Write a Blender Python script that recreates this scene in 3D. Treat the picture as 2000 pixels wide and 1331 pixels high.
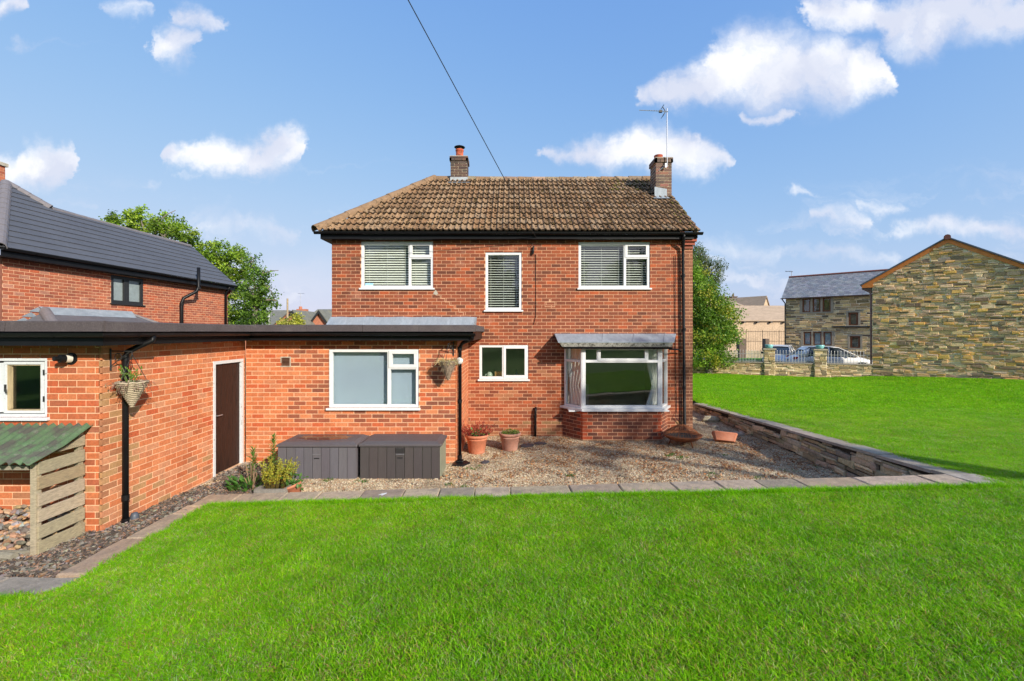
import bpy, math, random
import numpy as np
from mathutils import Vector, Matrix
random.seed(7); rng = np.random.default_rng(7)
for o in list(bpy.data.objects): bpy.data.objects.remove(o)
SC = bpy.context.scene; COL = SC.collection
# ------------------------------------------------------------------ camera
F = 880.0; EYE = 2.55; HOR = 648.0           # focal length in photo pixels, eye height over the gravel, horizon row
cam = bpy.data.cameras.new('camera'); cam.sensor_width = 36.0; cam.lens = F/2000*36
cam.shift_y = (HOR-665.5)/2000; cam.clip_start = .05; cam.clip_end = 6000
camo = bpy.data.objects.new('camera', cam); COL.objects.link(camo)
camo.location = (0, 0, EYE); camo.rotation_euler = (math.radians(90), 0, 0); SC.camera = camo
SC.view_settings.view_transform = 'Standard'; SC.view_settings.look = 'None'
SC.view_settings.exposure = 1.0; SC.view_settings.gamma = 1; SC.view_settings.use_curve_mapping = False
SC.cycles.max_bounces = 6; SC.cycles.use_adaptive_sampling = True; SC.cycles.adaptive_threshold = .02; SC.cycles.transparent_max_bounces = 24
# ------------------------------------------------------------------ sun and sky
SUN_AZ, SUN_EL = math.radians(140), math.radians(25)   # azimuth clockwise from +Y
sdir = Vector((math.sin(SUN_AZ)*math.cos(SUN_EL), math.cos(SUN_AZ)*math.cos(SUN_EL), math.sin(SUN_EL)))
sl = bpy.data.lights.new('sun', 'SUN'); sl.energy = 3.1; sl.angle = math.radians(.6); sl.color = (1, .93, .82)
so = bpy.data.objects.new('sun', sl); COL.objects.link(so); so.rotation_euler = (-sdir).to_track_quat('-Z', 'Y').to_euler()
so.location = sdir*60
W = bpy.data.worlds.new('World'); SC.world = W; W.use_nodes = True
nt = W.node_tree; nt.nodes.clear()
def N(t, **k):
    n = nt.nodes.new(t)
    for a, b in k.items(): setattr(n, a, b)
    return n
def L(a, b): nt.links.new(a, b)
def math_(op, a, b=None, c=None):
    n = N('ShaderNodeMath', operation=op)
    for i, x in enumerate((a, b, c)):
        if x is None: continue
        if isinstance(x, (int, float)): n.inputs[i].default_value = x
        else: L(x, n.inputs[i])
    return n.outputs[0]
sky = N('ShaderNodeTexSky', sky_type='NISHITA'); sky.sun_disc = False
sky.sun_elevation = SUN_EL; sky.sun_rotation = SUN_AZ; sky.altitude = 150; sky.air_density = 1.0; sky.dust_density = 1.0; sky.ozone_density = 1.3
tc = N('ShaderNodeTexCoord'); sx = N('ShaderNodeSeparateXYZ'); L(tc.outputs['Generated'], sx.inputs[0])
ay = math_('MAXIMUM', math_('ABSOLUTE', sx.outputs[1]), .02)
gx = math_('MULTIPLY', math_('DIVIDE', sx.outputs[0], ay), math_('SIGN', sx.outputs[1])); gz = math_('DIVIDE', sx.outputs[2], ay)
cp = N('ShaderNodeCombineXYZ'); L(gx, cp.inputs[0]); L(gz, cp.inputs[1])
def noise_(vec, scale, detail=8, rough=.6, dist=0):
    n = N('ShaderNodeTexNoise', noise_dimensions='2D'); n.inputs['Scale'].default_value = scale; n.inputs['Detail'].default_value = detail
    n.inputs['Roughness'].default_value = rough; n.inputs['Distortion'].default_value = dist; L(vec, n.inputs['Vector']); return n
def vm(op, a, b):
    n = N('ShaderNodeVectorMath', operation=op)
    for i, x in enumerate((a, b)):
        if x is None: continue
        if isinstance(x, (tuple, list)): n.inputs[i].default_value = x
        else: L(x, n.inputs[i])
    return n
nz1 = noise_(cp.outputs[0], 7.0, 5, .62)
dis = vm('MULTIPLY', vm('SUBTRACT', nz1.outputs['Color'], (.5, .5, .5)).outputs[0], (.16, .11, 0))
pd = vm('ADD', cp.outputs[0], dis.outputs[0]).outputs[0]
# cumulus banks by height band: a ramp over the bearing gives middle height, half height and density
BANDS = [[(25,8,48,24,.8),(245,20,60,22,.55),(385,42,58,24,.7),(1640,18,95,42,.95),(1790,50,90,50,1),(1930,30,170,50,1)],
 [(25,80,30,12,.4),(335,92,62,38,.8),(1300,185,75,22,.9),(1385,168,80,38,1),(1490,135,105,74,1),(1600,142,110,64,1),(1692,142,55,46,1)],
 [(20,335,85,27,.95),(88,320,50,38,1),(375,313,62,20,.9),(440,300,64,36,1),(545,298,60,39,1),(1500,232,54,16,.85)],
 [(300,358,32,12,.45),(380,350,24,10,.5),(1105,298,64,20,.75),(1190,302,80,30,.95),(1285,290,90,40,1),(1365,314,52,26,.8),(1550,370,42,15,.6),(1725,400,60,18,.5)],
 [(420,440,60,22,.42),(520,452,62,24,.45),(1640,430,70,24,.62),(1850,442,110,22,.6),(1990,450,100,20,.6)],
 [(470,540,120,28,.42),(620,545,110,50,.45),(1455,490,100,26,.42),(1660,500,110,18,.45)]]
px_ = N('ShaderNodeSeparateXYZ'); L(pd, px_.inputs[0])
rx = math_('MULTIPLY_ADD', px_.outputs[0], 1/2.7, .5); acc = None
for bn in BANDS:
    xs = sorted({round(x+a*f) for x, y, a, b, w in bn for f in (-1, -.8, 0, .8, 1)})
    keep = []
    for x in xs:
        if not keep or x-keep[-1] > 9: keep.append(x)
    while len(keep) > 32: keep.pop(min(range(1, len(keep)-1), key=lambda k: keep[k+1]-keep[k-1]))
    cr = N('ShaderNodeValToRGB'); L(rx, cr.inputs[0]); el = cr.color_ramp.elements
    for n_, x in enumerate(keep):
        t_, b_, w_ = -1e9, 1e9, 0
        for X, y, a, b, w in bn:
            q = 1-((x-X)/a)**2
            if q > 0: h = b*math.sqrt(q); t_ = max(t_, y+h); b_ = min(b_, y-h); w_ = max(w_, w)
        if w_ == 0: nb_ = min(bn, key=lambda c: abs(c[0]-x)-c[2]); t_ = b_ = nb_[1]; w_ = 0
        pos = min(1, max(0, ((x-1000)/F)/2.7+.5))
        e = el[n_] if n_ < 2 else el.new(pos)
        hh_ = (t_-b_)/2; e.position = pos; e.color = ((HOR-(t_+b_)/2)/F, max(.02, hh_*1.45/F*8), w_*min(1, hh_/12), 1)
    sp = N('ShaderNodeSeparateColor'); L(cr.outputs[0], sp.inputs[0])
    q = math_('DIVIDE', math_('ABSOLUTE', math_('SUBTRACT', px_.outputs[1], sp.outputs[0])), math_('MULTIPLY', sp.outputs[1], 1/8*1.15))
    mr = N('ShaderNodeMapRange', interpolation_type='SMOOTHSTEP'); L(q, mr.inputs[0]); mr.inputs[1].default_value = 1.2; mr.inputs[2].default_value = -.1; L(sp.outputs[2], mr.inputs[4])
    acc = mr.outputs[0] if acc is None else math_('MAXIMUM', acc, mr.outputs[0])
# the same kind of cumulus over the rest of the dome
dz = math_('ADD', math_('MAXIMUM', sx.outputs[2], 0), .25)
dp = N('ShaderNodeCombineXYZ'); L(math_('DIVIDE', sx.outputs[0], dz), dp.inputs[0]); L(math_('DIVIDE', sx.outputs[1], dz), dp.inputs[1])
nz2 = noise_(dp.outputs[0], 1.6, 4, .58)
mr = N('ShaderNodeMapRange', interpolation_type='SMOOTHSTEP'); L(nz2.outputs['Fac'], mr.inputs[0])
mr.inputs[1].default_value = .56; mr.inputs[2].default_value = .70
m1 = N('ShaderNodeMapRange'); L(math_('ABSOLUTE', gx), m1.inputs[0]); m1.inputs[1].default_value = 1.2; m1.inputs[2].default_value = 1.6
m2 = N('ShaderNodeMapRange'); L(gz, m2.inputs[0]); m2.inputs[1].default_value = .78; m2.inputs[2].default_value = 1.0
rest = math_('MULTIPLY', mr.outputs[0], math_('MAXIMUM', m1.outputs[0], m2.outputs[0]))
acc = math_('MAXIMUM', acc, rest)
# thin broken veil low over the horizon, all round
vv = vm('MULTIPLY', pd, (2.2, 9, 0)).outputs[0]; nz5 = noise_(vv, 1.5, 4, .6)
v1 = N('ShaderNodeMapRange', interpolation_type='SMOOTHSTEP'); L(nz5.outputs['Fac'], v1.inputs[0]); v1.inputs[1].default_value = .44; v1.inputs[2].default_value = .72; v1.inputs[4].default_value = .5
v2 = N('ShaderNodeMapRange', interpolation_type='SMOOTHSTEP'); L(sx.outputs[2], v2.inputs[0]); v2.inputs[1].default_value = .34; v2.inputs[2].default_value = .12
acc = math_('MAXIMUM', acc, math_('MULTIPLY', v1.outputs[0], v2.outputs[0]))
nz3 = noise_(pd, 16, 5, .6)
a2 = math_('MULTIPLY', acc, math_('ADD', math_('MULTIPLY', nz3.outputs['Fac'], 1.1), .5))
al = N('ShaderNodeMapRange', interpolation_type='SMOOTHSTEP'); L(a2, al.inputs[0]); al.inputs[1].default_value = .03; al.inputs[2].default_value = 1.0; al.inputs[4].default_value = .97
ccr = N('ShaderNodeMix', data_type='RGBA'); nz4 = noise_(pd, 5, 2, .55)
cf = N('ShaderNodeMapRange'); L(nz4.outputs['Fac'], cf.inputs[0]); cf.inputs[1].default_value = .38; cf.inputs[2].default_value = .62; L(cf.outputs[0], ccr.inputs[0])
CLOUD = 3.75
ccr.inputs[6].default_value = (CLOUD*.66, CLOUD*.70, CLOUD*.83, 1); ccr.inputs[7].default_value = (CLOUD*.96, CLOUD*.96, CLOUD*.98, 1)
# thin air-light veil towards the horizon comes with the sky model itself
# the camera's soft shoulder on a bright sky: per channel g*c/(1+k*c)
num = vm('MULTIPLY', sky.outputs[0], (.87, 1.57, 5.85)).outputs[0]
den = vm('ADD', vm('MULTIPLY', sky.outputs[0], (.74*.30, 1.70*.30, 6.0*.30)).outputs[0], (1, 1, 1)).outputs[0]
skc = vm('DIVIDE', num, den).outputs[0]
mx = N('ShaderNodeMix', data_type='RGBA'); L(al.outputs[0], mx.inputs[0]); L(skc, mx.inputs[6]); L(ccr.outputs[2], mx.inputs[7])
bg = N('ShaderNodeBackground'); bg.inputs[1].default_value = .15; L(mx.outputs[2], bg.inputs[0])
ow = N('ShaderNodeOutputWorld'); L(bg.outputs[0], ow.inputs[0])

# ------------------------------------------------------------------ helpers
def P(px, py, D): return Vector(((px-1000)*D/F, D, EYE-(py-HOR)*D/F))
class MB:
    """collects faces with a per-vertex colour; build() links them as one mesh object"""
    def __init__(s, T=None): s.v = []; s.f = []; s.c = []; s.T = T; s.flip = T is not None and T.determinant() < 0
    def add(s, vs, fs, col=(1, 1, 1)):
        b = len(s.v)
        if s.T is not None: vs = [s.T @ Vector(v) for v in vs]
        s.v += [tuple(v) for v in vs]; s.c += [tuple(col)]*len(vs)
        s.f += [tuple(b+i for i in (reversed(f) if s.flip else f)) for f in fs]
        return s
    def box(s, x0, x1, y0, y1, z0, z1, col=(1, 1, 1)):
        return s.add([(x0,y0,z0),(x1,y0,z0),(x1,y1,z0),(x0,y1,z0),(x0,y0,z1),(x1,y0,z1),(x1,y1,z1),(x0,y1,z1)],
              [(0,3,2,1),(4,5,6,7),(0,1,5,4),(1,2,6,5),(2,3,7,6),(3,0,4,7)], col)
    def prism(s, poly, a, b, col=(1, 1, 1)):
        """poly: list of 3d points of one end, the other end is moved by vector b-a"""
        n = len(poly); d = Vector(b)-Vector(a); p2 = [Vector(p)+d for p in poly]
        return s.add([tuple(p) for p in poly]+[tuple(p) for p in p2],
              [tuple(range(n-1,-1,-1)), tuple(range(n,2*n))]+[(i,(i+1)%n,n+(i+1)%n,n+i) for i in range(n)], col)
    def tube(s, pts, r, n=8, col=(1, 1, 1), cap=True):
        pts = [Vector(p) for p in pts]; rs = r if isinstance(r, (list, tuple)) else [r]*len(pts)
        vs = []; up0 = None
        for i, p in enumerate(pts):
            t = (pts[min(i+1, len(pts)-1)]-pts[max(i-1, 0)]).normalized()
            if up0 is None: up0 = Vector((0, 0, 1)) if abs(t.z) < .9 else Vector((0, 1, 0))
            a = t.cross(up0)
            if a.length < 1e-4: a = t.orthogonal()
            a.normalize(); b = a.cross(t); up0 = b
            for k in range(n):
                w = 2*math.pi*k/n; vs.append(tuple(p+(a*math.cos(w)+b*math.sin(w))*rs[i]))
        fs = [(i*n+k, i*n+(k+1)%n, (i+1)*n+(k+1)%n, (i+1)*n+k) for i in range(len(pts)-1) for k in range(n)]
        if cap: fs += [tuple(range(n-1,-1,-1)), tuple((len(pts)-1)*n+k for k in range(n))]
        return s.add(vs, fs, col)
    def lathe(s, prof, c=(0, 0, 0), n=24, col=(1, 1, 1), sx=1, sy=1):
        vs = [(c[0]+r*sx*math.cos(2*math.pi*k/n), c[1]+r*sy*math.sin(2*math.pi*k/n), c[2]+z) for r, z in prof for k in range(n)]
        fs = [(i*n+k, i*n+(k+1)%n, (i+1)*n+(k+1)%n, (i+1)*n+k) for i in range(len(prof)-1) for k in range(n)]
        return s.add(vs, fs, col)
    def mesh(s, name, mat, smooth=False):
        me = bpy.data.meshes.new(name); me.from_pydata(s.v, [], s.f)
        at = me.color_attributes.new('Col', 'FLOAT_COLOR', 'POINT')
        ca = np.ones((len(s.v), 4), 'f'); ca[:, :3] = np.array(s.c, 'f').reshape(-1, 3); at.data.foreach_set('color', ca.ravel())
        if mat: me.materials.append(mat)
        if smooth: me.polygons.foreach_set('use_smooth', [True]*len(me.polygons))
        me.update(); return me
    def build(s, name, mat, parent=None, smooth=False, kind=None, bevel=0):
        o = link(name, s.mesh(name, mat, smooth), parent)
        if kind: o['kind'] = kind
        if bevel:
            m = o.modifiers.new('bevel', 'BEVEL'); m.width = bevel; m.segments = 2; m.limit_method = 'ANGLE'
        return o
def link(name, data, parent=None, loc=None, rot=None, scl=None):
    o = bpy.data.objects.new(name, data); COL.objects.link(o)
    if loc is not None: o.location = loc
    if rot is not None: o.rotation_euler = rot
    if scl is not None: o.scale = scl
    if parent is not None: o.parent = parent; o.matrix_parent_inverse = wmat(parent).inverted()
    return o
def wmat(o):
    b = Matrix.LocRotScale(o.location, o.rotation_euler, o.scale)
    return b if o.parent is None else wmat(o.parent) @ o.matrix_parent_inverse @ b
def thing(name, label, cat, loc=(0, 0, 0), group=None, rz=0):
    """an Empty at the thing's base; parts are meshed in world space, so it carries the inverse in its children's parent matrix"""
    o = bpy.data.objects.new(name, None); COL.objects.link(o); o.empty_display_size = .3
    o.location = loc; o.rotation_euler = (0, 0, rz); o['label'] = label; o['category'] = cat
    if group: o['group'] = group
    return o
def tag(o, label, cat, group=None, kind=None):
    o['label'] = label
    if cat: o['category'] = cat
    if group: o['group'] = group
    if kind: o['kind'] = kind
    return o
def copy_tree(o, parent=None):
    c = o.copy(); COL.objects.link(c); pi = o.matrix_parent_inverse.copy(); c.parent = parent; c.matrix_parent_inverse = pi
    for ch in list(o.children): copy_tree(ch, c)
    return c
def wallT(ox, oy, ux, uy, oz=0):
    """local (u along, d outward, v up)"""
    return Matrix(((ux, uy, 0, ox), (uy, -ux, 0, oy), (0, 0, 1, oz), (0, 0, 0, 1)))

# ------------------------------------------------------------------ materials
def M(name, col=(.5, .5, .5), rough=.7, n1=(6, .25), n2=None, bump=(80, .15), attr=False, metal=0, spec=.5, stain=None, coords=None, stretch=None, extra=None):
    """procedural surface: colour (or the piece's own colour) broken by noise, stains and bump"""
    m = bpy.data.materials.new(name); m.use_nodes = True; t = m.node_tree; t.nodes.clear()
    def n(k, **a):
        x = t.nodes.new(k)
        for q, w in a.items(): setattr(x, q, w)
        return x
    ln = t.links.new
    out = n('ShaderNodeOutputMaterial'); bs = n('ShaderNodeBsdfPrincipled'); ln(bs.outputs[0], out.inputs[0])
    bs.inputs['Roughness'].default_value = rough; bs.inputs['Metallic'].default_value = metal; bs.inputs['Specular IOR Level'].default_value = spec
    geo = n('ShaderNodeNewGeometry'); pos = geo.outputs['Position']
    if stretch:
        mp = n('ShaderNodeVectorMath', operation='MULTIPLY'); ln(pos, mp.inputs[0]); mp.inputs[1].default_value = stretch; pos = mp.outputs[0]
    if attr:
        at = n('ShaderNodeAttribute', attribute_name='Col'); mu = n('ShaderNodeMix', data_type='RGBA', blend_type='MULTIPLY'); mu.inputs[0].default_value = 1
        ln(at.outputs['Color'], mu.inputs[6]); mu.inputs[7].default_value = (*col, 1); cur = mu.outputs[2]
    else:
        rg = n('ShaderNodeRGB'); rg.outputs[0].default_value = (*col, 1); cur = rg.outputs[0]
    def nz(scale, detail=6, rough=.6):
        x = n('ShaderNodeTexNoise'); x.inputs['Scale'].default_value = scale; x.inputs['Detail'].default_value = detail; x.inputs['Roughness'].default_value = rough; ln(pos, x.inputs['Vector']); return x
    for q in (n1, n2):
        if not q: continue
        x = nz(q[0]); mr = n('ShaderNodeMapRange'); ln(x.outputs['Fac'], mr.inputs[0]); mr.inputs[1].default_value = .25; mr.inputs[2].default_value = .75
        mr.inputs[3].default_value = 1-q[1]; mr.inputs[4].default_value = 1+q[1]
        mu = n('ShaderNodeVectorMath', operation='SCALE'); ln(cur, mu.inputs[0]); ln(mr.outputs[0], mu.inputs['Scale']); cur = mu.outputs[0]
    for st in (stain or []):     # (scale, lo, hi, colour, strength)
        x = nz(st[0], 8, .65); mr = n('ShaderNodeMapRange'); ln(x.outputs['Fac'], mr.inputs[0]); mr.inputs[1].default_value = st[1]; mr.inputs[2].default_value = st[2]; mr.inputs[4].default_value = st[4]
        mi = n('ShaderNodeMix', data_type='RGBA'); ln(mr.outputs[0], mi.inputs[0]); ln(cur, mi.inputs[6]); mi.inputs[7].default_value = (*st[3], 1); cur = mi.outputs[2]
    ln(cur, bs.inputs['Base Color'])
    if bump:
        x = nz(bump[0], 5, .6); bp = n('ShaderNodeBump'); bp.inputs['Strength'].default_value = bump[1]; bp.inputs['Distance'].default_value = .02
        ln(x.outputs['Fac'], bp.inputs['Height']); ln(bp.outputs[0], bs.inputs['Normal'])
    return m
def leafmat(name, trans=.35, tint=(1, 1, 1), patch=None, rough=.5, spec=.35):
    m = bpy.data.materials.new(name); m.use_nodes = True; t = m.node_tree; t.nodes.clear(); ln = t.links.new
    out = t.nodes.new('ShaderNodeOutputMaterial'); mx = t.nodes.new('ShaderNodeMixShader'); bs = t.nodes.new('ShaderNodeBsdfPrincipled'); tr = t.nodes.new('ShaderNodeBsdfTranslucent')
    at = t.nodes.new('ShaderNodeAttribute'); at.attribute_name = 'Col'
    mu = t.nodes.new('ShaderNodeMix'); mu.data_type = 'RGBA'; mu.blend_type = 'MULTIPLY'; mu.inputs[0].default_value = 1; ln(at.outputs['Color'], mu.inputs[6]); mu.inputs[7].default_value = (*tint, 1)
    cur = mu.outputs[2]
    geo = t.nodes.new('ShaderNodeNewGeometry')
    for sc, amt, c in (patch or []):
        nz = t.nodes.new('ShaderNodeTexNoise'); nz.inputs['Scale'].default_value = sc; nz.inputs['Detail'].default_value = 5; ln(geo.outputs['Position'], nz.inputs['Vector'])
        mr = t.nodes.new('ShaderNodeMapRange'); mr.inputs[1].default_value = .42; mr.inputs[2].default_value = .68; mr.inputs[4].default_value = amt; ln(nz.outputs['Fac'], mr.inputs[0])
        mi = t.nodes.new('ShaderNodeMix'); mi.data_type = 'RGBA'; mi.blend_type = 'MULTIPLY'; ln(mr.outputs[0], mi.inputs[0]); ln(cur, mi.inputs[6]); mi.inputs[7].default_value = (*c, 1); cur = mi.outputs[2]
    ln(cur, bs.inputs['Base Color']); bs.inputs['Roughness'].default_value = rough; bs.inputs['Specular IOR Level'].default_value = spec
    ln(cur, tr.inputs[0]); mx.inputs[0].default_value = trans; ln(bs.outputs[0], mx.inputs[1]); ln(tr.outputs[0], mx.inputs[2]); ln(mx.outputs[0], out.inputs[0])
    return m
def glassmat(name, tint=(.95, .97, .96), boost=1.0):
    m = bpy.data.materials.new(name); m.use_nodes = True; t = m.node_tree; t.nodes.clear(); ln = t.links.new
    out = t.nodes.new('ShaderNodeOutputMaterial'); mx = t.nodes.new('ShaderNodeMixShader'); tr = t.nodes.new('ShaderNodeBsdfTransparent'); gl = t.nodes.new('ShaderNodeBsdfGlossy')
    tr.inputs[0].default_value = (*tint, 1); gl.inputs['Roughness'].default_value = .01
    geo = t.nodes.new('ShaderNodeNewGeometry'); nz = t.nodes.new('ShaderNodeTexNoise'); nz.inputs['Scale'].default_value = 1.6; nz.inputs['Detail'].default_value = 1; ln(geo.outputs['Position'], nz.inputs['Vector'])
    bp = t.nodes.new('ShaderNodeBump'); bp.inputs['Strength'].default_value = .12; bp.inputs['Distance'].default_value = .02; ln(nz.outputs['Fac'], bp.inputs['Height']); ln(bp.outputs[0], gl.inputs['Normal'])
    # Schlick reflectance of the pane, the same from both sides
    dt = t.nodes.new('ShaderNodeVectorMath'); dt.operation = 'DOT_PRODUCT'; ln(geo.outputs['Incoming'], dt.inputs[0]); ln(geo.outputs['Normal'], dt.inputs[1])
    def mm(op, a, b):
        q = t.nodes.new('ShaderNodeMath'); q.operation = op; q.use_clamp = op == 'ADD'
        for i_, x in enumerate((a, b)):
            if isinstance(x, (int, float)): q.inputs[i_].default_value = x
            elif x is not None: ln(x, q.inputs[i_])
        return q
    one = mm('SUBTRACT', 1.0, mm('ABSOLUTE', dt.outputs['Value'], None).outputs[0]); pw_ = mm('POWER', one.outputs[0], 5.0)
    ma = mm('ADD', mm('MULTIPLY', pw_.outputs[0], .9).outputs[0], .075*boost)
    ln(ma.outputs[0], mx.inputs[0]); ln(tr.outputs[0], mx.inputs[1]); ln(gl.outputs[0], mx.inputs[2]); ln(mx.outputs[0], out.inputs[0])
    return m
MAT = dict(
 brick=M('brick', (1, 1, 1), .85, (35, .24), (4, .15), (140, .25), attr=True, stain=[(1.3, .60, .76, (.62, .42, .30), .30), (.8, .56, .74, (.09, .045, .03), .38), (7, .64, .72, (.10, .06, .04), .35)]),
 mortar=M('mortar', (.60, .33, .19), .9, (30, .18), (2, .1), (150, .3)),
 mortar_pale=M('pale_mortar', (.76, .48, .29), .9, (30, .15), (2, .1), (150, .3)),
 mortar2=M('stone_mortar', (.88, .74, .50), .95, (20, .2), (2, .15), (90, .4)),
 upvc=M('upvc', (.70, .70, .69), .38, (3, .05), (14, .05), None, stain=[(5, .60, .8, (.50, .49, .44), .4)]),
 oldpaint=M('peeling_paint', (.62, .64, .65), .6, (9, .06), None, (60, .3), stain=[(22, .62, .68, (.16, .11, .07), .9)]),
 rawwood=M('raw_wood', (.42, .33, .19), .8, (20, .3), None, (90, .3), stretch=(1, 1, .2)),
 lead=M('lead', (.26, .30, .335), .55, (4, .18), (30, .12), (40, .1), stain=[(5, .5, .75, (.42, .46, .50), .5)], stretch=(3, 1, .6)),
 black=M('black_plastic', (.008, .008, .009), .42, (5, .3), None, (20, .04), spec=.22),
 felt=M('mineral_felt', (.085, .068, .068), .95, (60, .35), (3, .2), (220, .5), stain=[(3, .55, .75, (.13, .115, .10), .5)]),
 tile=M('concrete_tile', (1, 1, 1), .95, (40, .25), (7, .2), (110, .5), attr=True, stain=[(13, .54, .61, (.045, .026, .010), .9)]),
 moss=M('moss', (.9, .85, .85), 1, (50, .35), None, (200, .6), attr=True),
 hiptile=M('hip_tile', (.25, .155, .085), .95, (30, .25), (6, .2), (100, .4), stain=[(9, .56, .66, (.07, .055, .025), .85), (25, .6, .68, (.42, .36, .28), .5)]),
 slate=M('slate', (1, 1, 1), .55, (25, .18), (3, .1), (60, .15), attr=True),
 newtile=M('grey_tile', (.085, .088, .098), .6, (12, .12), (1.2, .1), (120, .15)),
 stone=M('sandstone', (1, 1, 1), .92, (14, .25), (50, .2), (60, .6), attr=True, stain=[(6, .62, .8, (.08, .065, .045), .45)]),
 stonew=M('walling_stone', (1, 1, 1), .92, (22, .35), (70, .25), (55, .8), attr=True, stain=[(9, .57, .72, (.12, .105, .06), .5), (30, .64, .7, (.40, .38, .32), .5)]),
 flag=M('flagstone', (1, 1, 1), .92, (9, .25), (60, .25), (40, .6), attr=True, stain=[(5, .5, .68, (.15, .13, .115), .55), (2.5, .55, .7, (.36, .32, .24), .35), (45, .63, .7, (.42, .40, .35), .5)]),
 render=M('concrete', (.42, .38, .30), .95, (15, .25), None, (80, .5)),
 terracotta=M('terracotta', (.50, .17, .085), .8, (18, .14), (3, .16), (120, .2), stain=[(4, .5, .75, (.55, .29, .19), .6)]),
 terracotta2=M('pale_terracotta', (.52, .25, .17), .85, (18, .14), (3, .16), (120, .2), stain=[(4, .5, .75, (.56, .36, .28), .6)]),
 rust=M('rust', (.26, .085, .028), .9, (14, .4), (50, .3), (90, .5), stain=[(8, .55, .7, (.10, .03, .015), .7), (20, .6, .7, (.42, .16, .05), .5)]),
 wood=M('weathered_wood', (1, 1, 1), .9, (20, .3), None, (60, .5), attr=True, stretch=(1, 1, 5), stain=[(14, .5, .75, (.14, .125, .095), .6)]),
 greencor=M('green_bitumen_sheet', (.085, .15, .07), .8, (10, .25), (50, .2), (70, .4), stain=[(5, .44, .58, (.07, .062, .055), .9), (12, .58, .66, (.16, .15, .13), .6), (3, .62, .75, (.10, .26, .10), .6)]),
 resin=M('grey_resin', (1, 1, 1), .5, (30, .1), (2.5, .1), (160, .12), attr=True, stretch=(1, 1, .15)),
 door=M('brown_door', (.036, .016, .011), .5, spec=.2, n1=(12, .3), bump=(60, .15), stretch=(6, 6, .5), stain=[(9, .5, .66, (.008, .006, .005), .85)]),
 orange=M('orange_timber', (.72, .22, .035), .5, (8, .15), None, (50, .1)),
 wincase=M('brown_window', (.24, .075, .02), .5, (8, .2), None, None),
 gravel=M('gravel', (.17, .13, .085), .95, (40, .5), (4, .25), (70, .9), stain=[(1.2, .45, .65, (.085, .062, .038), .7)]),
 pebble=M('pebble', (1, 1, 1), .85, (40, .2), (2, .25), None, attr=True, stain=[(1.1, .50, .72, (.14, .10, .062), .62)]),
 soil=M('soil', (.075, .052, .036), 1, (25, .4), (4, .2), (50, .9)),
 bark=M('bark_chip', (1, 1, 1), .9, (40, .25), None, (90, .4), attr=True),
 earth=M('lawn_soil', (.07, .17, .008), 1, (18, .4), (2, .2), (60, .8)),
 trunk=M('tree_bark', (.19, .16, .125), .95, (10, .3), (40, .25), (40, .8)),
 plaster=M('interior_plaster', (.55, .62, .48), .9, (3, .08), None, None),
 dark=M('dark_room', (.06, .055, .05), .9, (3, .2), None, None),
 curtain=M('curtain', (.58, .57, .55), .9, (6, .1), None, None),
 blind=M('blind', (.86, .87, .78), .5, (5, .04), None, None),
 rollerblind=M('roller_blind', (.36, .43, .53), .8, (3, .03), None, (200, .05)),
 wicker=M('wicker', (.42, .34, .23), .85, (30, .3), None, (120, .5)),
 drywicker=M('dark_wicker', (.28, .21, .15), .9, (30, .4), None, (120, .5)),
 metal=M('galvanised', (.45, .46, .48), .4, (20, .1), None, None, metal=.7),
 iron=M('black_iron', (.02, .02, .02), .5, (20, .3), None, None),
 carwhite=M('white_paint', (.82, .79, .74), .3, (2, .02), None, None, spec=.3),
 carsilver=M('silver_paint', (.58, .57, .55), .3, (2, .03), None, None, metal=.15),
 tyre=M('tyre', (.02, .02, .02), .8, (20, .2), None, None),
 redlens=M('red_lens', (.45, .015, .02), .15, None, None, None),
 turquoise=M('turquoise_glaze', (.22, .50, .50), .25, (10, .1), None, None),
 asphalt=M('asphalt', (.055, .054, .052), .95, (60, .3), (1, .15), (150, .5)),
 ground=M('far_ground', (.06, .085, .03), 1, (.4, .4), (.03, .3), None),
 hill=M('hill', (.05, .075, .055), 1, (.01, .4), (.05, .3), None),
 petal=M('cable', (.015, .015, .015), .6, None, None, None),
 glass=glassmat('window_glass'), carglass=glassmat('tinted_glass', (.25, .3, .3)), obscure=M('obscured_glass', (.26, .31, .31), .25, (6, .15), None, (30, .2)),
 leaf=leafmat('leaf', .45), leafdry=leafmat('dry_leaf', .15), grass=leafmat('grass_blade', .45, spec=.12, patch=[(.5, .8, (1.15, 1.1, .8)), (1.7, .55, (.72, .82, .7)), (1.1, .55, (1.3, 1.1, .8)), (4.5, .5, (.72, .84, .8)), (3.1, .5, (1.5, 1.25, 2.5))]),
)
def jit(c, a=.12):
    k = 1+random.uniform(-a, a); return tuple(max(.004, x*k*(1+random.uniform(-a*.35, a*.35))) for x in c)
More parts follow.
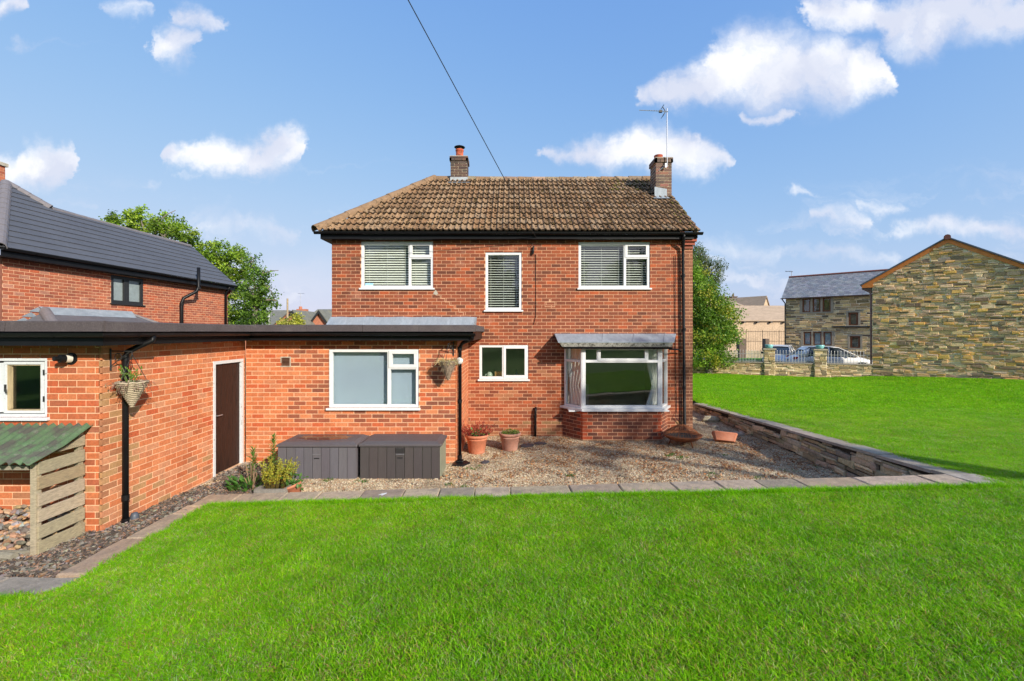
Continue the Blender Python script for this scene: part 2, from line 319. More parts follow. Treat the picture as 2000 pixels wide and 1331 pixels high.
# ------------------------------------------------------------------ walls of pieces
def rsub(r, h):
    """rectangle r minus rectangle h -> list of rectangles (u0,u1,v0,v1)"""
    u0, u1, v0, v1 = r; a0, a1, b0, b1 = h
    if a0 >= u1-1e-6 or a1 <= u0+1e-6 or b0 >= v1-1e-6 or b1 <= v0+1e-6: return [r]
    o = []
    if b0 > v0: o.append((u0, u1, v0, b0))
    if b1 < v1: o.append((u0, u1, b1, v1))
    m0, m1 = max(v0, b0), min(v1, b1)
    if a0 > u0: o.append((u0, a0, m0, m1))
    if a1 < u1: o.append((a1, u1, m0, m1))
    return o
def cut(rects, holes):
    for h in holes: rects = [q for r in rects for q in rsub(r, h)]
    return rects
def backing(parent, name, T, w, h, holes, mat, d0=-.11, d1=-.004, v0=0, e0=0, e1=0):
    """the mortar body of a wall with its openings"""
    b = MB(T)
    us = sorted({e0, w-e1, *[max(e0, min(w-e1, q)) for x in holes for q in x[:2]]}); vs = sorted({v0, h, *[max(v0, min(h, q)) for x in holes for q in x[2:]]})
    for i in range(len(us)-1):
        run = None
        for j in range(len(vs)-1):
            cu, cv = (us[i]+us[i+1])/2, (vs[j]+vs[j+1])/2
            inside = any(x[0] < cu < x[1] and x[2] < cv < x[3] for x in holes)
            if not inside and run is None: run = vs[j]
            if run is not None and (inside or j == len(vs)-2):
                top = vs[j] if inside else vs[j+1]
                b.box(us[i], us[i+1], d0, d1, run, top); run = None
    return b.build(name, mat, parent)
BL, BH, JT = .232, .083, .0125
def brick_wall(parent, T, w, h, holes, cols, pick, n_ind, v_start=0.0, best=None, phase=0.0, name='wall', mortar='mortar', skip=None, dz=.03, e0=0, e1=0):
    """running-bond bricks: n_ind of them as objects of their own, the others joined as stuff"""
    wall = backing(parent, name, T, w, h, holes, MAT[mortar], v0=v_start, e0=e0, e1=e1)
    R3 = T.to_3x3(); cache = {}; full = []; rest = []
    row = 0; v = v_start
    while v < h-.02:
        u = -BL/2*((row+phase) % 2)
        while u < w-.01:
            r = (max(0.0, u+JT/2), min(w, u+BL-JT/2), v+JT/2, min(h, v+BH-JT/2)); u += BL
            if r[1]-r[0] < .02: continue
            if skip and skip((r[0]+r[1])/2, (r[2]+r[3])/2): continue
            for q in cut([r], holes):
                if q[1]-q[0] < .018 or q[3]-q[2] < .012: continue
                k = pick((q[0]+q[1])/2, (q[2]+q[3])/2)
                (full if q == r and abs(q[1]-q[0]-BL+JT) < .004 else rest).append((q, k))
        v += BH; row += 1
    if best: full.sort(key=lambda a: best((a[0][0]+a[0][1])/2, (a[0][2]+a[0][3])/2))
    else: random.shuffle(full)
    for q, k in full[:n_ind]:
        if k not in cache:
            b = MB(); hw, hh = (BL-JT)/2, (BH-JT)/2; c = cols[k]
            vs = [R3 @ Vector((x, y, z)) for x in (-hw, hw) for y in (-dz, 0) for z in (-hh, hh)]
            b.add(vs, [(0,1,3,2),(4,6,7,5),(0,4,5,1),(2,3,7,6),(0,2,6,4),(1,5,7,3)], c); cache[k] = b.mesh('brick', MAT['brick'])
        link('brick', cache[k], wall, T @ Vector(((q[0]+q[1])/2, random.uniform(-.0022, .0022), (q[2]+q[3])/2)))
    b = MB(T)
    for q, k in full[n_ind:]+rest:
        pr = random.uniform(-.0022, .0022); b.box(q[0], q[1], -dz, pr, q[2], q[3], jit(cols[k], .06))
    if b.v: b.build('brickwork', MAT['brick'], wall, kind='stuff')
    return wall
def stone_piece(b, u0, u1, v0, v1, d, col, rag=.3, dep=.05):
    """one rough stone: back rectangle, ragged middle, inset front"""
    ch = min(.012, (v1-v0)*.22); j = lambda a: random.uniform(-a, a); r = (v1-v0)*.09*rag/.3
    mid = [(u0+j(r), v0+j(r)), (u1+j(r), v0+j(r)), (u1+j(r), v1+j(r)), (u0+j(r), v1+j(r))]
    cx, cy = (u0+u1)/2, (v0+v1)/2
    fr = [(x+(ch if x < cx else -ch), y+(ch if y < cy else -ch)) for x, y in mid]
    vs = [(x, -dep, y) for x, y in mid]+[(x, d-ch*.8, y) for x, y in mid]+[(x, d+j(ch*.4), y) for x, y in fr]
    b.add(vs, [(0,1,5,4),(1,2,6,5),(2,3,7,6),(3,0,4,7),(4,5,9,8),(5,6,10,9),(6,7,11,10),(7,4,8,11),(8,9,10,11)], col)
def stone_wall(parent, T, w, h, holes, cols, n_ind, rows=(.07, .15), lens=(.18, .6), name='wall', inside=None, joint=.014, proud=(.0, .03), mat='stone', mortar='mortar2', mort=None, skinny=.35, rag=.3, best=None, piece='stone'):
    wall = mort if mort is not None else backing(parent, name, T, w, h, holes, MAT[mortar], d0=-.25, d1=-.004)
    items = []; v = 0
    while v < h-.02:
        rh = min(random.uniform(*rows), h-v) if h-v > rows[0] else h-v
        if h-(v+rh) < rows[0]*.6: rh = h-v
        u = 0
        while u < w-.01:
            ln = random.uniform(*lens); ln = w-u if w-(u+ln) < lens[0]*.6 else ln
            if rh > rows[0]*1.3 and random.random() < skinny:
                m = rh*random.uniform(.4, .6); rs = [(u, u+ln, v, v+m), (u, u+ln, v+m, v+rh)]
            else: rs = [(u, u+ln, v, v+rh)]
            for r in rs:
                for q in cut([(r[0]+joint/2, r[1]-joint/2, r[2]+joint/2, r[3]-joint/2)], holes):
                    if q[1]-q[0] > .03 and q[3]-q[2] > .02 and (inside is None or all(inside(a, c) for a in q[:2] for c in q[2:])): items.append(q)
            u += ln
        v += rh
    items.sort(key=(lambda q: best(q)) if best else (lambda q: -(q[1]-q[0])*(q[3]-q[2])))
    for q in items[:n_ind]:
        c0 = ((q[0]+q[1])/2, (q[2]+q[3])/2); b = MB(T); stone_piece(b, *q, random.uniform(*proud), jit(random.choice(cols), .18), rag); b.build(piece, MAT[mat], wall)
    b = MB(T)
    for q in items[n_ind:]: stone_piece(b, *q, random.uniform(*proud), jit(random.choice(cols), .18), rag)
    if b.v: b.build('stonework', MAT[mat], wall, kind='stuff')
    return wall
def poly_backing(parent, name, T, poly, mat, d0=-.25, d1=-.004):
    b = MB(T); b.prism([(u, d0, v) for u, v in poly], (0, d0, 0), (0, d1, 0)); return b.build(name, mat, parent)
# ------------------------------------------------------------------ windows
def bars(b, u0, u1, v0, v1, t, d0, d1, c=(1, 1, 1)):
    b.box(u0, u1, d0, d1, v0, v0+t, c); b.box(u0, u1, d0, d1, v1-t, v1, c)
    b.box(u0, u0+t, d0, d1, v0+t, v1-t, c); b.box(u1-t, u1, d0, d1, v0+t, v1-t, c)
def window(parent, T, u0, u1, v0, v1, panes, mat='upvc', t=.055, d0=-.10, d1=-.018, sill=None, glass='glass', mull=(), name='window', sillmat=None, sashmat=None, bev=.004):
    """panes: (a0,a1,b0,b1,opens) openings in metres; mull: boxes (a0,a1,b0,b1) of the fixed frame"""
    b = MB(T); bars(b, u0, u1, v0, v1, t, d0, d1)
    for a0, a1, b0, b1 in mull: b.box(a0, a1, d0, d1-.001, b0, b1)
    fr = b.build(name, MAT[mat], parent, bevel=bev)
    for a0, a1, b0, b1, op in panes:
        if op:
            s = MB(T); bars(s, a0, a1, b0, b1, op, d0+.02, d1+.014); s.build('sash', MAT[sashmat or mat], fr, bevel=bev); a0 += op; a1 -= op; b0 += op; b1 -= op
        g = MB(T); g.box(a0-.008, a1+.008, d1-.042, d1-.036, b0-.008, b1+.008); g.build('pane', MAT[glass] if not isinstance(glass, dict) else MAT[glass.get('k')], fr)
    if sill:
        s = MB(T); s.box(u0-.035, u1+.035, d0, sill, v0-.042, v0-.002); s.build('sill', MAT[sillmat or mat], fr, bevel=.006)
    return fr
def room(parent, T, u0, u1, v0, v1, deep, mat, d=-.125):
    b = MB(T)
    b.add([(u0,d,v0),(u1,d,v0),(u1,d,v1),(u0,d,v1),(u0,d-deep,v0),(u1,d-deep,v0),(u1,d-deep,v1),(u0,d-deep,v1)], [(0,1,5,4),(1,2,6,5),(2,3,7,6),(3,0,4,7),(4,5,6,7)])
    return b.build('room', MAT[mat], parent)
def venetian(fr, T, u0, u1, v0, v1, n, tilt, d=-.16, depth=.05, mat='blind'):
    s = MB(T); s.box(u0, u1, d-.03, d+.03, v1-.04, v1); s.build('headrail', MAT[mat], fr)
    dv = (v1-.05-v0)/n; me = None
    R3 = T.to_3x3(); ct, st = math.cos(tilt)*depth/2, -math.sin(tilt)*depth/2; hw = (u1-u0)/2
    b = MB(); vs = [R3 @ Vector(p) for p in ((-hw,-ct,-st+.001),(hw,-ct,-st+.001),(hw,ct,st+.001),(-hw,ct,st+.001),(-hw,-ct,-st-.001),(hw,-ct,-st-.001),(hw,ct,st-.001),(-hw,ct,st-.001),(-hw,0,.004),(hw,0,.004))]
    b.add(vs, [(0,1,9,8),(8,9,2,3),(4,7,6,5),(0,4,5,1),(2,6,7,3)]); me = b.mesh('blind_slat', MAT[mat])
    for k in range(n): link('blind_slat', me, fr, T @ Vector(((u0+u1)/2, d, v0+dv*(k+.5))))
    c = MB(T)
    for f in ((.1, .5, .9) if hw > .3 else (.2, .8)): c.box(u0+(u1-u0)*f-.002, u0+(u1-u0)*f+.002, d+.028, d+.031, v0, v1-.04)
    c.build('blind_cord', MAT['blind'], fr)
def gutter(parent, pts, r=.055, name='gutter', mat='black', brackets=.95):
    """half-round channel along pts"""
    b = MB(); pts = [Vector(p) for p in pts]; n = 7; vs = []
    for i, p in enumerate(pts):
        t = (pts[min(i+1, len(pts)-1)]-pts[max(i-1, 0)]); t.z = 0; t.normalize(); a = Vector((t.y, -t.x, 0))
        k = 1
        if 0 < i < len(pts)-1:
            t1 = (pts[i]-pts[i-1]).normalized(); k = 1/max(.5, abs(t1.dot(t)))
        for q, rr in ((j, R) for R in (r, r-.006) for j in range(n)):
            w = math.pi*q/(n-1); vs.append(p+a*math.cos(w)*rr*k-Vector((0, 0, math.sin(w)*rr)))
    m = 2*n; fs = []
    for i in range(len(pts)-1):
        for q in range(n-1): fs += [(i*m+q, i*m+q+1, (i+1)*m+q+1, (i+1)*m+q), (i*m+n+q, (i+1)*m+n+q, (i+1)*m+n+q+1, i*m+n+q+1)]
        fs += [(i*m, (i+1)*m, (i+1)*m+n, i*m+n), (i*m+n-1, i*m+2*n-1, (i+1)*m+2*n-1, (i+1)*m+n-1)]
    for i in (0, len(pts)-1): fs.append(tuple(i*m+q for q in range(n)))
    b.add(vs, fs); g = b.build(name, MAT[mat], parent)
    for i in range(len(pts)-1):
        e = pts[i+1]-pts[i]; k = max(1, int(e.length/brackets)); t = e.normalized(); a = Vector((t.y, -t.x, 0))
        for j in range(k):
            c = pts[i]+e*((j+.5)/k); bb = MB(); R = r+.006; vs = []
            for s_ in (-.014, .014):
                for q in range(n):
                    w = math.pi*q/(n-1); vs.append(c+t*s_+a*math.cos(w)*R-Vector((0, 0, math.sin(w)*R)))
            bb.add(vs, [(q, q+1, n+q+1, n+q) for q in range(n-1)]); bb.build('bracket', MAT[mat], g)
    return g
def pipe(parent, pts, r, name='downpipe', mat='black', collars=(), n=12):
    b = MB(); b.tube(pts, r, n); o = b.build(name, MAT[mat], parent, smooth=False)
    for f in o.data.polygons: f.use_smooth = len(f.vertices) == 4
    for c in collars:
        b = MB(); c = Vector(c); b.tube([c-Vector((0, 0, .035)), c+Vector((0, 0, .035))], r*1.22, n); b.build('collar', MAT[mat], o)
    return o
def slopeT(o, u, s):
    u = Vector(u).normalized(); s = Vector(s); s = (s-u*s.dot(u)).normalized(); n = u.cross(s)
    return Matrix(((u.x, s.x, n.x, o[0]), (u.y, s.y, n.y, o[1]), (u.z, s.z, n.z, o[2]), (0, 0, 0, 1)))

# ================================================================== the main house
DM = 10.95; KM = DM/F
XL, XR = (648-1000)*KM, (1353-1000)*KM
def mx_(px): return (px-1000)*KM
def mz_(py): return EYE-(py-HOR)*KM
house = thing('brick_house', 'two-storey red brick house with mossy brown tiled roof and white windows', 'house', (0, DM, 0))
TM = wallT(XL, DM, 1, 0); HW = XR-XL; WTOP = 4.80
U = lambda px: mx_(px)-XL
WIN = dict(ul=(U(705), U(846), mz_(563), mz_(472)), um=(U(948), U(1019), mz_(606), mz_(493)), ur=(U(1130), U(1269.5), mz_(563), mz_(473)), gs=(U(936), U(1032), mz_(741), mz_(674)))
BU0, BU1 = U(1101), U(1303)
holes = [v for v in WIN.values()]+[(BU0+.06, BU1-.06, .02, 2.18)]
cols = [(0.168,0.047,0.0213),(0.202,0.0549,0.0229),(0.235,0.0608,0.0255),(0.302,0.0735,0.0272),(0.336,0.0833,0.0289),(0.381,0.0921,0.0306),(0.325,0.0784,0.0306),(0.403,0.098,0.0323),(0.493,0.103,0.0289),(0.269,0.0686,0.0281),
        (0.426,0.167,0.0723),(0.37,0.196,0.085),(0.269,0.103,0.0493),(0.224,0.0833,0.0425),(0.314,0.127,0.0638),(0.448,0.137,0.0553)]
cols = [tuple(q*.78 for q in c) for c in cols]
def pick_main(u, v):
    if u > U(1336): return random.choice((12, 12, 13, 14, 12))
    if v < .35 and random.random() < (.75 if v < .2 else .4): return random.choice((10, 11, 15, 10))
    if v < 1.9 and u < U(1090) and random.random() < .45: return random.choice((15, 7, 5, 10))
    if u < U(700) and random.random() < .4: return random.choice((9, 13, 6))
    return random.choice((0, 1, 2, 2, 3, 3, 4, 4, 5, 5, 6, 6, 7, 8, 9, 9))
brick_wall(house, TM, HW, WTOP, holes, cols, pick_main, 300, best=lambda u, v: abs(u-U(1070))+abs(v-2.9)*.9, v_start=-.04)
# side and rear walls (the part the camera cannot see is plain)
b = MB(); b.box(XR-.12, XR-.002, DM+.03, 16.42, -.1, 4.7); b.box(XL+.002, XL+.12, DM+.03, 16.42, -.1, 4.7); b.box(XL+.12, XR-.12, 16.3, 16.42, -.1, 4.7)
b.prism([(XR-.12, DM+.05, 4.7), (XR-.12, 16.38, 4.7), (XR-.12, 13.68, 6.98)], (XR-.12, 0, 0), (XR-.002, 0, 0))
bm_side = M('side_brick', (.24, .085, .05), .9, (12, .3), (3, .15), (60, .4)); b.build('wall', bm_side, house)
def std_window(k, mv, tr, n, tilt, sill=.055):
    """picture pane, top opener and fixed lower pane"""
    u0, u1, v0, v1 = WIN[k]; t = .062
    return window(house, TM, u0, u1, v0, v1, [(u0+t, mv-.028, v0+t, v1-t, 0), (mv+.0, u1-t+.03, tr, v1-t+.03, .062), (mv+.028, u1-t, v0+t, tr-.03, 0)], t=t, sill=sill, mull=[(mv-.03, mv+.03, v0+t, v1-t), (mv+.03, u1-t, tr-.032, tr+.03)])
for k, mpx, tpy, n, tilt in (('ul', 800, 503, 17, math.radians(42)), ('ur', 1221, 503, 17, math.radians(24))):
    u0, u1, v0, v1 = WIN[k]; fr = std_window(k, U(mpx), mz_(tpy), n, tilt)
    venetian(fr, TM, u0+.05, U(mpx)-.02, v0+.03, v1-.04, n, tilt); venetian(fr, TM, U(mpx)+.02, u1-.05, v0+.03, v1-.04, n, tilt)
    room(house, TM, u0-.3, u1+.3, v0-.6, v1+.1, 2.6, 'dark')
    if k == 'ul':
        s = MB(TM); s.box(u0+.09, u0+.28, -.053, -.0505, v0+.065, v0+.125); s.build('window_sticker', M('sticker', (.35, .62, .78), .5, (60, .5), None, None), fr)
u0, u1, v0, v1 = WIN['um']; fr = window(house, TM, u0, u1, v0, v1, [(u0+.06, u1-.06, v0+.06, v1-.06, 0)], t=.062, sill=.055)
venetian(fr, TM, u0+.05, u1-.05, v0+.03, v1-.03, 22, math.radians(20)); room(house, TM, u0-.3, u1+.3, v0-.4, v1+.1, 2.4, 'dark')
u0, u1, v0, v1 = WIN['gs']; um = U(983); t = .062
fr = window(house, TM, u0, u1, v0, v1, [(u0+t, um-.03, v0+t, v1-t, 0), (um, u1-.03, v0+.03, v1-.03, .062)], t=t, sill=.055, mull=[(um-.03, um+.03, v0+t, v1-t)])
room(house, TM, u0-.4, u1+.6, v0-.5, v1+.2, 2.6, 'plaster')
s = MB(TM); s.lathe([(.0, 0), (.05, 0), (.075, .06), (.06, .12), (.03, .15), (.0, .15)], (u0+.24, -.2, v0+.01), 14); s.tube([(u0+.17, -.2, v0+.05), (u0+.13, -.2, v0+.08), (u0+.17, -.2, v0+.11)], .012, 6)
tag(s.build('teapot', M('celadon', (.38, .46, .36), .3, (8, .1), None, None), None, True), 'pale green teapot on the inner sill of the small ground-floor window', 'teapot')
s = MB(TM); s.box(u0+.37, u0+.55, -.22, -.205, v0+.01, v0+.17); s.box(u0+.39, u0+.53, -.206, -.202, v0+.03, v0+.15, (1.6, 1.4, 1.0))
tag(s.build('photo_frame', M('oak_frame', (.30, .18, .07), .5, (30, .3), None, None, attr=True)), 'small wooden picture frame on the sill behind the small ground-floor window', 'picture frame')
s = MB(TM); s.lathe([(.0, 0), (.05, 0), (.05, .1), (.02, .13), (.02, .2), (.026, .21), (0, .21)], (um+.33, -.2, v0+.01), 12)
tag(s.build('bottle', MAT['carglass'], None, True), 'clear glass bottle standing behind the right pane of the small ground-floor window', 'bottle')

# ---- bay window
DB = 10.45; BX0, BX1 = mx_(1099), mx_(1304); BF0, BF1 = (1138-1000)*DB/F, (1291-1000)*DB/F
BS, BT = .735, 2.20
bcols = [(.13,.043,.026),(.16,.05,.028),(.19,.058,.03),(.23,.066,.032),(.27,.078,.034),(.42,.075,.025),(.30,.17,.09)]
lenL = math.hypot(BF0-BX0, DM-DB); lenR = math.hypot(BX1-BF1, DM-DB)
TL_ = wallT(BX0, DM, (BF0-BX0)/lenL, (DB-DM)/lenL); TF_ = wallT(BF0, DB, 1, 0); TR_ = wallT(BF1, DB, (BX1-BF1)/lenR, (DM-DB)/lenR)
for T, w, nm in ((TL_, lenL, 0), (TF_, BF1-BF0, 1), (TR_, lenR, 2)):
    def pk(u, v, w=w, nm=nm):
        row = int((v+.04)/BH)
        if v < .05: return 6
        if nm == 1 and (u < (.23 if row % 2 else .12) or u > w-(.23 if row % 2 else .12)): return 5
        if nm == 0 and u > w-(.12 if row % 2 else .22): return 5
        if nm == 2 and u < .1: return 5
        return random.choice((0, 0, 1, 1, 2, 3, 3, 4))
    brick_wall(house, T, w, BS-.03, [], bcols, pk, 90, v_start=-.04, name='bay_wall', phase=nm)
s = MB()
def bayring(off, z): # outline of the bay offset outwards
    return [(BX0-off*.9, DM, z), (BF0-off*.42, DB-off, z), (BF1+off*.42, DB-off, z), (BX1+off*.9, DM, z)]
s.prism(bayring(.075, BS-.028), (0, 0, 0), (0, 0, .055)); bay_sill = s.build('bay_sill', MAT['upvc'], house)
t = .05; fwid = BF1-BF0
def bayface(T, w, side):
    tr = 1.86
    if side:
        return window(house, T, .05, w-.0, BS+.03, BT, [(.05+t, w-t, BS+.03+t, tr-.03, 0), (.05+t, w-t, tr+.03, BT-t, 0)], t=t, mull=[(.05+t, w-t, tr-.03, tr+.03)], name='bay_window', d0=-.075, d1=-.002)
    a, c = .40, w-.40
    a, c = .36, w-.32
    return window(house, T, .0, w, BS+.03, BT, [(.075, w-.075, BS+.03+t, tr-.03, 0), (.075, a-.03, tr+.03, BT-t, 0), (a-.005, c+.005, tr+.005, BT-t+.03, .062), (c+.03, w-.075, tr+.03, BT-t, 0)],
        t=.07, mull=[(.07, w-.07, tr-.032, tr+.03), (a-.03, a+.03, tr+.03, BT-.07), (c-.03, c+.03, tr+.03, BT-.07)], name='bay_window', d0=-.075, d1=-.002)
bayface(TL_, lenL, 1); bayface(TF_, fwid, 0); bayface(TR_, lenR, 1)
# corner posts
for x in (BF0, BF1):
    s = MB(); s.lathe([(0, 0), (.05, 0), (.05, BT-BS-.03), (0, BT-BS-.03)], (x, DB+.05, BS+.03), 8); s.build('bay_post', MAT['upvc'], house)
room(house, TM, BU0-.6, BU1+.5, -.0, 2.4, 3.4, 'plaster', d=-.13)
s = MB(); s.box(BX0+.1, BX1-.1, DB+.09, DM+.12, BS-.06, BS-.031); s.build('window_board', MAT['upvc'], house)
# chimney breast with pale fireplace and radiator inside
s = MB(); s.box(1.9, 2.25, 13.2, 13.35, .0, 1.0); s.box(1.3, 1.8, 13.3, 13.38, .15, .8); s.build('radiator', MAT['upvc'], house)
def curtain(x0, y0, x1, y1, z0, z1, folds):
    b = MB(); n = folds*6; vs = []
    dx, dy = x1-x0, y1-y0; L_ = math.hypot(dx, dy); nx, ny = -dy/L_, dx/L_
    for z, sq in ((z0, .9), (z0+.45, .55), (z1-.3, .9), (z1, 1)):
        for i in range(n+1):
            f = i/n*sq; w = .03*math.sin(i/n*folds*2*math.pi); vs.append((x0+dx*f+nx*w, y0+dy*f+ny*w, z))
    b.add(vs, [(r*(n+1)+i, r*(n+1)+i+1, (r+1)*(n+1)+i+1, (r+1)*(n+1)+i) for r in range(3) for i in range(n)]); return b.build('curtain', MAT['curtain'], None, True)
tag(curtain(BX0+.16, DM+.02, BF0+.12, DB+.2, .8, 2.2, 4), 'pale tied curtain hanging inside the left splay of the bay window', 'curtain')
tag(curtain(BX1-.18, DM-.04, BF1-.34, DB+.16, .8, 2.2, 5), 'pale tied curtain hanging inside the right side of the bay window', 'curtain')
# canopy
CD = 10.32; CZ = 2.315
cx0, cx1 = (1090-1000)*CD/F, (1317-1000)*CD/F; wx0, wx1 = mx_(1083), mx_(1320)
s = MB(); vs = [(wx0, DM-.012, 2.50), (wx1, DM-.012, 2.50), (cx1, CD, CZ), (cx0, CD, CZ)]
s.add(vs+[(x, y, z-.02) for x, y, z in vs], [(0,1,2,3),(7,6,5,4),(0,4,5,1),(1,5,6,2),(2,6,7,3),(3,7,4,0)])
can = s.build('bay_canopy', MAT['lead'], house)
for px in (1178, 1238, 1298):
    a = Vector((mx_(px), DM-.016, 2.502)); c = Vector(((px-2-1000)*CD/F, CD-.004, CZ+.003)); s = MB(); s.tube([a, c], .006, 6); s.build('lead_seam', MAT['lead'], can)
s = MB(); s.prism([(cx0+.03, CD+.01, CZ-.022), (cx1-.03, CD+.01, CZ-.022), (cx1-.03, CD+.03, CZ-.115), (cx0+.10, CD+.03, CZ-.115)], (0, 0, 0), (0, .06, 0)); s.build('canopy_edge', M('mossy_felt', (.30, .29, .25), .95, (20, .4), (60, .3), (90, .6), stain=[(14, .5, .6, (.05, .045, .03), .8)]), can)
s = MB(); s.add([(cx0+.06, CD+.1, CZ-.12), (cx1-.06, CD+.1, CZ-.12), (wx1-.12, DM-.01, 2.19), (wx0+.14, DM-.01, 2.19)]+[(cx0+.06, CD+.1, CZ-.035), (cx1-.06, CD+.1, CZ-.035), (wx1-.12, DM-.01, 2.44), (wx0+.14, DM-.01, 2.44)], [(3,2,1,0),(0,1,5,4),(1,2,6,5),(3,0,4,7),(4,5,6,7)]); s.build('canopy_soffit', MAT['black'], can)
gutter(house, [(cx0+.12, CD+.0, CZ-.115), (cx1-.05, CD+.0, CZ-.125)], .045, brackets=.7)
pipe(house, [(cx1-.1, CD+.02, CZ-.17), (mx_(1320), DM-.16, 2.12), (mx_(1328), DM-.07, 2.06)], .018, 'waste_pipe')

# ---- roof
EZ, ED, RZ, RD = 4.93, 10.68, 7.18, 13.68
RXL, RXR = -4.64, 4.43; RX0 = (845-1000)*RD/F
TS = slopeT((RXL, ED, EZ), (1, 0, 0), (0, RD-ED, RZ-EZ)); SL = math.hypot(RD-ED, RZ-EZ)
s = MB(); s.add([(RXL+.05, ED+.06, EZ+.0), (RXR-.02, ED+.06, EZ+.0), (RXR-.02, RD, RZ-.035), (RX0, RD, RZ-.035), (RXL+.05, 16.6, EZ), (RXR-.02, 16.6, EZ)],
      [(0,1,2,3), (3,2,5,4), (4,0,3)]); roof = s.build('roof', M('roof_felt', (.10, .075, .055), .95, (10, .3), None, (40, .4)), house)
tp = [(0,0),(.010,.024),(.034,.040),(.058,.024),(.068,0),(.142,0),(.152,.024),(.176,.040),(.200,.024),(.21,0),(.284,0)]
TW, GA = .284, SL/11; TLN = GA+.07
tcols = [(0.271,0.162,0.0785),(0.305,0.186,0.0927),(0.339,0.209,0.107),(0.229,0.133,0.0642),(0.28,0.156,0.0713),(0.314,0.206,0.114),(0.204,0.12,0.0571)]
LIP = (.035, .022, .011)  # butt-edge dirt colour that also paints in the shadow line under each course
R3 = TS.to_3x3(); tmesh = []
for c in tcols:
    b = MB(); n = len(tp)
    b.add([R3 @ Vector((u, 0, .055+h)) for u, h in tp]+[R3 @ Vector((u, TLN, .008+h)) for u, h in tp], [(i, i+1, n+i+1, n+i) for i in range(n-1)], c)
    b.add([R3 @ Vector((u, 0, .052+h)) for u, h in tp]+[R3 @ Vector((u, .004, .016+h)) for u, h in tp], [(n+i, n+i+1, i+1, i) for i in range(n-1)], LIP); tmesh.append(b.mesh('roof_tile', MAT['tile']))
cnt = 0; extra = MB(TS); nrow = 11
mossb = MB(TS)
def hipu(s_): return (RX0-RXL)*s_/SL     # left limit of the slope at height s
def moss_clump(b, u, s_, n, r, col):
    k = 6; vs = [(u+r*math.cos(2*math.pi*i/k)*random.uniform(.7, 1.3), s_+r*math.sin(2*math.pi*i/k)*random.uniform(.7, 1.3), n-.004) for i in range(k)]
    vs += [(u+.55*r*math.cos(2*math.pi*i/k+.4)*random.uniform(.7, 1.3), s_+.55*r*math.sin(2*math.pi*i/k+.4)*random.uniform(.7, 1.3), n+r*random.uniform(.35, .6)) for i in range(k)]
    b.add(vs, [(i, (i+1) % k, k+(i+1) % k, k+i) for i in range(k)]+[tuple(range(k, 2*k))], col)
mcols = [(.055,.032,.011),(.07,.042,.013),(.04,.024,.009),(.085,.06,.016),(.09,.045,.015)]
for r in range(nrow):
    s0 = r*GA-.03; j = 0
    while True:
        u = j*TW-(.0 if r % 2 == 0 else .0); j += 1
        if u+TW > RXR-RXL+.03: break
        lim = hipu(s0+GA*.4)
        if u+TW*.5 < lim: continue
        if r == nrow-1 and False: continue
        k = random.randrange(len(tmesh)); cnt += 1
        loc = TS @ Vector((u, s0, random.uniform(-.003, .004)))
        if cnt <= 300 and u > lim-.02:
            link('roof_tile', tmesh[k], roof, loc, (0, random.uniform(-.006, .006), random.uniform(-.008, .008)))
        else:
            n = len(tp); a = max(u, lim-.05)
            pts = [(max(a, u+q), h) for q, h in tp]
            extra.add([(q, s0, .055+h) for q, h in pts]+[(q, s0+TLN, .008+h) for q, h in pts], [(i, i+1, n+i+1, n+i) for i in range(n-1)], tcols[k])
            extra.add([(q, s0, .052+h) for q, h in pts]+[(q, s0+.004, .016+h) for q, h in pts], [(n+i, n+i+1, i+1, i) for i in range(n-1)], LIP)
        for q in range(random.choice((2, 4, 5, 7, 9, 11))):
            if u < lim: break
            if random.random() < .7: mu, ms = u+random.uniform(.068, .142)+random.choice((0, .142)), s0+random.uniform(.01, TLN*.85)
            else: mu, ms = u+random.uniform(0, TW), s0+random.uniform(-.012, .03)
            if mu > RXR-RXL: continue
            right = (mu > 7.3 and r > 7) or mu > 8.75
            moss_clump(mossb, mu, ms, .055-.047*((ms-s0)/TLN)+.006, random.uniform(.012, .036)*(1.2 if right else 1), random.choice(((.11,.10,.02),(.14,.13,.03))) if right and random.random() < .75 else jit(random.choice(mcols), .3))
if extra.v: extra.build('roof_tiling', MAT['tile'], roof, kind='stuff')
mossb.build('moss', MAT['moss'], roof, kind='stuff')
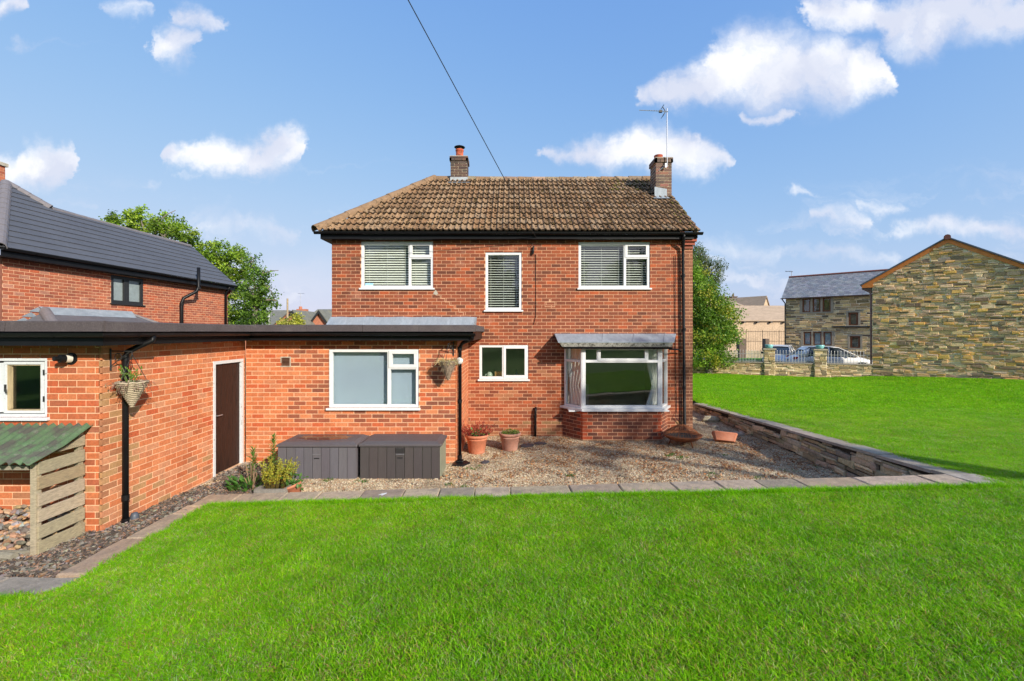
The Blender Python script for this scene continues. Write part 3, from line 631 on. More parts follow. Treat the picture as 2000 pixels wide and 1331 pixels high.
# pale twigs and leaf scraps caught on the roof
lit = MB(TS)
for i in range(200):
    u, q = random.uniform(.3, 8.9), random.uniform(.05, SL-.1)
    if u < hipu(q)+.2: continue
    w = random.uniform(.01, .028); a = random.uniform(0, 3.1); dx, dy = math.cos(a)*w, math.sin(a)*w
    lit.add([(u-dx, q-dy, .062), (u+dy*.5, q-dx*.5, .066), (u+dx, q+dy, .064), (u-dy*.5, q+dx*.5, .068)], [(0,1,2,3)], jit(random.choice(((.45,.33,.20),(.50,.42,.30),(.36,.20,.09),(.42,.36,.28))), .2))
lit.build('leaf_litter', MAT['bark'], roof, kind='stuff')
def cap_tile(a, c, r, mat, name, parent, drop=.25):
    """half-round ridge or hip tile from a to c"""
    a, c = Vector(a), Vector(c); t = (c-a).normalized(); sd = t.cross(Vector((0, 0, 1))).normalized(); up = sd.cross(t); b = MB(); n = 9; vs = []
    for p, rr in ((a, r*1.04), (c, r*.97)):
        for R in (rr, rr-.016):
            for i in range(n):
                w = math.pi*(i/(n-1)*1.1-.05); vs.append(p+sd*math.cos(w)*R+up*(math.sin(w)*R-.02))
    fs = []
    for i in range(n-1): fs += [(i, i+1, 2*n+i+1, 2*n+i), (n+i, 3*n+i, 3*n+i+1, n+i+1), (i, n+i, n+i+1, i+1), (2*n+i, 2*n+i+1, 3*n+i+1, 3*n+i)]
    b.add(vs, fs, jit((.30, .22, .145), .2)); o = b.build(name, mat, parent)
    for f in o.data.polygons: f.use_smooth = False
    return o
for i in range(16):
    x0 = RX0+.06+i*.42
    if x0 > RXR-.2: break
    sag = -.03*math.sin((x0-RX0)/(RXR-RX0)*math.pi)
    cap_tile((x0, RD, RZ+sag+random.uniform(-.006, .006)), (min(x0+.415, RXR), RD, RZ+sag+random.uniform(-.006, .006)), .115, MAT['tile'] if i % 3 else MAT['hiptile'], 'ridge_tile', roof)
h0, h1 = Vector((RXL-.03, ED-.02, EZ+.03)), Vector((RX0+.05, RD, RZ+.02))
for i in range(9):
    a, c = h0.lerp(h1, i/9), h0.lerp(h1, (i+1.06)/9); a.z += random.uniform(-.01, .012)
    cap_tile(a, c, .125, MAT['hiptile'], 'hip_tile', roof)
s = MB()   # mortar bedding beside the hip
for i in range(60):
    p = h0.lerp(h1, (i+random.random())/60); r = random.uniform(.03, .07)
    s.lathe([(0, r*.5), (r*.6, r*.35), (r, 0)], (p.x+random.uniform(.08, .17), p.y-random.uniform(-.02, .03), p.z-.055), 6, jit((.34, .27, .2), .2))
s.build('hip_mortar', MAT['stone'], roof, kind='stuff')
for i in range(10):   # verge undercloak along the gable
    p, q = Vector((RXR-.01, ED+.02, EZ-.0)).lerp(Vector((RXR-.01, RD, RZ-.02)), i/10), Vector((RXR-.01, ED+.02, EZ)).lerp(Vector((RXR-.01, RD, RZ-.02)), (i+.98)/10)
    s = MB(); s.prism([(p.x-.1, p.y, p.z-.05), (p.x+.012, p.y, p.z-.05), (p.x+.012, p.y, p.z+.02), (p.x-.1, p.y, p.z+.02)], p, q, (.26,.21,.16)); s.build('verge_tile', MAT['tile'], roof)
# fascia, soffit, gutter, corbel
s = MB(); s.box(RXL+.06, RXR-.08, ED+.09, ED+.115, 4.765, EZ-.01); s.box(RXL+.06, RXL+.085, ED+.115, 16.4, 4.765, EZ-.01); s.build('fascia', MAT['black'], house)
s = MB(); s.box(RXL+.085, RXR-.085, ED+.116, DM+.1, 4.765, 4.79); s.box(RXL+.086, XL+.05, DM+.1, 16.4, 4.766, 4.79); s.build('soffit', MAT['black'], house)
gutter(house, [(RXL-.06, ED+.03, 4.925), (RXR+.1, ED+.03, 4.905)], .062)
for i, (dx, z) in enumerate(((.02, 4.56), (.045, 4.64), (.07, 4.72))):
    s = MB(); s.box(XR-.235, XR+dx-.02, DM-.03-.05*i, DM-.007, z, z+.068, (.26+.04*i, .08, .045)); s.build('corbel_brick', MAT['brick'], house)
s = MB(); s.box(XR-.25, XR+.05, DM-.17, DM-.007, 4.79, 4.86); s.build('verge_box', MAT['black'], house)
dx = mx_(1330)
pipe(house, [(dx-.02, ED+.03, 4.87), (dx-.02, ED+.04, 4.80), (dx+.02, DM-.09, 4.60), (dx+.02, DM-.075, 4.45), (dx+.06, DM-.075, .12), (dx+.06, DM-.14, .03)], .036, collars=[(dx+.03, DM-.075, 3.9), (dx+.045, DM-.075, 2.6), (dx+.05, DM-.075, 1.2)])
pipe(house, [(mx_(1318), DM-.03, 4.4), (mx_(1318), DM-.02, 3.2), (mx_(1319), DM-.02, 1.6), (mx_(1321), DM-.02, .62), (mx_(1317), DM-.06, .5), (mx_(1321), DM-.05, .42), (mx_(1332), DM-.06, .28)], .008, 'cable', n=6)
pipe(house, [(mx_(1046), DM-.03, .70), (mx_(1046), DM-.07, .68), (mx_(1045.5), DM-.075, .60), (mx_(1045), DM-.075, .02)], .03, 'waste_pipe', 'black', [(mx_(1045), DM-.075, .5), (mx_(1045), DM-.075, .25)])
# telephone fixing and cable down the wall
pipe(house, [(mx_(1046), DM-.015, 4.42), (mx_(1046.5), DM-.012, 3.6), (mx_(1046), DM-.012, 2.9), (mx_(1042), DM-.012, 2.72)], .006, 'cable', n=5)
s = MB(); s.tube([(mx_(1042), DM-.05, 4.62), (mx_(1041), DM-.05, 4.5), (mx_(1040), DM-.04, 4.43)], [.02, .028, .03], 8)
s.tube([(mx_(1036)+.045*math.cos(a), DM-.03, 4.66+.045*math.sin(a)) for a in np.linspace(0, 6.2, 14)], .006, 5); s.build('cable_clip', MAT['black'], house)
# the repaired brick patch
s = MB(TM); bars(s, U(1064), U(1084), mz_(600), mz_(590), .012, -.005, .004, (1, 1, 1)); s.box(U(1072), U(1075.5), -.005, .004, mz_(590), mz_(585)); s.build('mortar_patch', MAT['mortar'], house)
s = MB(TM); s.prism([(U(851), -.004, mz_(566)), (U(846), -.004, mz_(574)), (U(852), -.004, mz_(577)), (U(856), -.004, mz_(574))], (0, 0, 0), (0, .012, 0)); s.build('mortar_patch', MAT['render'], house)
# stepped crack repair below the upper left window
x, z = U(851), mz_(577)
for i in range(6):
    s = MB(TM); s.box(x, x+.118, -.004, .0035, z-.006, z+.005); s.box(x+.104, x+.118, -.004, .0036, z-.083, z-.008); s.build('crack_repair', MAT['mortar'], house); x += .112; z -= .083
# ---- chimneys
def chimney(x0, x1, y0, y1, z0, z1, ccols, label_pot, pot_r, pot_h, cowl, mat='brick'):
    st = backing(house, 'chimney', wallT(x0, y0, 1, 0, z0), x1-x0, z1-z0, [], MAT['mortar2'], d0=-(y1-y0), d1=-.006)
    for T, w in ((wallT(x0, y0, 1, 0, z0), x1-x0), (wallT(x0, y1, 0, -1, z0), y1-y0), (wallT(x1, y0, 0, 1, z0), y1-y0)):
        v = 0; row = 0
        while v < z1-z0-.04:
            u = -.116*(row % 2)
            while u < w-.02:
                a, c = max(.0, u+.005), min(w, u+.232-.005); u += .232
                if c-a < .03: continue
                b = MB(T); pr = .03 if v > z1-z0-.17 else random.uniform(.0, .004); b.box(a-(pr if a < .02 and pr > .01 else 0), c+(pr if c > w-.02 and pr > .01 else 0), -.03, pr, v+.005, min(z1-z0, v+.078), jit(random.choice(ccols), .2)); b.build('brick', MAT['brick'], st)
            v += .083; row += 1
    cx, cy = (x0+x1)/2, (y0+y1)/2
    s = MB(); s.lathe([(.0, z1+.02), (max(x1-x0, .3)*.52, z1-.01)], (cx, cy, 0), 4, (1, 1, 1)); s.box(x0-.02, x1+.02, y0-.02, y1+.02, z1-.004, z1+.02); s.build('flaunching', MAT['render'], st)
    return st, cx, cy
dk = [(.085,.05,.038),(.10,.06,.045),(.12,.065,.045),(.075,.055,.045),(.14,.07,.045)]
D1 = 13.45; x0, x1 = (880-1000)*D1/F, (912-1000)*D1/F
st, cx, cy = chimney(x0, x1, D1, D1+.48, 6.9, EYE+(HOR-306)*D1/F, dk, '', .11, .25, True)
zt = EYE+(HOR-306)*D1/F
s = MB(); s.lathe([(.125, 0), (.125, .06), (.112, .07), (.112, .22), (.125, .23), (.125, .27), (.1, .27), (.1, 0)], (cx, cy-.02, zt+.015), 18); s.build('chimney_pot', M('red_clay', (.50, .105, .045), .8, (9, .2), None, (60, .2), stain=[(5, .52, .65, (.05, .03, .02), .8)]), st, True)
s = MB(); s.lathe([(.0, .40), (.07, .39), (.16, .35), (.165, .345), (.15, .345), (.0, .37)], (cx, cy-.02, zt+.015), 20); 
for k in range(4): s.tube([(cx+.09*math.cos(k*1.57+.5), cy-.02+.09*math.sin(k*1.57+.5), zt+.25), (cx+.1*math.cos(k*1.57+.5), cy-.02+.1*math.sin(k*1.57+.5), zt+.38)], .009, 5)
s.build('cowl', MAT['black'], st)
s = MB(); s.add([(x0-.01, D1-.012, 7.16), (x1+.01, D1-.012, 7.16), (x1+.01, D1-.014, 7.02), (x0-.01, D1-.014, 7.02), (x1+.12, D1-.22, 6.93), (x0-.08, D1-.22, 6.93), (x1+.03, D1+.3, 7.24), (x1+.03, D1-.014, 7.0)], [(0,3,2,1),(3,5,4,2),(1,2,7,6)]); s.build('flashing', M('old_lead', (.36, .39, .40), .6, (10, .25), None, (40, .2)), st)
D2 = 12.38; x0, x1 = (1281-1000)*D2/F, XR-.005
zt = EYE+(HOR-309)*D2/F
st, cx, cy = chimney(x0, x1, D2, D2+.5, 5.95, zt, [(.12,.07,.05),(.14,.085,.06),(.10,.065,.05),(.16,.10,.075),(.20,.09,.06)], '', .12, .12, False)
s = MB(); s.lathe([(.11, 0), (.115, .13), (.12, .135), (.12, .15), (.1, .15), (.1, 0)], (x0+.15, D2+.25, zt+.01), 18); s.build('chimney_pot', M('red_clay2', (.42, .085, .04), .8, (9, .2), None, (60, .2)), st, True)
zr = EZ+(D2-ED)*(RZ-EZ)/(RD-ED)
s = MB(); s.add([(x0-.04, D2-.014, zr+.32), (x0+.30, D2-.014, zr+.26), (x0+.30, D2-.016, zr+.06), (x0-.04, D2-.016, zr+.06), (x0+.32, D2-.2, zr-.05), (x0-.12, D2-.2, zr-.05)], [(0,3,2,1),(3,5,4,2)]); s.build('flashing', MAT['lead'], st)
# tv aerial
mxp = (1303-1000)*(D2-.09)/F; D3 = D2-.09
ae = thing('tv_aerial', 'tall metal pole television aerial bolted to the right chimney stack', 'aerial', (mxp, D3, zt-.3))
s = MB(); s.tube([(mxp, D3, zt-.28), (mxp-.005, D3, EYE+(HOR-212)*D3/F)], .013, 8); s.build('mast', MAT['metal'], ae)
za = EYE+(HOR-219)*D3/F
s = MB(); s.tube([(mxp+.02, D3-.02, za), (mxp-.80, D3-.12, za-.01)], .009, 6); bo = s.build('boom', MAT['metal'], ae)
for i in range(9):
    x = mxp-.24-i*.067; s = MB(); s.tube([(x-.01, D3-.09-.05, za-.035), (x+.012, D3-.09+.05, za+.035)], .0055, 5); s.build('element', MAT['metal'], ae)
for zz in (1, -1): s = MB(); s.tube([(mxp-.05, D3-.02, za), (mxp-.13, D3-.02, za+.13*zz)], .012, 5); s.tube([(mxp-.13, D3-.14, za+.13*zz), (mxp-.13, D3+.1, za+.13*zz)], .008, 5); s.build('reflector', MAT['iron'], ae)
s = MB(); s.box(mxp-.23, mxp-.15, D3-.06, D3+.0, za-.03, za+.03); s.build('dipole_box', MAT['iron'], ae)
s = MB(); s.tube([(mxp, D3+.0, zt-.2), (mxp-.2, D2-.01, zt-.36)], .012, 6); s.tube([(mxp, D3, zt-.12), (mxp, D2+.0, zt-.12)], .014, 6); s.box(mxp-.06, mxp-.02, D3-.02, D3+.04, zt-.3, zt-.18); s.build('wall_bracket', MAT['metal'], ae)
# overhead cable
s = MB(); A, B_ = P(797, 0, 6.2), P(1050, 470, 10.87)
pts = [B_.lerp(A, i/6*2.1) for i in range(7)]
s.tube(pts, .008, 6); tag(s.build('overhead_cable', MAT['petal']), 'thin black cable running from the eaves over the roof up into the sky', 'cable')
# ================================================================== flat-roofed extension
DA = 8.71; KA = DA/F; XW = -5.178; DW = 5.68; KW = DW/F
XA1 = (893-1000)*KA
ext = thing('flat_roof_extension', 'single-storey orange brick extension with flat felt roof, black gutter and brown door', 'extension', (XW, DA, 0))
az = lambda py: EYE-(py-HOR)*KA
ax = lambda px: (px-1000)*KA
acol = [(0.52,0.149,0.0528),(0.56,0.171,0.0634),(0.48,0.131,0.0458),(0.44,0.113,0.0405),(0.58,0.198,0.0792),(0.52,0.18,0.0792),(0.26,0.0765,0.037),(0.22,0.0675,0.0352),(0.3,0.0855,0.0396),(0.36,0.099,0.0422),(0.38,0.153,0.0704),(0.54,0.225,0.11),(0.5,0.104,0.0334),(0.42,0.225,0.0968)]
# annex front
TA = wallT(XW+.034, DA, 1, 0); aw = XA1-XW-.068; AU = lambda px: ax(px)-XW-.034
AW = (AU(642), AU(818), az(797), az(682)); ATOP = 2.40
def pick_a(u, v):
    px = 1000+(u+XW)/KA
    if v < .3 and random.random() < .3: return random.choice((10, 11))
    near = px > 560 and (px < 900) and v > .75
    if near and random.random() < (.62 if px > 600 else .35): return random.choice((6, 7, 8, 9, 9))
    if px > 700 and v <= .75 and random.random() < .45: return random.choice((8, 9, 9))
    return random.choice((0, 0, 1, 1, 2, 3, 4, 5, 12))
vent = (AU(550), AU(566), az(715), az(699))
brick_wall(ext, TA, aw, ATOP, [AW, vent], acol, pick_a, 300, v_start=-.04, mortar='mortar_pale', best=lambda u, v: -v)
u0, u1, v0, v1 = AW; mv = AU(759); tr = az(719); t = .062
fr = window(ext, TA, u0, u1, v0, v1, [(u0+t, mv-.03, v0+t, v1-t, 0), (mv, u1-.03, tr, v1-.03, .066), (mv+.03, u1-t, v0+t, tr-.03, 0)], t=t, sill=.06, mull=[(mv-.03, mv+.03, v0+t, v1-t), (mv+.03, u1-t, tr-.03, tr+.03)])
for a0, a1 in ((u0+.03, mv-.01), (mv+.01, u1-.03)):
    s = MB(TA); s.box(a0, a1, -.155, -.15, v0-.02, v1+.02); s.build('roller_blind', MAT['rollerblind'], fr)
room(ext, TA, u0-.3, u1+.2, v0-.4, v1+.1, 1.6, 'dark', d=-.2)
s = MB(TA); a0, a1, b0, b1 = vent; bars(s, a0, a1, b0, b1, .014, -.03, .006, (1, 1, 1))
for k in range(5): s.box(a0+.014, a1-.014, -.02, .0, b0+.016+k*.026, b0+.030+k*.026)
s.box(a0+.01, a1-.01, -.03, -.025, b0+.01, b1-.01, (.1, .1, .1)); s.build('air_vent', M('brown_plastic', (.13, .06, .035), .6, (20, .2), None, None, attr=True), ext)
s = MB(TA); bars(s, a0-.02, a1+.02, b0-.02, b1+.02, .02, -.006, .002); s.build('mortar_patch', MAT['render'], ext)
# right return wall
TRt = wallT(XA1, DA, 0, 1); brick_wall(ext, TRt, DM-DA-.008, ATOP, [], acol, lambda u, v: random.choice((0, 1, 2, 4, 5, 5)), 60, v_start=-.04, phase=1, e0=.034, mortar='mortar_pale')
# wing front wall, with the old window
wx = lambda px: (px-1000)*KW
wz = lambda py: EYE-(py-HOR)*KW
X0 = -9.2; TW_ = wallT(X0, DW, 1, 0); ww = XW-.034-X0; WU = lambda px: wx(px)-X0
OW = (WU(-160), WU(92), wz(815), wz(700))
def pick_w(u, v):
    if v < .6 and random.random() < .4: return random.choice((10, 13, 11))
    return random.choice((0, 2, 2, 3, 3, 12, 9, 1))
brick_wall(ext, TW_, ww, ATOP, [OW], acol, pick_w, 180, v_start=-.14, mortar='mortar_pale', best=lambda u, v: -u)
u0, u1, v0, v1 = OW; m0 = WU(2)
fr = window(ext, TW_, u0, u1, v0, v1, [(m0+.035, u1-.05, v0+.05, v1-.065, .0), (u0+.06, m0-.03, v0+.06, v1-.065, .055)], mat='oldpaint', t=.036, d0=-.1, d1=-.004, sill=.045, sillmat='oldpaint', mull=[(m0-.035, m0+.035, v0+.06, v1-.06)])
s = MB(TW_); bars(s, m0+.036, u1-.046, v0+.046, v1-.046, .034, -.03, .004); sh = s.build('sash', MAT['oldpaint'], fr, bevel=.003)
s = MB(TW_); bars(s, m0+.071, u1-.081, v0+.081, v1-.081, .012, -.045, -.008); s.box(m0+.083, m0+.105, -.045, -.01, v0+.1, v1-.1); s.build('glazing_bead', MAT['rawwood'], fr)
s = MB(TW_); s.box(m0+.05, m0+.07, .0, .012, (v0+v1)/2-.05, (v0+v1)/2+.04); s.tube([(m0+.06, .012, (v0+v1)/2), (m0+.09, .03, (v0+v1)/2-.01), (m0+.095, .03, (v0+v1)/2-.07)], .008, 6); s.build('handle', MAT['iron'], fr)
for zz in (.3, .75): s = MB(TW_); s.box(u1-.05, u1-.035, -.004, .006, v0+(v1-v0)*zz-.03, v0+(v1-v0)*zz+.04); s.build('hinge', MAT['iron'], fr)
room(ext, TW_, u0-.2, u1+.2, v0-.4, v1+.1, 2.0, 'dark')
# wing side wall with the door
TSd = wallT(XW, DW, 0, 1); sw = DA-DW+.033
def su(px): return XW*F/(px-1000)-DW
DO = (su(416), su(474.5), .03, 2.03)
def pick_s(u, v):
    if v < .5 and random.random() < .5: return random.choice((11, 11, 13, 10, 5))
    if u < .5 and random.random() < .3: return random.choice((13, 10))
    return random.choice((0, 1, 1, 4, 4, 5, 5, 11, 2, 12))
brick_wall(ext, TSd, sw, ATOP, [DO], acol, pick_s, 300, v_start=-.14, mortar='mortar_pale', best=lambda u, v: u+abs(v-1.2)*.4, e0=.034)
s = MB(TSd); s.box(.0, .26, -.01, .03, -.14, -.05, (.42, .085, .035)); s.build('plinth_brick', MAT['brick'], ext)
s = MB(TSd); s.box(.0, sw-.9, .001, .05, -.2, .012); s.build('plinth', MAT['render'], ext)
u0, u1, v0, v1 = DO; s = MB(TSd); t = .055; s.box(u0, u0+t, -.1, .012, v0, v1-t); s.box(u1-t, u1, -.1, .012, v0, v1-t); s.box(u0, u1, -.1, .012, v1-t, v1); dfr = s.build('door_frame', MAT['oldpaint'], ext)
door = MB(TSd); door.box(u0+t, u1-t, -.09, -.05, v0+.01, v1-t); door = door.build('door', MAT['door'], ext); n = 7; pw = (u1-u0-2*t)/n
for k in range(n): s = MB(TSd); s.box(u0+t+k*pw+.004, u0+t+(k+1)*pw-.004, -.049, -.030, v0+.012, v1-t-.002); s.build('plank', MAT['door'], door, bevel=.003)
s = MB(TSd); s.box(u0+t+.03, u0+t+.06, -.031, -.026, .98, 1.14); s.tube([(u0+t+.045, -.026, 1.07), (u0+t+.045, .02, 1.07), (u0+t+.16, .025, 1.07)], .009, 6); s.build('handle', MAT['metal'], door)
s = MB(TSd); s.box(u0-.05, sw-.0+.0, .002, .16, -.1, .028); s.build('doorstep', MAT['render'], ext, bevel=.01)
s = MB(TSd); pts = []
s.box(u1+.002, u1+.03, -.02, .004, .1, 1.95); s.build('mortar_patch', MAT['mortar'], ext)
# flat roof: deck, felt upstand panels, fascia, soffit
OV = .30; RT = 2.675; fx = XW+OV; fd = DA-OV; fw = DW-OV; fr1 = XA1+.36
s = MB(); s.box(X0-.3, fx-.02, fw+.02, 13.0, 2.56, RT-.03); s.box(fx-.02, fr1-.02, fd+.02, DM-.012, 2.56, RT-.03); deck = s.build('flat_roof', MAT['felt'], ext)
def felt_run(a, c, n_out, k):
    a, c = Vector(a), Vector(c); 
    for i in range(k):
        p, q = a.lerp(c, i/k), a.lerp(c, (i+1)/k-.0015); o = Vector(n_out)
        b = MB(); z0, z1 = random.uniform(2.548, 2.553), RT+random.uniform(-.004, .006); tt = random.uniform(0, .004)
        sec = [p+o*.0+Vector((0, 0, z1)), p+o*(.02+tt)+Vector((0, 0, z1-.012)), p+o*(.03+tt)+Vector((0, 0, z0)), p-o*.0+Vector((0, 0, z0)), p-o*.12+Vector((0, 0, z1-.02))]
        b.prism(sec, p, q); b.build('felt_trim', MAT['felt'], deck)
felt_run((X0-.3, fw, 0), (fx+.02, fw, 0), (0, -1, 0), 4); felt_run((fx, fw, 0), (fx, fd, 0), (1, 0, 0), 3)
felt_run((fx, fd, 0), (fr1+.02, fd, 0), (0, -1, 0), 4); felt_run((fr1, fd, 0), (fr1, DM-.012, 0), (1, 0, 0), 2)
s = MB()
s.box(X0-.3, fx-.03, fw+.03, DW+.02, 2.38, 2.40); s.box(X0-.3, fx-.03, fw+.03, fw+.05, 2.40, 2.558)
s.box(XW+.001, fx-.03, DW+.02, fd+.03, 2.38, 2.40); s.box(fx-.05, fx-.03, fw+.05, fd+.05, 2.40, 2.558)
s.box(XW+.001, fr1-.03, fd+.03, DA+.02, 2.381, 2.401); s.box(fx-.03, fr1-.03, fd+.03, fd+.05, 2.401, 2.558)
s.box(XA1-.02, fr1-.03, DA+.02, DM-.012, 2.381, 2.401); s.box(fr1-.05, fr1-.03, fd+.05, DM-.012, 2.401, 2.558)
s.build('fascia', MAT['black'], ext)
gz = 2.535
gutter(ext, [(X0-.3, fw-.035, gz), (fx+.035, fw-.035, gz-.004), (fx+.035, fd-.035, gz-.008), (fr1+.02, fd-.035, gz-.02)], .052)
# lead flashing against the main house wall
s = MB(); a0, a1 = mx_(646), mx_(930); n = 14; vs = []
for i in range(n+1):
    x = a0+(a1-a0)*i/n; vs += [(x+(.02 if i == n else 0), DM-.012, 2.905+.006*math.sin(i*2.1)), (x-(.04 if i == n else 0), DM-.30, 2.70+.012*math.sin(i*1.3)), (x-(.04 if i == n else 0), DM-.42, 2.672)]
s.add(vs, [(i*3+k, i*3+3+k, i*3+4+k, i*3+1+k) for i in range(n) for k in range(2)]); s.build('lead_flashing', MAT['lead'], ext)
s = MB(); s.add([(a1+.02, DM-.013, 2.905), (a1-.04, DM-.30, 2.70), (a1-.04, DM-.30, 2.66), (a1+.0, DM-.013, 2.66)], [(0,1,2,3)]); s.build('lead_flashing', MAT['lead'], ext)
# downpipes
def pz(px, py, D): return P(px, py, D)
dpx = XW+.075; dd = dpx*F/(245-1000)
pipe(ext, [(fx+.035, dd+.14, 2.49), (fx+.03, dd+.13, 2.43), (fx-.08, dd+.06, 2.36), (dpx+.02, dd+.01, 2.28), (dpx, dd, 2.2), (dpx, dd, -.02)], .036, collars=[(dpx, dd, .36), (dpx, dd, .05), (dpx, dd, 2.2)])
s = MB(); s.lathe([(0, .15), (.035, .14), (.05, .1), (.05, 0)], (dpx+.02, dd+.12, -.03), 12); s.build('drain_stub', M('grey_pipe', (.07, .08, .10), .5, (10, .2), None, None), ext, True)
qx, qd = XA1+.05, DA+.02
pipe(ext, [(fr1-.03, fd-.03, 2.47), (fr1-.04, fd+.02, 2.42), (qx+.06, qd-.04, 2.33), (qx, qd, 2.25), (qx, qd, .04)], .034, collars=[(qx, qd, 2.22), (qx, qd, 1.2), (qx, qd, .12)])
s = MB(); c = Vector((qx, qd-.1, 0)); s.prism([(qx-.12, qd-.24, -.01), (qx+.08, qd-.28, -.01), (qx+.22, qd-.08, -.01), (qx+.12, qd+.06, -.01), (qx-.1, qd+.02, -.01)], (0, 0, 0), (0, 0, .05)); s.prism([(qx-.07, qd-.1, .04), (qx+.07, qd-.1, .04), (qx+.07, qd+.05, .04), (qx-.07, qd+.05, .04)], (0, 0, 0), (0, 0, .03))
tag(s.build('drain_shoe', MAT['black'], None, bevel=.015), 'black plastic drain cover under the downpipe beside the terracotta pots', 'drain cover')
s = MB(); s.lathe([(0, -.045), (.06, -.045), (.065, -.02), (.065, .02), (.05, .045), (0, .045)], (0, 0, 0), 16)
o = s.build('junction_box', MAT['upvc'], None, True); o.rotation_euler = (math.radians(90), 0, 0); o.location = (qx, qd-.045, az(705)); o.parent = ext; o.matrix_parent_inverse = wmat(ext).inverted(); o.name = 'junction_box'
# flue through the wing wall
fl = wallT(0, 0, 1, 0); s = MB(); fx0, fz0 = wx(140), wz(701)
s.tube([(fx0, DW+.01, fz0), (fx0, DW-.012, fz0)], .075, 18); flo = s.build('boiler_flue', MAT['black'], ext)
s = MB(); s.tube([(fx0, DW-.012, fz0), (fx0-.02, DW-.07, fz0+.004)], .05, 16); s.build('flue_collar', M('cream_plastic', (.62, .58, .50), .6, (20, .15), None, None), flo)
s = MB(); s.tube([(fx0-.02, DW-.07, fz0+.004), (fx0-.035, DW-.12, fz0+.006), (fx0-.04, DW-.125, fz0+.007), (fx0-.055, DW-.17, fz0+.01)], [.052, .052, .03, .03], 16); s.build('flue_terminal', MAT['black'], flo)

# ================================================================== neighbour's house on the left
XN = -11.7
nb = thing('neighbour_house', 'neighbouring red brick house with dark grey tiled roof and black window', 'house', (XN, 14, 0))
TN = wallT(XN, 10.35, 0, 1, 0); nl = 18.52-10.35
def nd(px): return XN*F/(px-1000)
NWn = (nd(217)-10.35, nd(280)-10.35, EYE-(592-HOR)*nd(217)/F, EYE-(537-HOR)*nd(217)/F)
ncol = [(.42,.12,.058),(.38,.105,.052),(.46,.14,.066),(.34,.092,.048),(.42,.145,.075),(.30,.088,.05),(.46,.11,.045),(.44,.19,.12)]
brick_wall(nb, TN, nl, 4.28, [NWn], ncol, lambda u, v: random.choice((0, 0, 1, 1, 2, 3, 4, 4, 5, 6, 7) if u < 2 else (0, 0, 1, 1, 2, 3, 4, 5, 6)), 300, v_start=1.41, mortar='mortar_pale', best=lambda u, v: u-v*.3)
b = MB(); b.box(XN-5, XN-.008, 10.34, 10.352, -.1, 4.28); b.box(XN-5, XN-.112, 10.36, 18.5, -.1, 4.28); b.box(XN-.112, XN-.01, 10.36, 18.5, -.1, 1.4); b.build('wall', bm_side, nb)
u0, u1, v0, v1 = NWn; um = (u0+u1)/2-.04
fr = window(nb, TN, u0, u1, v0, v1, [(u0+.0, um, v0+.0, v1, .09), (um, u1, v0, v1, .09)], mat='iron', t=.06, sill=.05, glass='obscure', mull=[(um-.03, um+.03, v0+.06, v1-.06)])
NE, NZ, sl_n = -11.38, 4.44, .865
apex = Vector((-13.97, 12.44, 6.65)); w1 = 1.92
def npl(w, D): return Vector((NE-w, D, NZ+sl_n*w))
D0, D1n = 10.0, 18.62
s = MB(); back = [Vector((NE-2*w1, D1n, NZ)), Vector((NE-2*2.57, D0, NZ))]
s.add([npl(0, D0), npl(0, D1n), npl(w1, D1n), npl(w1, 12.95), npl(2.57, 12.44), Vector((-13.97-1.2, 12.44, 6.65)), back[0], Vector((NE-6.6, D0, NZ)), Vector((NE-6.6, 15, NZ)), Vector((NE-3.9, 13.2, NZ+.6))],
      [(0,1,2,3,4), (0,4,5,7), (2,6,9,3), (4,3,9,8), (4,8,7,5)])
nroof = s.build('roof', M('roof_under', (.07, .072, .08), .8, (6, .2), None, None), nb)
nT = slopeT(npl(0, D0), (0, 1, 0), npl(1, D0)-npl(0, D0)); slen = math.hypot(1, sl_n); ng = .262
for r in range(13):
    s0, s1 = r*ng-.03, min((r+1)*ng+.05, 2.57*slen); w0 = max(0, s0/slen)
    if w0 > 2.5: break
    dl = D0+ (12.44-D0)*w0/2.57 if w0 < 2.57 else 12.44
    dr = D1n if w0 < w1-.05 else 12.95-(w0-w1)/(2.57-w1)*.51
    dr1 = D1n if w0+ng/slen < w1 else 12.95-(min(w0+ng/slen, 2.57)-w1)/(2.57-w1)*.51
    a, c = dl-D0+.03, dr-D0; a1 = a+(12.44-D0)*(s1-s0)/slen/2.57; c1 = min(c, max(a1+.01, dr1-D0+.1))
    b = MB(nT); b.add([(a, s0, .034), (c, s0, .034), (c1, s1, .01), (a1, s1, .01), (a, s0, .012), (c, s0, .012)], [(0,1,2,3), (4,5,1,0), (1,5,2), (0,3,4)]); b.build('tile_course', MAT['newtile'], nroof)
ntm = M('grey_ridge', (.17, .155, .16), .75, (12, .15), None, (100, .2))
for i in range(18):
    y = 12.98+i*.32
    if y > D1n-.1: break
    cap_tile((npl(w1, 0).x, y, npl(w1, 0).z-.02), (npl(w1, 0).x, min(y+.316, D1n), npl(w1, 0).z-.02), .085, ntm, 'ridge_tile', nroof)
for p, q, n_ in ((npl(0, D0), apex, 12), (npl(w1, 12.98), apex, 4)):
    for i in range(n_): cap_tile(p.lerp(q, i/n_), p.lerp(q, (i+1.04)/n_), .12, ntm, 'hip_tile', nroof)
s = MB(); s.box(NE-.09, NE-.06, D0+.1, D1n-.02, NZ-.2, NZ-.0); s.box(XN+.0, NE-.09, D0+.1, D1n-.1, NZ-.2, NZ-.17); s.build('fascia', MAT['black'], nb)
gutter(nb, [(NE-.0, D0+.05, NZ-.01), (NE-.0, D1n-.03, NZ-.02)], .06, brackets=1.4)
pd_ = nd(347); px_ = XN+.12
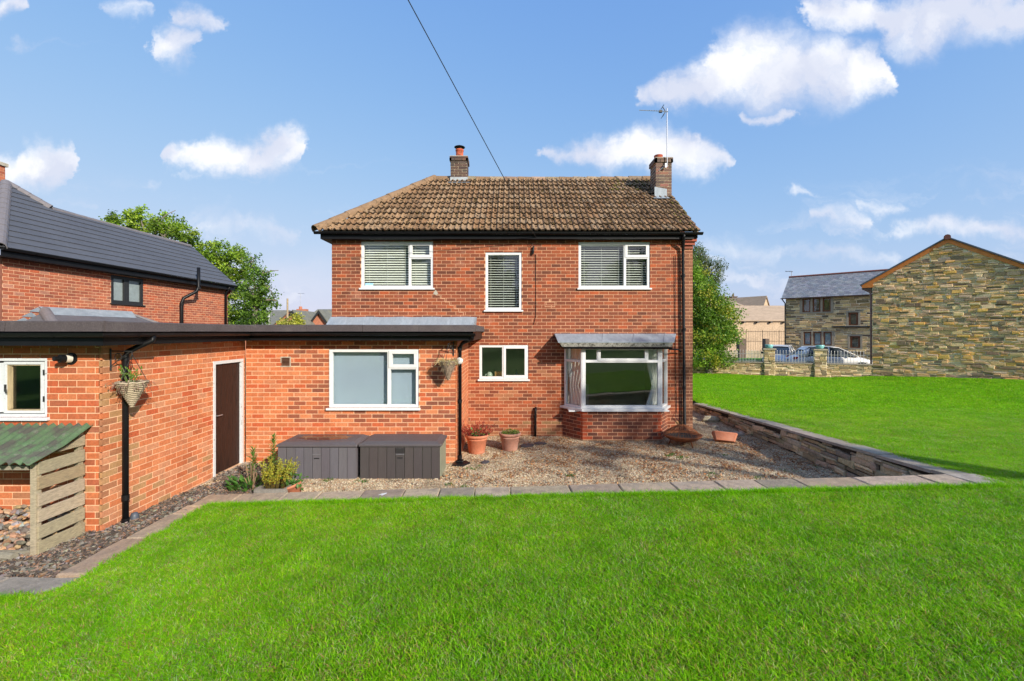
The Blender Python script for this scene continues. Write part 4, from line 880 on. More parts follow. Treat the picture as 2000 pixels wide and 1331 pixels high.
pipe(nb, [(px_+.02, pd_, .5), (px_+.02, pd_, 3.55), (px_+.05, pd_+.05, 3.72), (NE+.1, pd_+.34, 3.98), (NE+.12, pd_+.42, 4.15), (NE+.12, pd_+.42, 4.85)], .055, 'soil_pipe', 'black', [(px_+.02, pd_, 3.5), (px_+.02, pd_, 2.75), (NE+.12, pd_+.42, 4.12)])
pipe(nb, [(NE, nd(437)-.1, 4.35), (px_-.04, nd(437), 4.1), (px_-.04, nd(437), 1.0)], .045)
for i in range(3): s = MB(); s.box(XN-.1, XN+.02+.05*i, 18.523, 18.56+.05*i, 4.0+i*.085, 4.075+i*.085, ncol[3]); s.build('corbel_brick', MAT['brick'], nb)
# its chimney
cxx = -15.3; zt = 7.62
st = backing(nb, 'chimney', wallT(cxx-.6, 13.1, 1, 0, 6.2), .6, zt-6.2, [], MAT['mortar'], d0=-.5, d1=-.006)
v = 6.2; row = 0
while v < zt-.1:
    for T, w in ((wallT(cxx-.6, 13.1, 1, 0), .6), (wallT(cxx, 13.1, 0, 1), .5)):
        u = -.116*(row % 2)
        while u < w-.03:
            a, c = max(0, u+.005), min(w, u+.227); u += .232
            b = MB(T); b.box(a, c, -.03, random.uniform(0, .003), v+.005, v+.078, random.choice(ncol[:6])); b.build('brick', MAT['brick'], st)
    v += .083; row += 1
s = MB(); s.box(cxx-.64, cxx+.05, 13.05, 13.65, zt-.1, zt); s.build('coping', MAT['render'], st)
# lean-to roof below
lt = nd(65); l1 = nd(262); zt_ = 3.17
s = MB(); A0, A1 = Vector((XN+.02, lt+.25, zt_-.12)), Vector((XN+.02, l1-.05, zt_-.12)); B0, B1 = Vector((XN+1.3, lt-.6, 2.45)), Vector((XN+1.3, l1+.7, 2.45)); C0, C1 = Vector((XN+.01, lt-.85, 2.45)), Vector((XN+.01, l1+.8, 2.45))
s.add([A0, A1, B1, B0, C0, C1], [(0,3,2,1), (0,4,3), (1,2,5)]); lr = s.build('porch_roof', M('porch_slate', (.12, .125, .14), .5, (10, .2), (2, .15), (40, .1)), nb)
cap_tile(B0, A0+Vector((0, 0, .03)), .12, ntm, 'hip_tile', lr); cap_tile(B1, A1+Vector((0, 0, .03)), .05, ntm, 'hip_tile', lr)
s = MB(); s.add([(XN+.012, lt+.1, zt_), (XN+.012, l1-.1, zt_), (XN+.2, l1-.15, zt_-.2), (XN+.2, lt+.3, zt_-.2)], [(0,3,2,1)])
for k in range(5):
    y = lt+.1-k*.16; z = zt_-.02-k*.13; s.add([(XN+.013, y, z), (XN+.013, y-.22, z-.11), (XN+.013, y+.2, z-.13)], [(0,1,2)]); s.add([(XN+.013, l1-.1+k*.16, z), (XN+.013, l1-.3+k*.16, z-.13), (XN+.013, l1+.12+k*.16, z-.11)], [(0,1,2)])
s.build('lead_flashing', MAT['lead'], lr)
# ================================================================== ground
def sstep(x, a, b):
    t = np.clip((x-a)/(b-a), 0, 1); return t*t*(3-2*t)
def zl(X, D):
    X = np.asarray(X, float); D = np.asarray(D, float)
    z = .3+.052*np.clip(X, -6, 6)-.045*(np.clip(D, -10, 14.3)-6.3)*sstep(X, -5, 0)
    z = z+sstep(X, 15, 21.5)*.33*sstep(D, 9, 16)
    return z+.012*np.sin(X*1.3+.4)*np.sin(D*1.1)+.01*np.sin(X*.5-D*.7)
PIX, POX = -4.66, -4.28                      # long path beside the wing: inner and outer edge
CI, CO = 4.60, 4.20                          # cross path in front of the wood store
def din(X): return 6.87-.0807*(np.asarray(X, float)+4.66)
def zp(X): return .055+.055*(np.clip(np.asarray(X, float), -6, 6.3)+4.66)
WX0, WX1 = 5.87, 6.17                        # right-hand retaining wall
def wtop(D): return .634-.0449*(D-6.02)
s = MB(); s.box(-2500, 2500, -600, 4000, -1.2, -.16); tag(s.build('ground', MAT['ground']), 'wide open ground around the houses', None, kind='structure')
vs, fs = [], []
def patch(xs, dfun0, dfun1, nd_):
    b0 = len(vs); xs = list(xs)
    for x in xs:
        d0, d1 = dfun0(x), dfun1(x)
        for k in range(nd_+1):
            d = d0+(d1-d0)*k/nd_; vs.append((x, d, float(zl(x, d))-.02))
    m = nd_+1
    for i in range(len(xs)-1):
        for k in range(nd_): fs.append((b0+i*m+k, b0+(i+1)*m+k, b0+(i+1)*m+k+1, b0+i*m+k+1))
patch(np.linspace(POX-.05, WX1, 40), lambda x: -45, lambda x: float(din(x))-.40, 160)
patch(np.linspace(-40, POX-.05, 60), lambda x: -45, lambda x: CO+.04, 100)
bwA, bwB = Vector((17.6, 22.0, 0)), Vector((11.8, 24.1, 0))
def dbw(x): return 22+(17.6-x)*.362 if x < 17.6 else 22-(x-17.6)*1.19
patch(np.linspace(WX1-.02, 24, 60), lambda x: -45, lambda x: max(dbw(x), 12)+.15, 120)
patch(np.linspace(24, 60, 20), lambda x: -45, lambda x: 14.4, 40)
me = bpy.data.meshes.new('lawn'); me.from_pydata(vs, [], fs); me.materials.append(MAT['earth']); lawn = link('lawn', me); tag(lawn, 'mown green lawn around the house', None, kind='structure')
# sunken gravel yard
def grid_sheet(name, x0, x1, d0, d1, zf, mat, n=(40, 30)):
    v, f = [], []
    for i in range(n[0]+1):
        for k in range(n[1]+1):
            x = x0+(x1-x0)*i/n[0]; a = d0(x) if callable(d0) else d0; d = a+(d1-a)*k/n[1]; v.append((x, d, zf(x, d)))
    for i in range(n[0]):
        for k in range(n[1]): f.append((i*(n[1]+1)+k, (i+1)*(n[1]+1)+k, (i+1)*(n[1]+1)+k+1, i*(n[1]+1)+k+1))
    m = bpy.data.meshes.new(name); m.from_pydata(v, [], f); m.materials.append(mat); return link(name, m)
gzf = lambda x, d: .0+.012*math.sin(x*2.1)*math.sin(d*1.7)+(.05*max(0, (6.9-d))if x < -3 else 0)
tag(grid_sheet('gravel_yard', XW+.02, WX0+.1, lambda x: float(din(x))-.05, 17, gzf, MAT['gravel'], (90, 90)), 'sunken gravel yard along the back of the house', None, kind='structure')
tag(grid_sheet('soil_bed', XW-4, PIX+.04, lambda x: CI-.06, DW+.02, lambda x, d: -.01+.015*math.sin(x*5)*math.sin(d*7), MAT['soil'], (50, 16)), 'dark soil bed around the wood store', None, kind='structure')
tag(grid_sheet('soil_strip', XW, PIX+.05, lambda x: DW-.1, 7.2, lambda x, d: .005+.015*math.sin(x*9)*math.sin(d*6), MAT['soil'], (10, 30)), 'soil strip between extension wall and stone path', None, kind='structure')
# ---- stone path: coping slabs along the lawn
path = MB(); path.box(PIX+.03, WX0, 6.2, 6.21, -.1, -.05); path = path.build('stone_path', MAT['soil']); tag(path, 'stone slab path edging the lawn', None, kind='structure')
fcol = [(0.33,0.251,0.176),(0.37,0.284,0.197),(0.42,0.321,0.218),(0.3,0.233,0.168),(0.42,0.307,0.197),(0.46,0.349,0.235)]
def slab(pts, top, th=.055, c=None):
    """pts: outline; top(x,d): height"""
    c = jit(c or random.choice(fcol), .12); n = len(pts); ins = .012; cx = sum(p[0] for p in pts)/n; cy = sum(p[1] for p in pts)/n
    a = [(x, d, top(x, d)-th) for x, d in pts]; m_ = [(x, d, top(x, d)-.012) for x, d in pts]
    t_ = [(x+(cx-x)*ins/.3, d+(cy-d)*ins/.2, top(x, d)+random.uniform(-.003, .003)) for x, d in pts]
    b = MB(); b.add(a+m_+t_, [(i, (i+1) % n, n+(i+1) % n, n+i) for i in range(n)]+[(n+i, n+(i+1) % n, 2*n+(i+1) % n, 2*n+i) for i in range(n)]+[tuple(range(2*n, 3*n)), tuple(range(n-1, -1, -1))], c)
    return b.build('flagstone', MAT['flag'], path)
def rough_edge(a, c, k, amp):
    return [(a[0]+(c[0]-a[0])*i/k+(random.uniform(-amp, amp) if 0 < i < k else 0), a[1]+(c[1]-a[1])*i/k+(random.uniform(-amp, amp) if 0 < i < k else 0)) for i in range(k)]
xs = [-4.62]; 
while xs[-1] < 5.55: xs.append(xs[-1]+random.uniform(.48, .86))
xs[-1] = 5.80
px_list = [(410-1000), (545-1000)]
for i in range(len(xs)-1):
    a, c = xs[i], xs[i+1]-.012; sk = random.uniform(-.06, .06)
    o0, o1 = float(din(a))-.45+random.uniform(-.015, .015), float(din(c))-.45+random.uniform(-.015, .015)
    p0, p1, p2, p3 = (a+sk*.0, float(din(a))), (c, float(din(c))), (c+.02, o1), (a+.02, o0)
    tilt = random.uniform(-.006, .006); up = .012
    slab(rough_edge(p0, p1, 4, .008)+rough_edge(p1, p2, 2, .004)+rough_edge(p2, p3, 4, .012)+rough_edge(p3, p0, 2, .004), lambda x, d, t=tilt, u=up: float(zp(x))+u+t)
slab([(5.80, 6.06), (6.20, 6.05), (6.28, 5.55), (5.86, 5.60)], lambda x, d: .645, .06, (.42, .37, .30))
ys = [4.62]
while ys[-1] < 6.3: ys.append(ys[-1]+random.uniform(.55, .85))
ys[-1] = 6.50
for i in range(len(ys)-1):
    a, c = ys[i], ys[i+1]-.01; w = random.uniform(-.02, .02); tl = random.uniform(-.008, .008)
    slab(rough_edge((PIX+w, a), (POX+w, a), 2, .01)+rough_edge((POX+w, a), (POX+w, c), 3, .02)+rough_edge((POX+w, c), (PIX+w, c), 2, .01)+rough_edge((PIX+w, c), (PIX+w, a), 3, .012), lambda x, d, t=tl: .055+t)
xx = [POX+.02]
while xx[-1] > -8.4: xx.append(xx[-1]-random.uniform(.6, .95))
for i in range(len(xx)-1):
    a, c = xx[i+1]+.01, xx[i]; tl = random.uniform(-.006, .006); cn = .22 if i == 0 else 0
    slab(rough_edge((a, CO), (c-cn, CO), 3, .015)+[(c-cn, CO), (c, CO+.3 if cn else CO)]+rough_edge((c, CI), (a, CI), 3, .012)+[(a, CI)], lambda x, d, t=tl: .052+t, c=(.32, .275, .22))
# ---- retaining walls
rw = thing('retaining_wall', 'low dry-stone retaining wall with flat coping beside the sunken gravel yard', 'wall', (WX0, 10, 0))
TRW = wallT(WX0, 14.6, 0, -1); rl = 14.6-6.05           # u runs towards the camera, faces -X
T2 = Matrix(((0, -1, 0, WX0), (-1, 0, 0, 14.6), (0, 0, 1, -.06), (0, 0, 0, 1)))
wcol = [(0.65,0.512,0.299),(0.725,0.561,0.345),(0.5,0.403,0.253),(0.438,0.354,0.23),(0.375,0.305,0.207),(0.587,0.476,0.31),(0.312,0.262,0.184),(0.537,0.415,0.23),(0.625,0.537,0.38),(0.4,0.317,0.196)]
mo = MB(); mo.prism([(WX0+.03, 14.6, -.1), (WX0+.03, 6.0, -.1), (WX0+.03, 6.0, wtop(6.0)-.03), (WX0+.03, 14.6, wtop(14.6)-.03)], (0, 0, 0), (.26, 0, 0)); mo = mo.build('core', M('dark_core', (.05, .043, .032), 1, (20, .4), None, (60, .8)), rw)
stone_wall(rw, T2, rl, .70, [], wcol, 300, rows=(.07, .14), lens=(.14, .46), mort=mo, joint=.012, proud=(-.01, .045), mat='stonew', skinny=.4, rag=.85,
           inside=lambda u, v: v-.06 < wtop(14.6-u)-.045)
y = 14.5
while y > 6.1:
    l_ = random.uniform(.55, 1.0); y2 = max(y-l_, 6.04); b = MB(); q = random.uniform(-.006, .006)
    b.prism([(WX0-.04, y, wtop(y)-.045+q), (WX1, y, wtop(y)-.045+q), (WX1-.01, y, wtop(y)+.0+q), (WX0-.03, y, wtop(y)+q)], (0, y, 0), (0, y2+.01, wtop(y2)-wtop(y)), jit((.36, .30, .225), .15)); b.build('coping_stone', MAT['flag'], rw); y = y2
rw2 = thing('yard_wall', 'rough stone wall under the slab path facing the house', 'wall', (.6, 6.4, 0))
L2 = math.hypot(WX0-PIX, .85); T3 = Matrix((((PIX-WX0)/L2, .0805, 0, WX0), (.85/L2, .997, 0, float(din(WX0))-.06), (0, 0, 1, -.06), (0, 0, 0, 1)))
mo = MB(); mo.prism([(WX0, float(din(WX0))-.35, -.1), (WX0, float(din(WX0))-.07, -.1), (WX0, float(din(WX0))-.07, float(zp(WX0))-.05), (WX0, float(din(WX0))-.35, float(zp(WX0))-.05)], (WX0, 0, 0), (PIX+.1, .84, -.56)); mo = mo.build('core', MAT['soil'], rw2)
stone_wall(rw2, T3, L2-1.2, .62, [], wcol, 0, rows=(.07, .13), lens=(.16, .5), mort=mo, joint=.012, proud=(-.01, .03), mat='stonew', rag=1.2, inside=lambda u, v: v-.06 < float(zp(WX0-u*.996))-.05)
for x, y, r, nm in ((5.52, 11.0, .12, 'long pale stone lying at the foot of the retaining wall behind the clay trough'), (5.35, 11.9, .09, 'small stone beside the house corner at the retaining wall'), (5.60, 12.7, .2, 'large brown stone in the gap between house corner and retaining wall')):
    b = MB(); n = 9; b.lathe([(0, -.02), (r*.9, 0), (r, r*.4), (r*.7, r*.8), (0, r*.9)], (x, y, 0), n, jit((.36, .30, .21), .2), 1.3, .8)
    tag(b.build('loose_stone', MAT['stonew']), nm, 'stone', 'loose stones by the retaining wall')
# ---- scattered stuff as instances on points
def scatter(name, pts, rots, scl, srcs, label, z_up=True):
    me = bpy.data.meshes.new(name); me.vertices.add(len(pts)); me.vertices.foreach_set('co', np.asarray(pts, 'f').ravel())
    a = me.attributes.new('rot', 'FLOAT_VECTOR', 'POINT'); a.data.foreach_set('vector', np.asarray(rots, 'f').ravel())
    a = me.attributes.new('scl', 'FLOAT', 'POINT'); a.data.foreach_set('value', np.asarray(scl, 'f'))
    a = me.attributes.new('idx', 'INT', 'POINT'); a.data.foreach_set('value', rng.integers(0, len(srcs), len(pts)).astype('i'))
    o = link(name, me); g = bpy.data.node_groups.new(name, 'GeometryNodeTree')
    g.interface.new_socket('Geometry', in_out='INPUT', socket_type='NodeSocketGeometry'); g.interface.new_socket('Geometry', in_out='OUTPUT', socket_type='NodeSocketGeometry')
    gi, go, jn = g.nodes.new('NodeGroupInput'), g.nodes.new('NodeGroupOutput'), g.nodes.new('GeometryNodeJoinGeometry')
    def attr(n_, t): x = g.nodes.new('GeometryNodeInputNamedAttribute'); x.data_type = t; x.inputs[0].default_value = n_; return x
    ar, as_, ai = attr('rot', 'FLOAT_VECTOR'), attr('scl', 'FLOAT'), attr('idx', 'INT')
    for k, s_ in enumerate(srcs):
        ip = g.nodes.new('GeometryNodeInstanceOnPoints'); oi = g.nodes.new('GeometryNodeObjectInfo'); oi.inputs[0].default_value = s_; cmp = g.nodes.new('FunctionNodeCompare'); cmp.data_type = 'INT'; cmp.operation = 'EQUAL'; cmp.inputs[3].default_value = k
        g.links.new(ai.outputs[0], cmp.inputs[2]); g.links.new(gi.outputs[0], ip.inputs[0]); g.links.new(cmp.outputs[0], ip.inputs[1]); g.links.new(oi.outputs['Geometry'], ip.inputs[2])
        e2r = g.nodes.new('FunctionNodeEulerToRotation'); g.links.new(ar.outputs[0], e2r.inputs[0]); g.links.new(e2r.outputs[0], ip.inputs['Rotation']); g.links.new(as_.outputs[0], ip.inputs['Scale']); g.links.new(ip.outputs[0], jn.inputs[0])
    g.links.new(jn.outputs[0], go.inputs[0]); m = o.modifiers.new('scatter', 'NODES'); m.node_group = g
    return tag(o, label, None, kind='stuff')
def src(name, mb, mat): return bpy.data.objects.new(name, mb.mesh(name, mat))
def tuft(n, R, h, w, cols, lean=.5):
    b = MB()
    for i in range(n):
        a, r = random.uniform(0, 6.28), R*math.sqrt(random.random()); x, y = r*math.cos(a), r*math.sin(a); hh = h*random.uniform(.5, 1.15); t = random.uniform(0, 6.28); ww = w*random.uniform(.7, 1.2)
        lx, ly = random.gauss(0, lean)*hh, random.gauss(0, lean)*hh; dx, dy = math.cos(t)*ww/2, math.sin(t)*ww/2
        c = jit(random.choice(cols), .22)
        b.add([(x-dx, y-dy, -.01), (x+dx, y+dy, -.01), (x+lx*.4+dx*.8, y+ly*.4+dy*.8, hh*.6), (x+lx*.4-dx*.8, y+ly*.4-dy*.8, hh*.6), (x+lx, y+ly, hh*.95)], [(0,1,2,3), (3,2,4)], c)
    return b
gcols = [(.18,.485,.006),(.21,.55,.008),(.145,.40,.006),(.27,.60,.012),(.19,.50,.008),(.35,.60,.018)]*3+[(.46,.45,.13),(.40,.28,.10),(.40,.54,.18),(.50,.42,.16)]
gs = [src('grass_tuft', tuft(120, .13, .044, .0055, gcols, .75), MAT['grass']) for k in range(4)]
gs += [src('grass_tuft', tuft(110, .13, .04, .0055, gcols[:18]+[(.50,.42,.16),(.38,.26,.10),(.46,.50,.18)]*4, .85), MAT['grass'])]*2
gf = [src('grass_far', tuft(90, .26, .05, .014, gcols[:18]+[(.30,.45,.08),(.46,.45,.13),(.24,.38,.02),(.12,.30,.01)], .6), MAT['grass']) for k in range(3)]
def in_lawn(x, d):
    a = (x > POX+.02) & (x < WX1) & (d < din(x)-.455)
    b = (x <= POX+.02) & (d < CO-.01)
    c = (x >= WX1) & (d < np.where(x < 17.6, 22+(17.6-x)*.362, 22-(x-17.6)*1.19)-.12)
    return a | b | c
def grass_pts(n, xr, dr):
    x = rng.uniform(*xr, n); d = rng.uniform(*dr, n); k = in_lawn(x, d) & (np.abs(x) < np.maximum(d, 0)*1.25+3.2); x, d = x[k], d[k]
    return np.stack([x, d, zl(x, d)-.012], 1)
near = np.concatenate([grass_pts(34000, (-9, 9.5), (1.4, 7.0)), grass_pts(12000, (WX1, 17), (6.5, 13))])
r = np.zeros_like(near); r[:, 2] = rng.uniform(0, 6.28, len(near))
scatter('grass', near, r, rng.uniform(.7, 1.25, len(near)), gs, 'short green grass of the lawn in the foreground')
farp = grass_pts(17000, (5, 32), (11, 26)); r = np.zeros_like(farp); r[:, 2] = rng.uniform(0, 6.28, len(farp))
scatter('grass', farp, r, rng.uniform(.7, 1.2, len(farp)), gf, 'short green grass of the lawn towards the stone houses')
# taller grass along the slab edge
n = 900; x = rng.uniform(POX, WX1-.1, n); e = np.stack([x, din(x)-.465-rng.uniform(0, .05, n), zp(x)-.02], 1); r = np.zeros_like(e); r[:, 2] = rng.uniform(0, 6.28, n)
m2 = 260; y = rng.uniform(CO, 6.4, m2); e2 = np.stack([np.full(m2, POX+.03)+rng.uniform(0, .05, m2), y, np.full(m2, .03)], 1); m3 = 260; x3 = rng.uniform(-8, POX, m3); e3 = np.stack([x3, np.full(m3, CO-.03)-rng.uniform(0, .05, m3), np.full(m3, .03)], 1)
e = np.concatenate([e, e2, e3]); r = np.zeros_like(e); r[:, 2] = rng.uniform(0, 6.28, len(e))
et = [src('edge_tuft', tuft(40, .05, .085, .005, gcols[:18], .45), MAT['grass']) for k in range(2)]
scatter('grass', e, r, rng.uniform(.7, 1.2, len(e)), et, 'longer grass fringe along the stone slabs')
# gravel
def pebbles(n, R, r0, r1, cols):
    b = MB()
    for i in range(n):
        a, q = random.uniform(0, 6.28), R*math.sqrt(random.random()); x, y = q*math.cos(a), q*math.sin(a); r_ = random.uniform(r0, r1); k = 5; ph = random.uniform(0, 6); sxx, syy = random.uniform(.7, 1.3), random.uniform(.7, 1.3); z = random.uniform(-.3, .6)*r_
        vs = [(x+r_*sxx*math.cos(ph+6.283*j/k)*random.uniform(.8, 1.2), y+r_*syy*math.sin(ph+6.283*j/k)*random.uniform(.8, 1.2), z) for j in range(k)]+[(x+random.uniform(-.3, .3)*r_, y+random.uniform(-.3, .3)*r_, z+r_*random.uniform(.5, .9)), (x, y, z-r_*.5)]
        b.add(vs, [(j, (j+1) % k, k) for j in range(k)]+[((j+1) % k, j, k+1) for j in range(k)], jit(random.choice(cols), .2))
    return b
pcol = [(0.39,0.301,0.184),(0.445,0.347,0.22),(0.316,0.238,0.145),(0.52,0.42,0.281),(0.251,0.192,0.123),(0.575,0.484,0.343),(0.186,0.137,0.0922),(0.371,0.238,0.123),(0.316,0.173,0.0791),(0.464,0.374,0.246)]
ps = [src('pebbles', pebbles(90, .13, .007, .017, pcol), MAT['pebble']) for k in range(5)]
n = 9500; x = rng.uniform(XW+.1, WX0-.05, n); d = rng.uniform(6.1, 14.5, n)
k = (d > din(x)-.0) & ~((x > XL) & (x < XR) & (d > DM)) & ~((x < XA1) & (d > DA)) & ~((x > BF0) & (x < BF1) & (d > DB)); x, d = x[k], d[k]
r = np.zeros((len(x), 3)); r[:, 2] = rng.uniform(0, 6.28, len(x))
scatter('gravel', np.stack([x, d, np.full(len(x), .004)], 1), r, rng.uniform(.8, 1.25, len(x)), ps, 'tan gravel stones of the sunken yard')
# fallen leaves
def chips(n, R, l0, l1, cols, flat=.35):
    b = MB()
    for i in range(n):
        a, q = random.uniform(0, 6.28), R*math.sqrt(random.random()); x, y = q*math.cos(a), q*math.sin(a); l_ = random.uniform(l0, l1); w = l_*random.uniform(.25, .55); t = random.uniform(0, 6.28); ux, uy = math.cos(t)*l_/2, math.sin(t)*l_/2; vx, vy = -math.sin(t)*w/2, math.cos(t)*w/2
        z = random.uniform(.004, .03); zz = [z+random.uniform(-1, 1)*l_*flat*.5 for _ in range(4)]; th = l_*.12
        p = [(x-ux, y-uy, zz[0]), (x+vx, y+vy, zz[1]), (x+ux, y+uy, zz[2]), (x-vx, y-vy, zz[3])]
        b.add(p+[(q0, q1, q2-th) for q0, q1, q2 in p], [(0,3,2,1), (4,5,6,7), (0,1,5,4), (1,2,6,5), (2,3,7,6), (3,0,4,7)], jit(random.choice(cols), .25))
    return b
lcol = [(.30,.13,.045),(.36,.18,.07),(.22,.09,.04),(.42,.24,.11),(.17,.08,.04)]
ls = [src('leaves', chips(26, .22, .02, .05, lcol, .6), MAT['bark']) for k in range(3)]
n = 560; x = rng.uniform(-1.1, WX0-.1, n); d = 6.6+rng.random(n)**.7*4.2; k = ~((x > BF0-.1) & (x < BF1) & (d > DB-.02)) & (d < DM-.05)
x, d = x[k], d[k]; keep = rng.random(len(x)) < np.where((x > .3) & (d > 8.2), 1, .45); x, d = x[keep], d[keep]; r = np.zeros((len(x), 3)); r[:, 2] = rng.uniform(0, 6.28, len(x))
scatter('fallen_leaves', np.stack([x, d, np.full(len(x), .012)], 1), r, rng.uniform(.6, 1.2, len(x)), ls, 'brown fallen leaves scattered over the gravel')
bc = [(.10,.075,.055),(.15,.11,.08),(.06,.045,.036),(.22,.15,.10),(.30,.16,.08),(.25,.22,.18),(.08,.07,.06),(.18,.14,.11)]
bs_ = [src('bark', chips(60, .16, .025, .075, bc, .7), MAT['bark']) for k in range(4)]
n = 1100; x = rng.uniform(-8.5, PIX-.02, n); d = rng.uniform(CI, 6.95, n); k = (d < DW-.03) | (x > XW+.03); x, d = x[k], d[k]; r = np.zeros((len(x), 3)); r[:, 2] = rng.uniform(0, 6.28, len(x))
scatter('bark_mulch', np.stack([x, d, np.full(len(x), .005)], 1), r, rng.uniform(.7, 1.2, len(x)), bs_, 'dark bark chips on the bed beside the extension')
n = 130; x = rng.uniform(XW+.1, -3.9, n); d = rng.uniform(6.9, 8.5, n); r = np.zeros((n, 3)); r[:, 2] = rng.uniform(0, 6.28, n)
scatter('bark_mulch', np.stack([x, d, np.full(n, .01)], 1), r, rng.uniform(.6, 1.0, n), bs_, 'bark and leaf scraps near the brown door')
# small weeds in the gravel
wt = [src('weed', tuft(16, .07, .035, .012, [(.06,.15,.02),(.09,.20,.03),(.12,.22,.03)], .8), MAT['leaf']) for k in range(3)]
wp = [(700, 945), (640, 940), (905, 953), (925, 915), (870, 952), (1110, 930), (1310, 890), (1335, 895), (1480, 935), (1545, 922), (1590, 912), (1420, 890), (1390, 930)]
pts = []
for px, py in wp:
    p = P(px, py, EYE*F/(py-HOR)); pts += [(p.x+random.uniform(-.12, .12), p.y+random.uniform(-.1, .1), .01) for _ in range(random.randint(2, 5))]
r = np.zeros((len(pts), 3)); r[:, 2] = rng.uniform(0, 6.28, len(pts)); scatter('weeds', pts, r, rng.uniform(.5, 1.3, len(pts)), wt, 'small green weeds growing through the gravel')
# tarmac drive behind the boundary wall
s = MB(); s.add([(4, 25.5, .1), (17.4, 22.4, .1), (40, 28, .1), (45, 60, .1), (-5, 60, .1)], [(0,1,2,3,4)]); tag(s.build('driveway', MAT['asphalt']), 'tarmac drive behind the boundary wall', None, kind='structure')
# hills on the horizon
s = MB(); n = 90; vs = []
for i in range(n+1):
    x = -2400+4800*i/n; h = 75+26*math.sin(i*.21+1)+14*math.sin(i*.53)+6*math.sin(i*1.7); vs += [(x, 2200, -5), (x, 2500, h), (x, 3000, h*.6)]
s.add(vs, [(i*3+k, i*3+3+k, i*3+4+k, i*3+1+k) for i in range(n) for k in range(2)]); tag(s.build('hills', MAT['hill']), 'low hills on the far horizon', None, kind='structure')
# ================================================================== garden objects
def leaf(b, p, n, t, l_, w, col):
    """one pointed leaf at p, along t, facing n"""
    p, t, n = Vector(p), Vector(t).normalized(), Vector(n); sd = t.cross(n)
    if sd.length < 1e-3: sd = t.orthogonal()
    sd.normalize(); up = sd.cross(t)
    b.add([p, p+t*l_*.45+sd*w*.5+up*l_*.06, p+t*l_, p+t*l_*.45-sd*w*.5+up*l_*.06], [(0,1,2,3)], col)
def rv(): 
    while True:
        v = Vector((random.uniform(-1, 1), random.uniform(-1, 1), random.uniform(-1, 1)))
        if .05 < v.length < 1: return v.normalized()
def twig_cloud(b, c, R, n, l_, w, cols, up=.5, flat=1):
    for i in range(n):
        d = rv(); d.z = abs(d.z)*flat; p = Vector(c)+Vector((d.x*R[0], d.y*R[1], d.z*R[2]))*random.random()**.5
        leaf(b, p, rv()+Vector((0, 0, 1)), d+Vector((0, 0, up))+rv()*.6, l_*random.uniform(.6, 1.3), w*random.uniform(.6, 1.3), jit(random.choice(cols), .25))
# ---- storage boxes
def storage_box(x0, x1, y0, y1, z1, label, cbody, clid, cside, latch, seed):
    o = thing('storage_box', label, 'storage box', ((x0+x1)/2, (y0+y1)/2, 0), 'storage boxes against the extension')
    b = MB(); b.box(x0+.03, x1-.03, y0+.035, y1-.03, .0, z1-.06, cside); b.build('body', MAT['resin'], o)
    n = 9; pw = (x1-x0-.05)/n; mid = 4
    for k in range(n):
        a = x0+.025+k*pw; b = MB(); b.box(a+.004, a+pw-.004, y0+.016, y0+.036, .012, z1-.075, jit(cbody, .06)); b.build('front_panel', MAT['resin'], o, bevel=.003)
    a = x0+.025+mid*pw
    b = MB(); b.box(a+.002, a+pw-.002, y0+.008, y0+.0155, z1-.20, z1-.187, (.16, .155, .165)); b.box(a+.03, a+pw-.03, y0+.010, y0+.0155, z1-.265, z1-.25, (.01, .01, .012)); b.build('latch', MAT['resin'], o)
    if latch: b = MB(); b.box(a+.004, a+pw-.004, y0+.004, y0+.0157, z1-.175, z1-.09, (.025, .022, .022)); b.box(a+pw/2-.012, a+pw/2+.012, y0-.002, y0+.0038, z1-.10, z1-.085, (.05, .05, .05)); b.build('hasp', MAT['resin'], o)
    for x, s_ in ((x1-.03, 1), (x0+.03, -1)):
        for k in range(4):
            d = (y1-y0-.08)/4; b = MB(); q0, q1 = y0+.04+k*d+.004, y0+.04+(k+1)*d-.004; b.box(min(x+.001*s_, x+.012*s_), max(x+.001*s_, x+.012*s_), q0, q1, .012, z1-.08, jit(cside, .06)); b.build('side_panel', MAT['resin'], o)
    b = MB(); b.box(x0, x1, y0, y1, z1-.065, z1-.02, clid); 
    b.add([(x0+.02, y0+.02, z1-.02), (x1-.02, y0+.02, z1-.02), (x1-.02, y1-.02, z1-.02), (x0+.02, y1-.02, z1-.02), (x0+.09, y0+.09, z1+.012), (x1-.09, y0+.09, z1+.012), (x1-.09, y1-.07, z1+.018), (x0+.09, y1-.07, z1+.018)], [(0,1,5,4),(1,2,6,5),(2,3,7,6),(3,0,4,7),(4,5,6,7)], clid)
    b.build('lid', MAT['resin'], o, bevel=.012)
    return o
YB0, YB1 = 7.74, 8.45
o = storage_box(-4.06, -2.665, YB0, YB1, .625, 'slate grey plastic storage box with puddle on its lid, nearer the brown door', (.115, .107, .118), (.098, .086, .09), (.11, .10, .11), False, 1)
n = 26; b = MB(); b.add([(-3.38+.46*math.cos(6.283*k/n)*(1+.12*math.sin(k*1.9)), 8.13+.2*math.sin(6.283*k/n)*(1+.1*math.sin(k*2.7)), .6465) for k in range(n)], [tuple(range(n))])
pud = bpy.data.materials.new('puddle'); pud.use_nodes = True; pb = pud.node_tree.nodes['Principled BSDF']; pb.inputs['Base Color'].default_value = (.04, .03, .028, 1); pb.inputs['Roughness'].default_value = .03; pb.inputs['IOR'].default_value = 1.6
for v in b.v: pass
b.v = [(x, y, .625+.014+(y-7.83)/.55*.006) for x, y, z in b.v]; b.build('puddle', pud, o)
